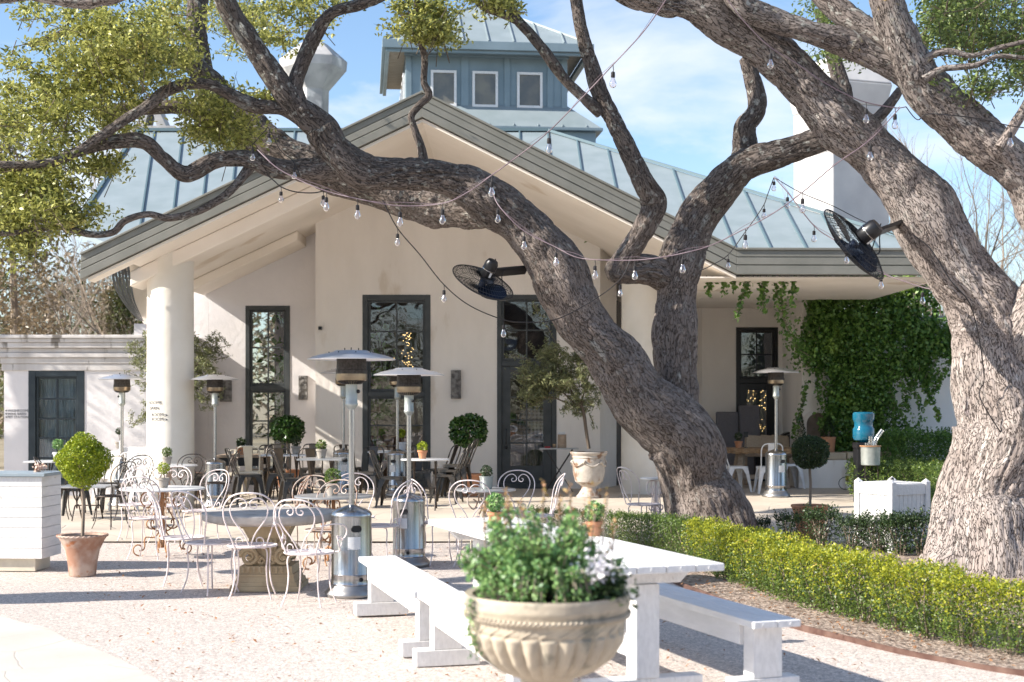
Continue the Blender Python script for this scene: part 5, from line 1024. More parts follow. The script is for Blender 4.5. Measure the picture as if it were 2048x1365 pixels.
put(CB, 524, 25.0, 170, "dark cafe chair at the right end of the wooden table, against the narrow window", gb); put(CB, 700, 24.8, -15, "dark cafe chair tucked behind the far heater left of the tall window", gb); put(CB, 838, 23.6, 185, "dark cafe chair facing out behind the oval marble table", gb)
put(WC, 335, 17.4, 170, "white iron chair facing the camera directly behind the ornate round table", gw); put(WR, 612, 15.2, 172, "brown-flecked iron chair facing the camera behind the grey round table", gw)
gl = "white metal cafe chairs by the annex"
put(CWh, 254, 22.6, 182, "white metal cafe chair at the heater left of the column", gl, 1.05); put(CWh, 296, 21.9, -20, "white metal cafe chair partly behind the round column", gl, 1.0); put(CWh, 218, 24.2, 175, "farther white metal cafe chair by the annex wall", gl, 1.0); put(CWh, 236, 25.0, 170, "farthest white cafe chair against the annex wall", gl, 1.0)
put(CWh, 1470, 25.2, -76, "white cafe chair at the near left of the rustic table", gwh, 1.0); put(CWh, 1537, 24.9, 2, "white cafe chair behind the heater pole, back to the camera", gwh, 1.02); put(CWh, 1578, 26.2, 100, "white cafe chair at the right end of the rustic table", gwh, 1.0)
# ================================================================ tables
def scroll_base(root, m, H, rad, n=4, name="scroll_leg"):
    for i in range(n):
        a = i * 2 * math.pi / n + .4; c, s = math.cos(a), math.sin(a); mb = MB(); w3 = lambda r_, z: (r_ * c, r_ * s, z)
        for q in (crom([(.03, H - .02), (rad * .55, H - .03), (rad * .66, H - .12), (rad * .45, H - .20), (rad * .32, H - .13), (rad * .45, H - .09)], 5), crom([(.05, H - .20), (rad * .30, H - .30), (rad * .34, H - .40), (.05, H - .46), (.035, H - .40)], 5),
                  spiral((rad * .34, .36), rad * .22, .02, 3.4, 9.8, 20), crom([(.02, .42), (.03, .28), (rad * .25, .20), (rad * .52, .20), (rad * .55, .08), (rad * .70, .05)], 5), spiral((rad * .72, .075), .075, .02, -1.6, 4.4, 16), [(.012, .08), (.012, H - .02)]):
            mb.tube([w3(*p_) for p_ in q], .0085, 6)
        mb.build(name, m, root, smooth=60)
def round_table(label, u, d, r, H, topm, m, name="garden_table", scroll=True, grp=None):
    t = thing(name, label, "table", at(u, d), 0, grp); mb = MB(); mb.lathe([(r - .012, H - .022), (r, H - .018), (r, H - .004), (r - .006, H), (.001, H)], 56, capt=False); mb.build("tabletop", topm, t, smooth=30)
    if scroll: scroll_base(t, m, H - .022, min(.36, r))
    return t
OT = round_table("round white table on a rusty scrollwork base, left of the stone table", 325, 15.9, .47, .75, marble, rust)
T_C = round_table("small white round table in front of the round column", 338, 21.6, .43, .75, marble, wirer)
T_D = round_table("grey round table on red-brown scrolls behind the nearest heater", 667, 14.6, .40, .75, zinc, rust)
T_E = round_table("small round iron table with scroll legs behind the picnic table", 972, 15.7, .33, .75, zinc, wirer)
T_G = round_table("little white round table beside the leaning oak", 1312, 18.2, .20, .74, marble, wirew)
t = thing("stone_table", "round grey stone table on a carved volute pedestal", "table", at(540, 13.1)); mb = MB()
mb.lathe([(.50, .60), (.60, .625), (.615, .64), (.62, .69), (.61, .70), (.001, .703)], 72, capt=False, fn=lambda r, z, a: r + (.004 * math.sin(a * 60) if .62 < z < .695 else 0)); mb.build("tabletop", stonet, t, smooth=40)
mb = MB()
for z0_, z1_, a, b in ((0, .045, .31, .31), (.045, .08, .29, .285), (.08, .13, .27, .255), (.13, .15, .262, .262), (.151, .22, .245, .235), (.47, .56, .17, .21), (.561, .60, .225, .24)):
    mb.hexa([(-a, -a, z0_), (a, -a, z0_), (a, a, z0_), (-a, a, z0_)], [(-b, -b, z1_), (b, -b, z1_), (b, b, z1_), (-b, b, z1_)])
mb.hexa([(-.17, -.17, .22), (.17, -.17, .22), (.17, .17, .22), (-.17, .17, .22)], [(-.165, -.165, .47), (.165, -.165, .47), (.165, .165, .47), (-.165, .165, .47)])
for i in range(9):
    x = -.20 + .05 * i
    for s in (-1, 1): mb.tube([(x, s * -.235, .165), (x, s * -.245, .19), (x, s * -.235, .21)], .016, 6)
for s in (-1, 1):
    for xx in (-1, 1):
        c_ = (xx * .155, .30); mb.tube([(x, s * .20, z) for x, z in spiral(c_, .085, .012, (0 if xx > 0 else math.pi), (0 if xx > 0 else math.pi) + xx * 13, 46)], [.024 - .014 * i / 45 for i in range(46)], 7); mb.sphere((c_[0], s * .20, c_[1]), .02, 8, 6)
        mb.tube([(x, s * .19, z) for x, z in spiral((xx * .045, .27), .042, .008, math.pi / 2, math.pi / 2 - xx * 9, 24)], .013, 6)
    for i in range(7): mb.tube([(-.13 + i * .043, s * .17, .36), (-.12 + i * .04, s * .195, .42), (-.13 + i * .043, s * .175, .455)], .014, 6)
mb.build("pedestal", stone, t, bevel=.006, smooth=40)
def iron_table(label, u, d, w_, dd, H, topm, rz=0, name="bistro_table", oval=False):
    t = thing(name, label, "table", at(u, d), R(rz)); mb = MB()
    if oval: mb.lathe([(1 - .02, H - .025), (1, H - .02), (1, H - .004), (.99, H), (.001, H)], 48, capt=False); mb.v = [(x * w_ / 2, y * dd / 2, z) for x, y, z in mb.v]
    else: mb.box(-w_ / 2, -dd / 2, H - .025, w_ / 2, dd / 2, H)
    mb.build("tabletop", topm, t, bevel=.004)
    for s in (-1, 1):
        mb = MB(); x = s * w_ * .22
        mb.tube(crom([(x, -dd * .34, H - .03), (x, -dd * .2, H - .16), (x, -.015, H * .55), (x, 0, H * .40), (x, -dd * .16, .20), (x, -dd * .40, .0)], 5), .011, 6); mb.tube(crom([(x, dd * .34, H - .03), (x, dd * .2, H - .16), (x, .015, H * .55), (x, 0, H * .40), (x, dd * .16, .20), (x, dd * .40, .0)], 5), .011, 6)
        mb.tube([(x, 0, H * .33), (x, 0, H - .03)], .013, 6); mb.build("leg", dkiron, t, smooth=60)
    mb = MB(); mb.tube([(-w_ * .22, 0, H * .42), (w_ * .22, 0, H * .42)], .009, 6); mb.build("stretcher", dkiron, t); return t
iron_table("square zinc-topped table between the dark cafe chairs", 644, 21.2, .66, .62, .75, zinc); iron_table("oval marble table on dark iron legs, right of the second heater", 850, 21.0, .72, .55, .75, marble, 0, "bistro_table", True)
iron_table("long pale table beneath the bay topiary by the narrow window", 572, 23.6, .8, .6, .72, marble); iron_table("white square table under the tall dark window", 782, 24.4, .75, .6, .75, marble); iron_table("small white table in front of the annex window", 86, 22.0, .45, .5, .80, marble); iron_table("white table behind the potted ball tree", 175, 20.6, .70, .6, .50, zinc)
# wooden table at left with a dark apron
t = thing("wooden_table", "worn wooden table with a dark apron behind the cream chair", "table", at(487, 24.2)); mb = MB(); mb.box(-.42, -.4, .72, .42, .4, .755); mb.build("tabletop", plankw, t, bevel=.006)
mb = MB(); mb.box(-.38, -.36, .58, .38, -.33, .719); mb.build("apron", black, t); mb = MB(); mb.box(-.38, .33, .58, .38, .36, .719); mb.build("apron", black, t)
for sx_ in (-1, 1):
    for sy_ in (-1, 1): mb = MB(); mb.box(sx_ * .37 - .025, sy_ * .35 - .025, 0, sx_ * .37 + .025, sy_ * .35 + .025, .719); mb.build("leg", plankw, t)
# folding console by the door
t = thing("folding_console_table", "narrow console table on crossed iron legs between the door and the olive urn", "table", at(1118, 25.2)); mb = MB(); mb.box(-.34, -.16, .755, .34, .16, .775); mb.build("tabletop", zinc, t)
for sy_ in (-1, 1):
    for s in (-1, 1): mb = MB(); mb.tube([(-s * .24, sy_ * .13 + s * .012, .75), (s * .24, sy_ * .13 + s * .012, 0)], .008, 6); mb.build("leg", dkiron, t)
# rustic trestle table
t = thing("rustic_table", "thick live-edge timber table on splayed legs under the low eave", "table", at(1520, 26.4)); mb = MB(); n = 22
top = [(-.68 + 1.36 * i / n, .38 + .012 * math.sin(i * 1.9)) for i in range(n + 1)]; bot = [(x, -.38 + .018 * math.sin(i * 2.3) + .01 * math.sin(i * .9)) for i, (x, y) in enumerate(top)]
pl_ = bot + top[::-1]; kk = len(pl_); mb.add([(x, y, .74) for x, y in pl_] + [(x * .985, y * (.97 if y < 0 else 1), .645 + .008 * math.sin(i * 1.7)) for i, (x, y) in enumerate(pl_)], [tuple(range(kk)), tuple(range(2 * kk - 1, kk - 1, -1))] + [(i, kk + i, kk + (i + 1) % kk, (i + 1) % kk) for i in range(kk)]); mb.build("tabletop", wood, t, bevel=.006)
for sx_ in (-1, 1):
    for sy_ in (-1, 1): mb = MB(); mb.bar((sx_ * .36, sy_ * .16, .66), (sx_ * .44, sy_ * .30, 0), .10, .09); mb.build("leg", plankw, t, bevel=.006)
mb = MB(); mb.bar((-.40, 0, .2), (.40, 0, .2), .06, .08); mb.build("stretcher", plankw, t)
# ================================================================ white picnic set
def planks(mb, x0, x1, y0, y1, z0, z1, n, gap=.006):
    w_ = (x1 - x0) / n
    for i in range(n): mb.box(x0 + i * w_ + gap / 2, y0, z0, x0 + (i + 1) * w_ - gap / 2, y1, z1)
A20 = math.atan2(1.18, 3.3)
PT = thing("picnic_table", "long white plank picnic table running away behind the stone urn", "table", (.275, 9.62, 0), A20); hl = 1.76
mb = MB(); planks(mb, -.365, .365, -hl, hl, .745, .787, 4); mb.build("tabletop", whitem, PT, bevel=.005)
mb = MB()
for s in (-1, 1):
    for x in (-.27, -.09, .09, .27): mb.tube([(x, s * (hl - .002), .766), (x, s * (hl + .004), .766)], .011, 10)
mb.build("bolt_cap", whitem, PT, smooth=40)
for s in (-1, 1):
    y = s * (hl - .32)
    mb = MB(); mb.box(-.075, y - .07, .11, .075, y + .07, .652); mb.build("post", whitem, PT, bevel=.006)
    mb = MB(); mb.hexa([(-.22, y - .05, .654), (.22, y - .05, .654), (.22, y + .05, .654), (-.22, y + .05, .654)], [(-.31, y - .05, .743), (.31, y - .05, .743), (.31, y + .05, .743), (-.31, y + .05, .743)]); mb.build("cross_beam", whitem, PT, bevel=.005)
    mb = MB(); mb.box(-.36, y - .06, 0, .36, y + .06, .108); mb.build("foot_beam", whitem, PT, bevel=.006)
mb = MB(); mb.box(-.025, -hl + .40, .20, .025, hl - .40, .32); mb.build("stretcher", whitem, PT, bevel=.004)
def bench():
    t = thing("picnic_bench", "", "bench"); hl = 1.12; mb = MB(); planks(mb, -.155, .155, -hl, hl, .41, .45, 2, .005); mb.build("seat", whitem, t, bevel=.004)
    mb = MB()
    for s in (-1, 1):
        for x in (-.09, .09): mb.tube([(x, s * (hl - .002), .43), (x, s * (hl + .003), .43)], .010, 10)
    mb.build("bolt_cap", whitem, t)
    for s in (-1, 1):
        y = s * (hl - .17); mb = MB(); mb.box(-.095, y - .06, .105, .095, y + .06, .409); mb.build("post", whitem, t, bevel=.005); mb = MB(); mb.box(-.21, y - .065, 0, .21, y + .065, .103); mb.build("foot_beam", whitem, t, bevel=.005)
    mb = MB(); mb.box(-.12, -hl + .232, .285, -.08, hl - .232, .409); mb.build("side_rail", whitem, t, bevel=.004); return Proto(t)
BP = bench(); gbn = "white plank benches of the picnic table"
def bput(fx, fy, lab):      # far end centre
    BP.put((fx + math.sin(A15) * 1.12, fy - math.cos(A15) * 1.12, 0), A15, lab, gbn)
A15 = math.atan2(.6, 2.17); bput(-1.10, 11.6, "farther of the two white benches left of the picnic table"); bput(-.475, 9.42, "nearer white bench left of the table, running behind the urn")
A15 = math.atan2(1.2, 3.3); bput(1.487 - .73, 8.1 + 2.15, "white bench right of the picnic table, its near end by the hedge")
# ================================================================ bar counter, planter box
t = thing("bar_counter", "white shiplap bar counter with a blue-grey top, cut by the left edge", "counter", (X(84, 14.3), 14.3, 0), R(-3)); mb = MB(); n = 8
for i in range(n): mb.box(-2.2, 0, .13 + .103 * i + (.003 if i else 0), 0, .52, .13 + .103 * (i + 1))
mb.build("boarding", whitem, t, bevel=.003); mb = MB(); mb.box(-2.2, .05, 0, -.09, .45, .128); mb.build("plinth", creamp, t); mb = MB(); mb.box(-2.25, -.03, .958, .035, .56, .99); mb.build("countertop", mat("slate_blue_top", (.25, .31, .36), (.33, .39, .43), scale=3, rough=.35), t, bevel=.003)
t = thing("pink_rose_bunch", "pale pink bloom lying on the bar counter's far corner", "flowers", (X(78, 14.6), 14.62, .99)); C = rng.normal(size=(120, 3)) * (.028, .028, .02) + (0, 0, .04); leaves("petals", C, .03, mat("dusty_pink_petal", (.55, .38, .30), (.70, .52, .44), island=True, rough=.8), t, aspect=.8)
TH = R(30); t = thing("planter_box", "white wooden Versailles planter with pointed corner posts by the right oak", "planter", (0, 0, 0), TH); a_ = .60
c0 = Vector((X(1784, 15.9), 15.9, 0)); t.location = c0
mb = MB()
for x0, y0, x1, y1 in ((.07, .024, a_ - .07, .04), (.07, a_ - .04, a_ - .07, a_ - .024), (.024, .07, .04, a_ - .07), (a_ - .04, .07, a_ - .024, a_ - .07)):
    n = 7; lx, ly = x1 - x0, y1 - y0
    for i in range(n):
        if lx > ly: mb.box(x0 + lx * i / n + .002, y0, .07, x0 + lx * (i + 1) / n - .002, y1, .74)
        else: mb.box(x0, y0 + ly * i / n + .002, .07, x1, y0 + ly * (i + 1) / n - .002, .74)
mb.build("side_panel", whitem, t); mb = MB()
for z0_, z1_ in ((.66, .78), (.14, .24)):
    for x0, y0, x1, y1 in ((.07, .008, a_ - .07, .023), (.07, a_ - .023, a_ - .07, a_ - .008), (.008, .07, .023, a_ - .07), (a_ - .023, .07, a_ - .008, a_ - .07)): mb.box(x0, y0, z0_, x1, y1, z1_)
    mb.build("rail", whitem, t, bevel=.003); mb = MB()
for x, y in ((0, 0), (a_ - .07, 0), (0, a_ - .07), (a_ - .07, a_ - .07)):
    mb = MB(); mb.box(x, y, 0, x + .07, y + .07, .80); mb.add([(x, y, .8), (x + .07, y, .8), (x + .07, y + .07, .8), (x, y + .07, .8), (x + .035, y + .035, .84)], [(0, 1, 4), (1, 2, 4), (2, 3, 4), (3, 0, 4)]); mb.build("corner_post", whitem, t, bevel=.003)
mb = MB(); mb.box(.03, .03, .775, a_ - .03, a_ - .03, .79); mb.box(.17, .17, .791, a_ - .17, a_ - .17, .80); lid = mb.build("lid", whitem, t, bevel=.003); mb = MB(); mb.sphere((a_ * .62, a_ * .62, .82), .022, 10, 8); mb.build("knob", black, lid, smooth=60)
# ================================================================ pots and topiaries
def lathe_pot(name, prof, m, parent, seg=32, fn=None, so=None, somat=None):
    mb = MB(); mb.lathe(prof, seg, capt=False, fn=fn); rt, zt = prof[-1]; mb.lathe([(rt - .0005, zt), (rt * .86, zt - .004), (rt * .82, zt - .03), (.001, zt - .03)], seg, capb=False, capt=False)
    o = mb.build(name, m, parent, smooth=35); mb = MB(); mb.lathe([(rt * .83, zt - .022), (.001, zt - .012)], seg, capb=False, capt=False); mb.build("soil", potsoil, o); return o
def topiary(label, loc, pot, potm, stem, ballr, ballz, lm, n_, size, sq=1.0, name="potted_topiary", seed=1, stemr=.012, lump=.10):
    t = thing(name, label, "potted plant", loc)
    if pot: lathe_pot("pot", pot, potm, t, 36)
    mb = MB(); z0 = pot[-1][1] - .03 if pot else -.02
    mb.tube(crom([(0, 0, z0), (.008, .004, z0 + (ballz - z0) * .4), (-.004, 0, ballz - ballr * .9), (.0, .004, ballz)], 4), [stemr] * 13, 8)
    for i in range(9):
        a = i * 2.4; mb.tube([(0, 0, ballz - ballr * .7), (ballr * .5 * math.cos(a), ballr * .5 * math.sin(a), ballz + ballr * .5 * math.sin(i))], [stemr * .6, .003], 5, False)
    mb.build("stem", lf_twig, t); C = ball_pts(n_, ballr, .38, lump, sq, seed); C[:, 2] += ballz
    leaves("foliage", C, size, lm, t, aspect=.55, upbias=.0); return t
POT1 = [(.125, 0), (.13, .01), (.14, .12), (.165, .25), (.205, .34), (.235, .385), (.24, .392), (.238, .405)]
topiary("yellow-green clipped ball tree in a weathered terracotta pot beside the white counter", Vector((X(165, 14.0), 14.0, 0)), POT1, terrao, 0, .262, 1.13, lf_ball, 9500, .026, .96, seed=3, stemr=.017, lump=.16)
mb = MB(); mb.tube([(.2395 * math.cos(a), .2395 * math.sin(a), .395 + .006 * math.sin(30 * a)) for a in [2 * math.pi * i / 120 for i in range(120)]], .009, 5, closed=True); mb.build("rolled_rim", terrao, bpy.data.objects["potted_topiary"])
POT2 = [(.13, 0), (.14, .02), (.17, .20), (.215, .33), (.22, .345), (.235, .35), (.235, .38)]
topiary("glossy bay ball tree in a flared terracotta pot right of the tall window", at(938, 24.0), POT2, terra, 0, .33, 1.10, lf_bay, 1900, .072, .92, seed=6, stemr=.018)
topiary("glossy bay ball tree in front of the narrow window", at(575, 25.4), POT2, terra, 0, .31, 1.10, lf_bay, 1700, .072, .80, seed=8, stemr=.02)
mb = MB(); mb.tube([(0, 0, .66), (0, 0, .72)], .024, 8); mb.build("tie", mat("teal_tie", (.05, .35, .30)), bpy.data.objects["potted_topiary.001"])
topiary("dark clipped ball tree on a slender pale stem in a red rimmed pot", Vector((X(1620, 17.7), 17.7, .02)), [(.15, 0), (.16, .05), (.20, .30), (.225, .38), (.235, .385), (.235, .41)], terra, 0, .235, .93 + .14, lf_dark, 7500, .026, .93, seed=9, stemr=.017, lump=.08)
# small pots on the tables
SP = [(.038, 0), (.042, .01), (.052, .075), (.060, .078), (.061, .10)]
def small_pot(u, d, z, label, pm, lm, n_=260, br=.055, bz=.15, size=.022, sc=1.0, grp="little potted plants on the tables", stem=True, prof=SP):
    t = topiary(label, Vector((X(u, d), d, z)), prof, pm, 0, br, bz, lm, n_, size, 1.0, "small_potted_plant", int(u), .005); t.scale = (sc,) * 3; t['group'] = grp; return t
zt_ = lambda u, d, h: at(u, d).z + h
small_pot(327, 15.9, .75, "small clipped plant in a grey clay pot on the ornate round table", greyp, lf_ball, 420, .062, .195, .018, 1.12)
small_pot(334, 21.6, .754, "small clipped plant in a grey clay pot on the table before the column", greyp, lf_boxg, 400, .062, .16, .02, 1.25)
small_pot(238, 25.5, .88, "tiny dark ball plant on a thin stem against the annex wall", greyp, lf_dark, 300, .055, .26, .02, 1.2)
small_pot(482, 24.2, zt_(482, 24.2, .755), "dark leafy plant in a terracotta pot on the wooden table", terra, lf_dark, 240, .06, .16, .03, 1.35)
small_pot(592, 23.6, zt_(592, 23.6, .72), "dark ball plant in a grey pot on the long pale table", greyp, lf_dark, 320, .062, .16, .022, 1.35)
small_pot(643, 21.2, zt_(643, 21.2, .75), "sprouting green plant in a grey clay pot on the square zinc table", greyp, lf_boxg, 320, .060, .14, .022, 1.38)
small_pot(665, 14.6, .75, "bushy little plant in a mossy clay pot on the grey round table", greyp, lf_boxg, 520, .066, .155, .02, 1.28)
small_pot(845, 21.0, zt_(845, 21, .75), "bright green plant in an orange terracotta pot on the oval table", terra, lf_ball, 360, .064, .14, .026, 1.25)
small_pot(803, 24.4, zt_(803, 24.4, .75), "pale pot with an upright shoot on the table under the tall window", marble, lf_ball, 200, .05, .20, .035, 1.5)
small_pot(973, 15.7, .75, "dark ball plant in a galvanised pot on the small iron table", zincp, lf_dark, 420, .055, .15, .016, 1.28, prof=[(.045, 0), (.05, .01), (.06, .10), (.064, .105), (.064, .11)])
small_pot(990, 10.6, .787, "orange terracotta pot with a leafy plant at the far end of the picnic table", terra, lf_herb, 330, .07, .17, .03, 1.0)
small_pot(1188, 9.75, .787, "orange terracotta pot on the picnic table, half behind the urn's flowers", terra, lf_herb, 330, .07, .17, .03, 1.0)
small_pot(1477, 26.3, zt_(1477, 26.3, .74), "dark plant in a terracotta pot on the rustic timber table", terra, lf_dark, 320, .06, .17, .022, 1.25)
small_pot(116, 22.0, .80, "green sprig in a white pot on the small white table", marble, lf_herb, 260, .06, .19, .03, 1.35)
for u, d, z, lab, h in ((1602, 27.0, .12, "cone-shaped dark evergreen by the black arched screen", 1.05), (1657, 26.7, .92, "cone-shaped dark evergreen in a clay pot on the hearth cap", .0)):
    t = thing("cone_topiary", lab, "potted plant", (X(u, d), d, z if h else zz(906, 26.7))); pz = [(.10, 0), (.11, .02), (.13, .26), (.14, .27), (.14, .30)]
    lathe_pot("pot", pz, terra, t, 24); g = np.random.default_rng(int(u)); n_ = 900; a = g.uniform(0, 6.28, n_); k = g.uniform(0, 1, n_); H_ = .62 if h else .40; rr = .15 * (1 - k) * g.uniform(.6, 1.05, n_) + .01; zb = .30 if not h else .75
    leaves("foliage", np.stack([rr * np.cos(a), rr * np.sin(a), zb + H_ * k], 1), .035, lf_dark, t); mb = MB(); mb.tube([(0, 0, .27), (0, 0, zb + .1)], .014, 6); mb.build("stem", lf_twig, t)
# ================================================================ olive trees
def olive(label, u, d, z, trunk, clumps, seed, shoots=()):
    t = thing("olive_tree", label, "potted tree", (X(u, d), d, z)); o0 = Vector((X(u, d), d, z)); mb = MB(); tp = [P(a, b, d) - o0 for a, b in trunk]; mb.tube(crom([tuple(p) for p in tp], 4), .028, 8)
    g = np.random.default_rng(seed); C = []; Dd = []
    for (a, b, ra, rb, n_) in clumps:
        for _ in range(n_):
            q = g.normal(size=3); q /= np.linalg.norm(q); q *= g.uniform(0, 1) ** .4; p = P(a + q[0] * ra, b + q[2] * rb, d + q[1] * ra * d / F) - o0; dr = Vector(g.normal(size=3)).normalized() + Vector((0, 0, .2)); ln = g.uniform(.14, .30)
            pts = [p - dr * ln / 2, p + dr * ln / 2]; mb.tube(pts, [.005, .002], 4, False)
            for k in np.linspace(0, 1, 34): C.append(np.array(pts[0].lerp(pts[1], k)) + g.normal(size=3) * .026)
    for a, b, c_, e_ in shoots:
        p, q2 = P(a, b, d) - o0, P(c_, e_, d) - o0; mb.tube([p, q2], [.008, .003], 5, False)
        for k in np.linspace(0, 1, 26): C.append(np.array(p.lerp(q2, k)) + g.normal(size=3) * .028)
    top_ = tp[-1]
    for (a, b, ra, rb, n_) in clumps: mb.tube([top_ - Vector((0, 0, .1)), top_.lerp(P(a, b, d) - o0, .5), P(a, b, d) - o0], [.018, .011, .004], 5, False)
    mb.build("trunk", barks, t); leaves("crown", np.array(C), .068, lf_olive, t, aspect=.24, upbias=0); return t
D_ = 23.6
t = thing("olive_urn", "tall weathered urn with swags holding the olive tree right of the door", "urn", at(1178, D_)); pr_ = [(.20, 0), (.21, .03), (.17, .07), (.13, .14), (.12, .18), (.15, .21), (.23, .27), (.265, .40), (.275, .60), (.27, .66), (.285, .67), (.28, .70), (.31, .735), (.315, .75), (.31, .765)]
lathe_pot("pot", pr_, urnp, t, 44); mb = MB()
for k in range(6):
    a0 = k * math.pi / 3 + .2; mb.tube([(.283 * math.cos(a0 + s), .283 * math.sin(a0 + s), .60 - .07 * math.sin(math.pi * s / 1.0)) for s in [i / 12 for i in range(13)]], .014, 6); mb.sphere((.283 * math.cos(a0), .283 * math.sin(a0), .60), .032, 10, 8)
mb.build("swag", urnp, t, smooth=60)
olive("grey-green olive tree rising from the weathered urn by the door", 1178, D_, at(1178, D_).z + .73, [(1178, 898), (1172, 860), (1168, 830), (1160, 805)], [(1085, 760, 55, 42, 82), (1140, 745, 60, 48, 90), (1100, 705, 45, 22, 26), (1185, 730, 40, 60, 46), (1175, 800, 35, 28, 22), (1150, 815, 24, 18, 12), (1065, 790, 40, 18, 24)], 5, ((1120, 700, 1080, 625), (1075, 625, 1068, 605), (1060, 720, 1010, 708), (1080, 765, 1020, 740), (1200, 700, 1215, 655), (1180, 830, 1190, 860)))
t = thing("olive_pot", "aged clay pot of the olive tree behind the round column", "pot", Vector((X(375, 25.0), 25.0, gz(X(375, 25.0), 25)))); lathe_pot("pot", [(.16, 0), (.18, .03), (.22, .3), (.25, .42), (.26, .44), (.26, .47)], terrao, t)
olive("sparse olive tree spreading both sides behind the round column", 375, 25.0, gz(X(375, 25.0), 25) + .44, [(375, 925), (372, 860), (368, 800), (365, 760)], [(310, 740, 50, 60, 46), (290, 690, 34, 26, 16), (285, 830, 28, 26, 12), (400, 740, 38, 66, 50), (430, 690, 26, 22, 12), (360, 720, 60, 60, 40), (415, 790, 26, 30, 12)], 9, ((420, 700, 465, 690), (430, 720, 462, 712), (300, 680, 262, 690), (290, 760, 250, 742), (285, 840, 262, 850)))
# ================================================================ foreground urn and its planting
UD = 5.6; UX = X(1094, UD); t = thing("stone_urn", "large gadrooned cast-stone urn in the foreground", "urn", (UX, UD, 0)); rz = lambda v: EYE - (v - CV) * UD / F
prof = [(.10, rz(1372)), (.105, rz(1356)), (.12, rz(1352)), (.19, rz(1338)), (.255, rz(1312)), (.292, rz(1282)), (.303, rz(1262)), (.296, rz(1256)), (.302, rz(1250)), (.305, rz(1236)), (.307, rz(1233)), (.318, rz(1231)), (.322, rz(1226)), (.316, rz(1221)), (.318, rz(1217)), (.327, rz(1208)), (.327, rz(1190)), (.323, rz(1184))]
zl, zh = rz(1352), rz(1258)
def gad(r, z, a):
    if z < zl or z > zh: return r
    
    k = math.sin(math.pi * (z - zl) / (zh - zl)) ** .35; return r * (1 + .040 * k * (abs(math.sin(a * 13)) * 2.4 - 1.7))
fine = []
for (r0, z0_), (r1, z1_) in zip(prof[:-1], prof[1:]):
    for k in range(4): fine.append((r0 + (r1 - r0) * k / 4, z0_ + (z1_ - z0_) * k / 4))
fine.append(prof[-1]); mb = MB(); mb.lathe(fine, 312, capt=False, fn=gad); mb.lathe([(.3225, rz(1184)), (.295, rz(1186)), (.285, rz(1205)), (.001, rz(1205))], 64, capb=False, capt=False); bw = mb.build("bowl", urnm, t, smooth=40)
mb = MB()
for i in range(96):
    a = 2 * math.pi * i / 96; c, s = math.cos(a), math.sin(a); c2, s2 = math.cos(a + .07), math.sin(a + .07); mb.tube([(.322 * c, .322 * s, rz(1229)), (.326 * c2, .326 * s2, rz(1222))], .0065, 5)
for i in range(26):
    a = 2 * math.pi * i / 26; mb.tube([(.303 * math.cos(a + k * .05), .303 * math.sin(a + k * .05), rz(1254 - 16 * k / 4)) for k in range(5)], .004, 5)
mb.build("rope_moulding", urnm, bw, smooth=60)
mb = MB(); mb.lathe([(.0, 0), (.16, 0), (.16, .05), (.145, .07), (.10, .14), (.075, .25), (.07, .36), (.08, .42), (.11, .47), (.115, .50), (.09, .53), (.10, rz(1372) + .001)], 48, capb=False); mb.build("foot", urnm, t, smooth=40)
mb = MB(); mb.lathe([(.284, rz(1197)), (.15, rz(1193)), (.001, rz(1191))], 40, capb=False, capt=False); mb.build("soil", potsoil, t)
rsh = mat("reddish_shoot_leaf", (.36, .28, .09), (.56, .28, .17), island=True, transl=.3)
t = thing("urn_shrub", "bushy green shrub with reddish shoot tips filling the foreground urn", "shrub", (UX, UD, rz(1195))); g = np.random.default_rng(2); C = []; Dm = []; mb = MB()
def stemcurve(p0, p1, p2, n_, sp=.012):
    q = crom([p0, p1, p2], 6); mb.tube(q, [.004 - .002 * i / (len(q) - 1) for i in range(len(q))], 4, False)
    for k in range(n_):
        tt = g.uniform(.12, 1) * (len(q) - 1); i = int(tt); i = min(i, len(q) - 2); f = tt - i; p = np.array(q[i]) * (1 - f) + np.array(q[i + 1]) * f; C.append(p + g.normal(size=3) * sp)
for i in range(230):
    a = g.uniform(0, 6.28); k = g.uniform(.15, 1) ** .6; ex = .335 * k * math.cos(a) - .02; ey = .27 * k * math.sin(a); hgt = (.365 * (1 - .42 * k ** 2)) * g.uniform(.45, 1.05)
    if ex > .10: hgt *= max(.25, 1 - (ex - .10) * (2.2 if ey > 0 else 6.5))
    if ex < -.24: hgt *= .7
    stemcurve((ex * .35, ey * .35, 0), (ex * .8, ey * .8, hgt * .8), (ex * 1.0, ey, hgt), 46)
for i in range(46):      # front tumble over the rim
    a = g.uniform(-2.7, -.9); ex = .29 * math.cos(a); ey = .29 * math.sin(a); stemcurve((ex * .5, ey * .5, .02), (ex * .85, ey * .85, g.uniform(.06, .14)), (ex * 1.0, ey * 1.0, g.uniform(-.01, .08)), 34)
leaves("foliage", np.array(C), .021, lf_herb, t, aspect=.6, upbias=.1); mb.build("stems", lf_twig, t); C2 = []; mb = MB(); 
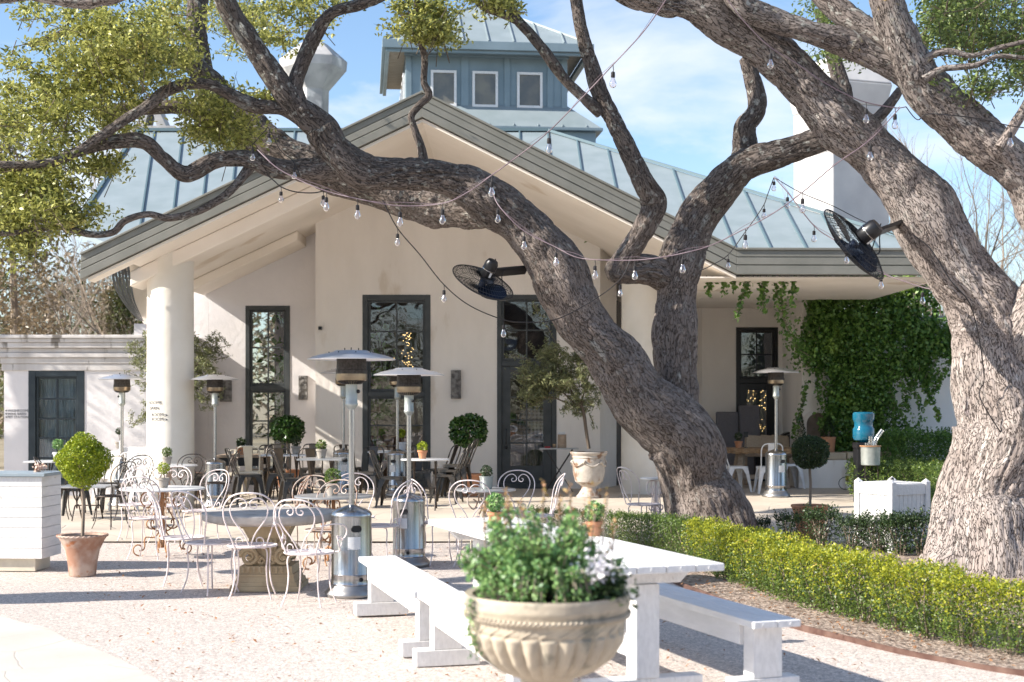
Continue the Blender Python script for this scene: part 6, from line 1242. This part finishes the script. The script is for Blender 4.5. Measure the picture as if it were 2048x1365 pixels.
for ex, ey, h0, h1, lx in ((-.24, 0, .22, .35, -.01), (-.14, .03, .27, .40, -.02), (-.17, -.02, .25, .37, .02), (-.02, .05, .30, .43, .01), (.05, 0, .28, .38, .0), (.13, .04, .24, .42, .05), (.16, 0, .2, .33, .03), (.10, 0, .25, .43, -.01), (.20, .02, .18, .40, .04), (-.08, -.05, .28, .36, -.03), (.24, 0, .14, .28, .03)):
    q = [(ex, ey, h0 * .5), (ex + lx * .4, ey, h0), (ex + lx, ey, h1)]; mb.tube(crom(q, 4), .0028, 4, False)
    for k in range(26): f = k / 25; C2.append((ex + lx * f + g.normal() * .008, ey + g.normal() * .008, h0 + .03 + (h1 - h0) * f))
    leaves("shoot", C2, .020, rsh, t, aspect=.5); C2 = []
mb.build("shoot_stems", lf_twig, t)
t = thing("trailing_vine", "thin vine trailing down the left side of the foreground urn", "plant", (UX, UD, rz(1195))); C3 = []; mb = MB(); q = crom([(-.25, -.16, .03), (-.29, -.17, .0), (-.292, -.165, -.05), (-.30, -.13, -.10), (-.285, -.12, -.16), (-.275, -.12, -.21)], 6); mb.tube(q, .0025, 4, False)
for p in q:
    for _ in range(3): C3.append(np.array(p) + g.normal(size=3) * (.010, .006, .010))
leaves("foliage", C3, .02, lf_herb, t, aspect=.6); mb.build("stems", lf_twig, t)
t = thing("white_flowers", "small white flowers with dark leaves at the right of the foreground urn", "flowers", (UX, UD, rz(1195))); C4 = g.normal(size=(520, 3)) * (.035, .035, .028) + (.18, -.19, .135); C5 = g.normal(size=(90, 3)) * (.04, .04, .025) + (.26, -.10, .06); leaves("blossoms", np.concatenate([C4[:210], C5[:24]]), .021, lf_white, t, aspect=.9, upbias=.6)
leaves("foliage", np.concatenate([g.normal(size=(420, 3)) * (.055, .06, .03) + (.22, -.12, .05)]), .03, lf_dark, t, aspect=.7)
# ================================================================ string lights
def strand(label, pts, d, bulbs, cm, r=.005, bs=.9, sup=None):
    """pts, bulbs in photo coordinates; d distance or a pair from first to last point"""
    n_ = len(pts); d0, d1 = d if isinstance(d, tuple) else (d, d); L3 = [P(u, v, d0 + (d1 - d0) * i / (n_ - 1)) for i, (u, v) in enumerate(pts)]; o0 = L3[0]; t = thing("string_light", label, "string lights", o0); mb = MB()
    q = [Vector(p) - o0 for p in crom([tuple(p) for p in L3], 6)]; mb.tube(q, r, 6)
    if sup is not None: mb.tube([p + Vector((0, 0, .018 * math.sin(i * .5) + .015)) for i, p in enumerate(q)], r * .4, 4)
    mb.build("cable", cm, t, smooth=60)
    us = [p[0] for p in pts]
    for u, v in bulbs:
        # nearest point on the cable for the distance
        k = min(range(len(q)), key=lambda i: abs(CU + (q[i] + o0).x * F / (q[i] + o0).y - u) + .35 * abs(CV - ((q[i] + o0).z - EYE) * F / (q[i] + o0).y - v)); p = q[k]
        mb = MB(); top = p.copy(); mb.tube([top, top + Vector((.004, 0, -.05 * bs)), top + Vector((0, 0, -.07 * bs))], .004, 5); mb.lathe([(.006, -.062 * bs), (.017, -.07 * bs), (.018, -.115 * bs), (.014, -.12 * bs)], 12, tuple(top)); sk = mb.build("socket", rubber, t, smooth=50)
        mb = MB(); mb.lathe([(.012, -.119 * bs), (.016, -.135 * bs), (.027, -.165 * bs), (.030, -.183 * bs), (.024, -.203 * bs), (.010, -.214 * bs), (.001, -.215 * bs)], 14, tuple(top), capt=False); bu = mb.build("bulb", bulbg, sk, smooth=60)
        mb.v = []; mb.f = []; mb.m = []
    return t
strand("pale cable of bulbs sweeping from the top centre down to the gable", [(1345, -20), (1290, 60), (1226, 130), (1165, 195), (1098, 263), (1040, 310), (983, 351), (935, 385), (885, 407), (800, 412), (715, 398), (640, 378), (560, 340), (515, 300)], (11.5, 14.0), [(1226, 140), (1100, 268), (980, 355), (884, 410), (793, 412), (715, 400), (656, 380)], pale_c, r=.0048, sup=1, bs=.9)
strand("cable of bulbs hanging along the right oak's big left fork", [(1448, -10), (1490, 45), (1541, 95), (1590, 125), (1640, 160), (1690, 188), (1732, 205), (1790, 216), (1812, 214)], (12.6, 12.9), [(1541, 98), (1732, 206), (1789, 216)], pale_c)
strand("cable of bulbs leaving behind the right oak's upper fork", [(1812, 214), (1835, 240), (1860, 228), (1960, 238), (2020, 252), (2100, 262)], (12.9, 12.6), [(2022, 252)], rubber)
strand("long pale cable of bulbs looping from the right fork down across both trunks", [(1800, 216), (1740, 280), (1670, 330), (1605, 385), (1545, 428), (1480, 463), (1420, 492), (1365, 507), (1310, 517), (1260, 521), (1190, 520), (1150, 514), (1112, 495), (1048, 462), (1000, 415), (985, 385)], (12.8, 14.6), [(1742, 282), (1605, 387), (1489, 460), (1365, 507), (1270, 521), (1192, 520), (1113, 496), (1047, 462), (994, 412)], pale_c, sup=1)
strand("dark cable of bulbs sagging past the first fan to the door", [(765, 400), (795, 457), (840, 510), (888, 570), (940, 612), (1007, 640), (1050, 645), (1110, 640), (1180, 605), (1240, 560), (1262, 515)], (15.2, 16.2), [(795, 457), (887, 570), (1007, 640), (1238, 562)], rubber, .006)
strand("short dark cable of bulbs falling over the roof to the low eave", [(1548, 355), (1535, 390), (1525, 415), (1490, 465), (1456, 510), (1425, 530), (1400, 542)], 16.4, [(1549, 356), (1527, 413), (1456, 510)], rubber, .006, .75)
strand("dark cable of bulbs running over the roof to the right oak", [(1548, 355), (1575, 385), (1628, 452), (1668, 480), (1700, 500), (1762, 545), (1800, 560), (1845, 575), (1872, 580)], (16.0, 15.0), [(1572, 382), (1627, 450), (1691, 494), (1762, 545), (1843, 574)], pale_c, .006, .85, 1)
strand("thin black wire line crossing behind the second fan", [(1548, 355), (1600, 385), (1665, 412), (1720, 440), (1790, 470), (1850, 490)], 16.6, [(1820, 480)], rubber, .005, .7)
strand("dark cable with two bulbs under the oak's lower left limb", [(533, 350), (548, 362), (562, 374), (590, 384), (630, 386), (658, 378)], 15.5, [(562, 374), (645, 385)], rubber, .007, .8)
strand("loose bulbs tied up in the oak's left limb", [(505, 290), (530, 262), (538, 258), (560, 300), (585, 322), (600, 350)], 15.2, [(537, 258), (587, 326), (489, 300)], rubber, .005, .8)
# power lead stapled down the right oak
t = thing("power_cord", "thin black lead running down the right oak's trunk", "cable", (0, 0, 0)); mb = MB(); mb.tube([P(u, v, d) for u, v, d in crom([(1826, 470, 13.35), (1862, 500, 13.32), (1900, 560, 13.28), (1935, 600, 13.3), (1950, 640, 13.45), (1962, 700, 13.6), (1968, 760, 13.72), (1960, 780, 13.78), (1962, 800, 13.76), (1988, 845, 13.8), (2020, 890, 13.84), (2050, 925, 13.85)], 6)], .006, 5); mb.build("cable", rubber, t)
# ================================================================ fans on the oaks
def fan(label, c, nrm, r, arm_to, rot=0.0):
    nrm = Vector(nrm).normalized(); q = nrm.to_track_quat('Z', 'Y'); t = thing("wall_fan", label, "fan", c); t.rotation_mode = 'QUATERNION'; t.rotation_quaternion = q; mb = MB()
    def prof(s): return r * math.sin(s), .085 * math.cos(s) - .0
    for side in (1, -1):
        for i in range(56):
            a = 2 * math.pi * i / 56; mb.tube([(r * s * math.cos(a + .25 * s), r * s * math.sin(a + .25 * s), side * .085 * (1 - s ** 3)) for s in (.17, .4, .65, .85, .95, 1.0)], .0026, 3, False)
        for s in (.17, .35, .55, .75, .9): mb.tube(ring(r * s, side * .085 * (1 - s ** 3), 40), .0024, 4, closed=True)
    mb.tube(ring(r, 0, 56), .007, 6, closed=True); mb.lathe([(.065, -.09), (.065, -.082), (.001, -.082)], 20, capt=False); mb.build("cage", black, t)
    mb = MB(); mb.lathe([(.04, -.05), (.045, .02), (.04, .03)], 16)
    for k in range(3):
        a0 = rot + k * 2.094; vs = []
        for i in range(7):
            f = i / 6; rr = .05 + (r * .88 - .05) * f; wd = .05 + .10 * math.sin(math.pi * min(1, f * .85 + .12))
            for j in range(4):
                g_ = (j / 3 - .5) * wd * 2; a = a0 + .25 * f; x = rr * math.cos(a) - g_ * math.sin(a); y = rr * math.sin(a) + g_ * math.cos(a); vs.append((x, y, -.01 + g_ * .42))
        mb.add(vs, [(i * 4 + j, i * 4 + j + 1, i * 4 + 5 + j, i * 4 + 4 + j) for i in range(6) for j in range(3)])
    mb.build("blades", mat("blade_blue_black", (.025, .035, .06), rough=.25, metal=.6) if 'blade_blue_black' not in bpy.data.materials else bpy.data.materials['blade_blue_black'], t, smooth=50)
    mb = MB(); k = r / .38; mb.lathe([(.055 * k, .07), (.078 * k, .10), (.08 * k, .17), (.083 * k, .172), (.083 * k, .18), (.08 * k, .182), (.078 * k, .25), (.06 * k, .285), (.001, .29)], 28, capt=False); mo = mb.build("motor", black, t, smooth=40)
    mb = MB(); mb.lathe([(.0845 * k, .172), (.0845 * k, .18)], 28, capb=False, capt=False); mb.build("motor_band", steel, mo); mb = MB(); n_ = 5
    mb.add([(.0815 * k * math.cos(-2.0 + i * .09), .0815 * k * math.sin(-2.0 + i * .09), z) for i in range(n_) for z in (.105, .165)], [(2 * i, 2 * i + 2, 2 * i + 3, 2 * i + 1) for i in range(n_ - 1)]); mb.build("label", paper, mo)
    inv = q.inverted(); e = inv @ (Vector(arm_to) - Vector(c)); mb = MB(); s0 = Vector((0, 0, .12)) + (Vector((e.x, e.y, 0)).normalized() * .085 * k); mb.bar(s0, e, .035, .11 * k); mb.bar(s0 + Vector((0, 0, -.05)), s0 + Vector((0, 0, .06)), .05, .09); br = mb.build("bracket", black, t, bevel=.004)
    mb = MB(); mid = s0.lerp(e, .35); mb.tube(crom([tuple(Vector((0, 0, .26)) + s0 * .4), tuple(s0 + Vector((0, 0, .02)) + inv @ Vector((.02, -.05, -.16))), tuple(s0.lerp(e, .3) + inv @ Vector((.0, -.06, -.20))), tuple(mid + inv @ Vector((0, -.07, 0))), tuple(e + inv @ Vector((0, -.02, -.02)))], 6), .006, 5); mb.build("flex", rubber, t)
    return t
fan("black caged fan on the leaning oak's trunk, in front of the gable wall", P(966, 565, 16.1), (.41, -.42, .82), .37, P(1052, 540, 16.75), .5)
fan("larger black caged fan on the right oak's left fork, before the eave", P(1708, 489, 13.4), (.68, -.44, .58), .42, P(1806, 446, 14.0), 1.2)
# ================================================================ things against the right wall
def slab(label, u0, u1, v0, v1, d, th=.12, lean=.12):
    x0, x1 = X(u0, d), X(u1, d); zb = at(u0, d).z; zt_ = EYE - (v0 - CV) * (d) / F; t = thing("leaning_cushion", label, "cushion", (x0, d, zb), 0, "grey bench cushions leaning on the wall"); mb = MB(); w_, h = x1 - x0, zt_ - zb
    mb.hexa([(0, -th - lean, 0), (w_, -th - lean, 0), (w_, -lean, 0), (0, -lean, 0)], [(0, -th, h), (w_, -th, h), (w_, 0, h), (0, 0, h)]); mb.build("cushion", fabricb, t, bevel=.03, smooth=60)
slab("shorter grey bench cushion leaning left of the black door", 1431, 1475, 824, 960, 28.9); slab("taller grey bench cushion leaning across the black door", 1476, 1518, 811, 960, 28.95)
for k, (u, lab) in enumerate(((1506, "leftmost tan cushion behind the rustic table"), (1536, "middle tan cushion behind the rustic table"), (1558, "rightmost tan cushion behind the rustic table"))):
    t = thing("tan_cushion", lab, "cushion", at(u, 27.4) + Vector((0, 0, .60)), 0, "tan square cushions behind the rustic table"); mb = MB(); mb.hexa([(-.19, -.10, 0), (.19, -.10, 0), (.21, .02, 0), (-.17, .02, 0)], [(-.13, .08, .36), (.21, .08, .33), (.22, .2, .33), (-.12, .2, .36)]); mb.build("cushion", fabrict, t, bevel=.03, smooth=60)
t = thing("bench_seat", "dark bench behind the rustic table carrying the tan cushions", "bench", at(1532, 27.5)); mb = MB(); mb.box(-.5, -.22, .54, .5, .25, .598); mb.build("seat", plankw, t, bevel=.01)
for s in (-1, 1): mb = MB(); mb.box(s * .42 - .03, -.18, 0, s * .42 + .03, .2, .539); mb.build("leg", plankw, t)
t = thing("fireplace_screen", "black arched cover standing right of the black door", "screen", at(1585, 28.4)); mb = MB(); q = [(-.30, 0)] + [(-.30 * math.cos(math.pi * i / 14), .72 + .28 * math.sin(math.pi * i / 14)) for i in range(15)] + [(.30, 0)]
mb.add([(x, 0, z) for x, z in q] + [(x, .25, z) for x, z in q], [tuple(range(len(q)))] + [(i + 1, i, len(q) + i, len(q) + i + 1) for i in range(len(q) - 1)]); mb.build("cover", black, t, smooth=40); mb = MB(); mb.tube([(x * .9, -.012, z * .95) for x, z in q[1:-1]], .008, 6); mb.build("trim", steeld, t)
t = thing("second_screen", "lower black arched cover left of the fireplace screen", "screen", at(1545, 28.5)); mb = MB(); mb.add([(x * 1.1, 0, z * .86) for x, z in q] + [(x * 1.1, .25, z * .86) for x, z in q], [tuple(range(len(q)))] + [(i + 1, i, len(q) + i, len(q) + i + 1) for i in range(len(q) - 1)]); mb.build("cover", black, t, smooth=40)
t = thing("table_number_stand", "small black card holder on the rustic timber table", "sign", at(1492, 26.3) + Vector((0, 0, .74))); mb = MB(); mb.tube([(0, 0, 0), (0, 0, .22)], .005, 6); mb.lathe([(.04, 0), (.04, .01)], 16); mb.build("stand", black, t); mb = MB(); mb.box(-.04, -.004, .20, .04, .004, .30); mb.build("card", black, t)
# water cooler with blue jug, galvanised tub with cups
wd = 22.4; t = thing("water_cooler", "slim black water cooler carrying a blue jug in front of the ivy", "water cooler", at(1727, wd)); mb = MB(); mb.hexa([(-.13, -.15, 0), (.13, -.15, 0), (.13, .15, 0), (-.13, .15, 0)], [(-.13, -.15, .86), (.13, -.15, .86), (.13, .15, .86), (-.13, .15, .86)]); mb.box(-.14, -.16, .861, .14, .16, .95); mb.build("body", black, t, bevel=.012); mb = MB(); mb.tube([(-.05, -.16, .72), (-.05, -.20, .72), (-.05, -.20, .69)], .012, 8); mb.tube([(.04, -.16, .72), (.04, -.20, .72), (.04, -.20, .69)], .012, 8); mb.build("tap", whitem, t)
t = thing("water_jug", "translucent blue water jug upturned on the black cooler", "water jug", at(1727, wd) + Vector((0, 0, .951))); t.scale = (1.22, 1.22, 1.32); mb = MB(); mb.lathe([(.04, 0), (.05, .015), (.12, .03), (.137, .06), (.137, .16), (.125, .175), (.118, .19), (.118, .24), (.13, .26), (.137, .28), (.137, .345), (.12, .362), (.001, .366)], 32, capt=False); mb.build("jug", mat("blue_water_plastic", (.004, .085, .15), (.010, .14, .22), scale=2, rough=.12, spec=.8), t, smooth=40)
t = thing("galvanised_tub", "galvanised tub on a thin stand in front of the black cooler", "tub", at(1741, 22.2)); mb = MB(); mb.lathe([(.135, .60), (.145, .61), (.150, .88), (.155, .90), (.150, .91)], 36, capt=False); mb.lathe([(.149, .91), (.14, .86), (.001, .855)], 36, capb=False, capt=False); mb.build("tub", zincp, t, smooth=40); mb = MB(); mb.tube(ring(.156, .90, 36), .012, 6, closed=True); mb.build("rim", rust, t)
for k in range(4): a = k * 1.57 + .7; mb = MB(); mb.tube([(.135 * math.cos(a), .135 * math.sin(a), .60), (.15 * math.cos(a), .15 * math.sin(a), 0)], .008, 6); mb.build("leg", dkiron, t)
for k, (dx, h, tl, lab) in enumerate(((-.06, .10, 0, "short stack of clear cups in the galvanised tub"), (.0, .20, 0, "upright sleeve of clear cups in the galvanised tub"), (.05, .30, .35, "leaning sleeve of clear cups arching over the galvanised tub"))):
    t = thing("cup_stack", lab, "cups", at(1741, 22.2) + Vector((dx, 0, .85))); mb = MB(); mb.tube(crom([(0, 0, 0), (tl * h * .3, 0, h * .5), (tl * h * 1.3, 0, h)], 5), .036, 12); mb.build("cups", glassmat("clear_plastic", (.85, .88, .9), .3, .2) if 'clear_plastic' not in bpy.data.materials else bpy.data.materials['clear_plastic'], t, smooth=60)
t = thing("extension_reel", "red plug box with a looped black lead by the hearth wall", "power box", at(1696, 25.6)); mb = MB(); mb.box(-.04, -.04, .16, .05, .04, .26); mb.build("box", mat("red_plastic", (.30, .03, .02), rough=.4), t, bevel=.01); mb = MB(); mb.tube([(x * 1.2, -.03, .13 + z) for x, z in spiral((-.03, 0), .11, .12, 1.2, 5.6, 16)], .007, 5); mb.build("lead", rubber, t); mb = MB(); mb.lathe([(.05, 0), (.03, .16)], 10, (.02, .02, 0)); mb.build("post", whitem, t)
t = thing("bark_vase", "bark-wrapped container with folded napkins on the console table", "container", at(1124, 25.2) + Vector((0, 0, .775))); mb = MB(); mb.lathe([(.075, 0), (.08, .01), (.076, .24), (.07, .24)], 20, fn=lambda r, z, a: r * (1 + .03 * math.sin(a * 9))); mb.build("container", plankw, t, smooth=40); mb = MB(); mb.box(-.06, -.03, .235, .055, .03, .285); mb.build("napkins", paper, t)
t = thing("red_box", "small red tin lying on the console table's left end", "tin", at(1095, 25.2) + Vector((0, 0, .775))); mb = MB(); mb.box(-.05, -.04, 0, .05, .04, .025); mb.build("tin", mat("red_tin", (.45, .03, .04), rough=.4), t, bevel=.004)
t = thing("tealight_glass", "amber candle glass on the console table beside the bark vase", "candle holder", at(1109, 25.2) + Vector((0, 0, .775))); mb = MB(); mb.lathe([(.03, 0), (.036, .07)], 14); mb.build("glass", brass, t)
# white planter trough behind the white chairs at left
t = thing("white_trough", "white panelled planter box against the wall left of the column", "planter", at(278, 24.6)); mb = MB(); mb.box(-.28, 0, .0, .4, .4, .92); mb.box(-.34, -.03, 0, -.281, .03, 1.04); mb.build("box", whitem, t, bevel=.01)
# ================================================================ what shows through the glass
t = thing("person", "person in a black and white plaid shirt standing behind the door glass, back turned", "person", (X(1068, 27.7), 27.7, .12))
me = bpy.data.meshes.new("body"); J = [(0, 0, .98), (0, 0, 1.12), (0, 0, 1.30), (0, .0, 1.45), (0, -.01, 1.52), (0, -.015, 1.62), (0, -.015, 1.71), (.10, 0, .92), (.11, .01, .50), (.11, .02, .09), (.12, -.08, .04), (-.10, 0, .92), (-.11, -.01, .50), (-.11, .02, .09), (-.12, -.08, .04), (.18, 0, 1.42), (.24, -.01, 1.16), (.20, .14, 1.02), (-.18, 0, 1.42), (-.24, -.01, 1.16), (-.20, .14, 1.02), (.16, .22, 1.04), (-.16, .22, 1.04)]
E_ = [(0, 1), (1, 2), (2, 3), (3, 4), (4, 5), (5, 6), (0, 7), (7, 8), (8, 9), (9, 10), (0, 11), (11, 12), (12, 13), (13, 14), (3, 15), (15, 16), (16, 17), (3, 18), (18, 19), (19, 20), (17, 21), (20, 22)]; rr_ = [.14, .13, .16, .12, .055, .085, .08, .09, .065, .045, .035, .09, .065, .045, .035, .06, .045, .035, .06, .045, .035, .03, .03]
me.from_pydata([Vector(p) * Vector((1, 1, 1)).length / math.sqrt(3) for p in J], E_, []); me.materials.append(skin); bo = bpy.data.objects.new("body", me); col.objects.link(bo); bo.parent = t; sk_ = bo.modifiers.new("s", 'SKIN'); sv = me.skin_vertices[0].data
for i, r_ in enumerate(rr_): sv[i].radius = (r_ * 1.0, r_ * .8)
sv[0].use_root = True; sb = bo.modifiers.new("sub", 'SUBSURF'); sb.levels = sb.render_levels = 2
mb = MB(); mb.lathe([(.205, .82), (.20, .95), (.19, 1.10), (.205, 1.30), (.20, 1.42), (.12, 1.50), (.07, 1.53)], 32, capb=False, capt=False); mb.v = [(x * 1.0, y * .66, z) for x, y, z in mb.v]
for s in (-1, 1): mb.tube([(s * .17, 0, 1.44), (s * .235, -.0, 1.28), (s * .255, -.01, 1.14), (s * .235, .06, 1.06), (s * .20, .15, 1.02)], [.075, .068, .06, .055, .05], 14)
mb.build("shirt", plaidm, t, smooth=60); mb = MB()
for s in (-1, 1): mb.tube([(s * .085, 0, .95), (s * .105, 0, .5), (s * .11, .02, .06)], [.105, .08, .07], 14)
mb.build("trousers", denim, t, smooth=60); mb = MB(); mb.sphere((0, .0, 1.665), .112, 18, 12, (1, 1, 1.08)); mb.build("hair", hairm, t, smooth=60)
t = thing("indoor_table", "dim table and seats inside, seen through the door's lower panes", "table", (X(1060, 29.3), 29.6, .11)); mb = MB(); mb.lathe([(.5, .72), (.5, .75)], 30); mb.lathe([(.04, 0), (.04, .72)], 10); mb.build("tabletop", plankw, t)
t = thing("lamp_shade_pendant", "pale pendant shade glimpsed inside at the top of the door panes", "lamp", (X(1035, 29.0), 29.0, 2.35)); mb = MB(); mb.lathe([(.42, 0), (.30, .06), (.05, .14)], 30, capb=False); mb.build("shade", whitem, t)
def indoor_plant(label, u, d, z, h, w_, n_, seed, lm=lf_ivy, size=.16):
    t = thing("indoor_plant", label, "plant", (X(u, d), d, z)); g = np.random.default_rng(seed); C = g.normal(size=(n_, 3)) * (w_ * .5, w_ * .3, h * .28) + (0, 0, h * .62); leaves("foliage", C, size, lm, t, aspect=.45); mb = MB(); mb.tube([(0, 0, 0), (0, 0, h * .7)], .02, 6); mb.build("stem", lf_twig, t)
lf_in = leafmat("indoor_leaf", (.10, .26, .03), (.24, .48, .06), None, tr=.4); indoor_plant("large green plant inside behind the narrow window", 562, 27.75, .15, 2.9, .5, 190, 3, lf_in, .2); indoor_plant("large-leaved plant inside the tall window", 755, 27.3, .15, 2.6, .35, 110, 4, lf_in, .28)
t = thing("indoor_counter", "orange-brown wooden counter inside the tall window", "counter", (X(770, 27.6), 27.6, .11)); mb = MB(); mb.box(-.35, 0, 0, .45, .3, .95); mb.build("counter", mat("orange_wood", (.34, .12, .04), (.24, .08, .03), scale=3, rough=.5), t, bevel=.01)
glow = emat("warm_fairy_bulb", (1, .62, .22), 6.0)
def fairy(label, pts, d, name="fairy_lights"):
    mb = MB()
    for x, z in pts: mb.lathe([(.0005, -.006), (.006, 0), (.0005, .006)], 6, (x, d + rng.uniform(-.1, .1), z))
    mb.build(name, glow, None, label=label, category="fairy lights", kind='stuff')
g = np.random.default_rng(12); pts = [(X(1509, 29.9) + g.uniform(-.26, .34), .4 + 1.75 * g.uniform()) for _ in range(150)]; fairy("warm fairy lights glowing behind the black door's glass", pts, 29.9)
fairy("warm fairy lights glittering in the tall window", [(X(815, 27.9) + g.normal() * .12 * (1.2 - f), 2.1 + 1.0 * f) for f in g.uniform(0, 1, 60)], 27.9, "fairy_lights")
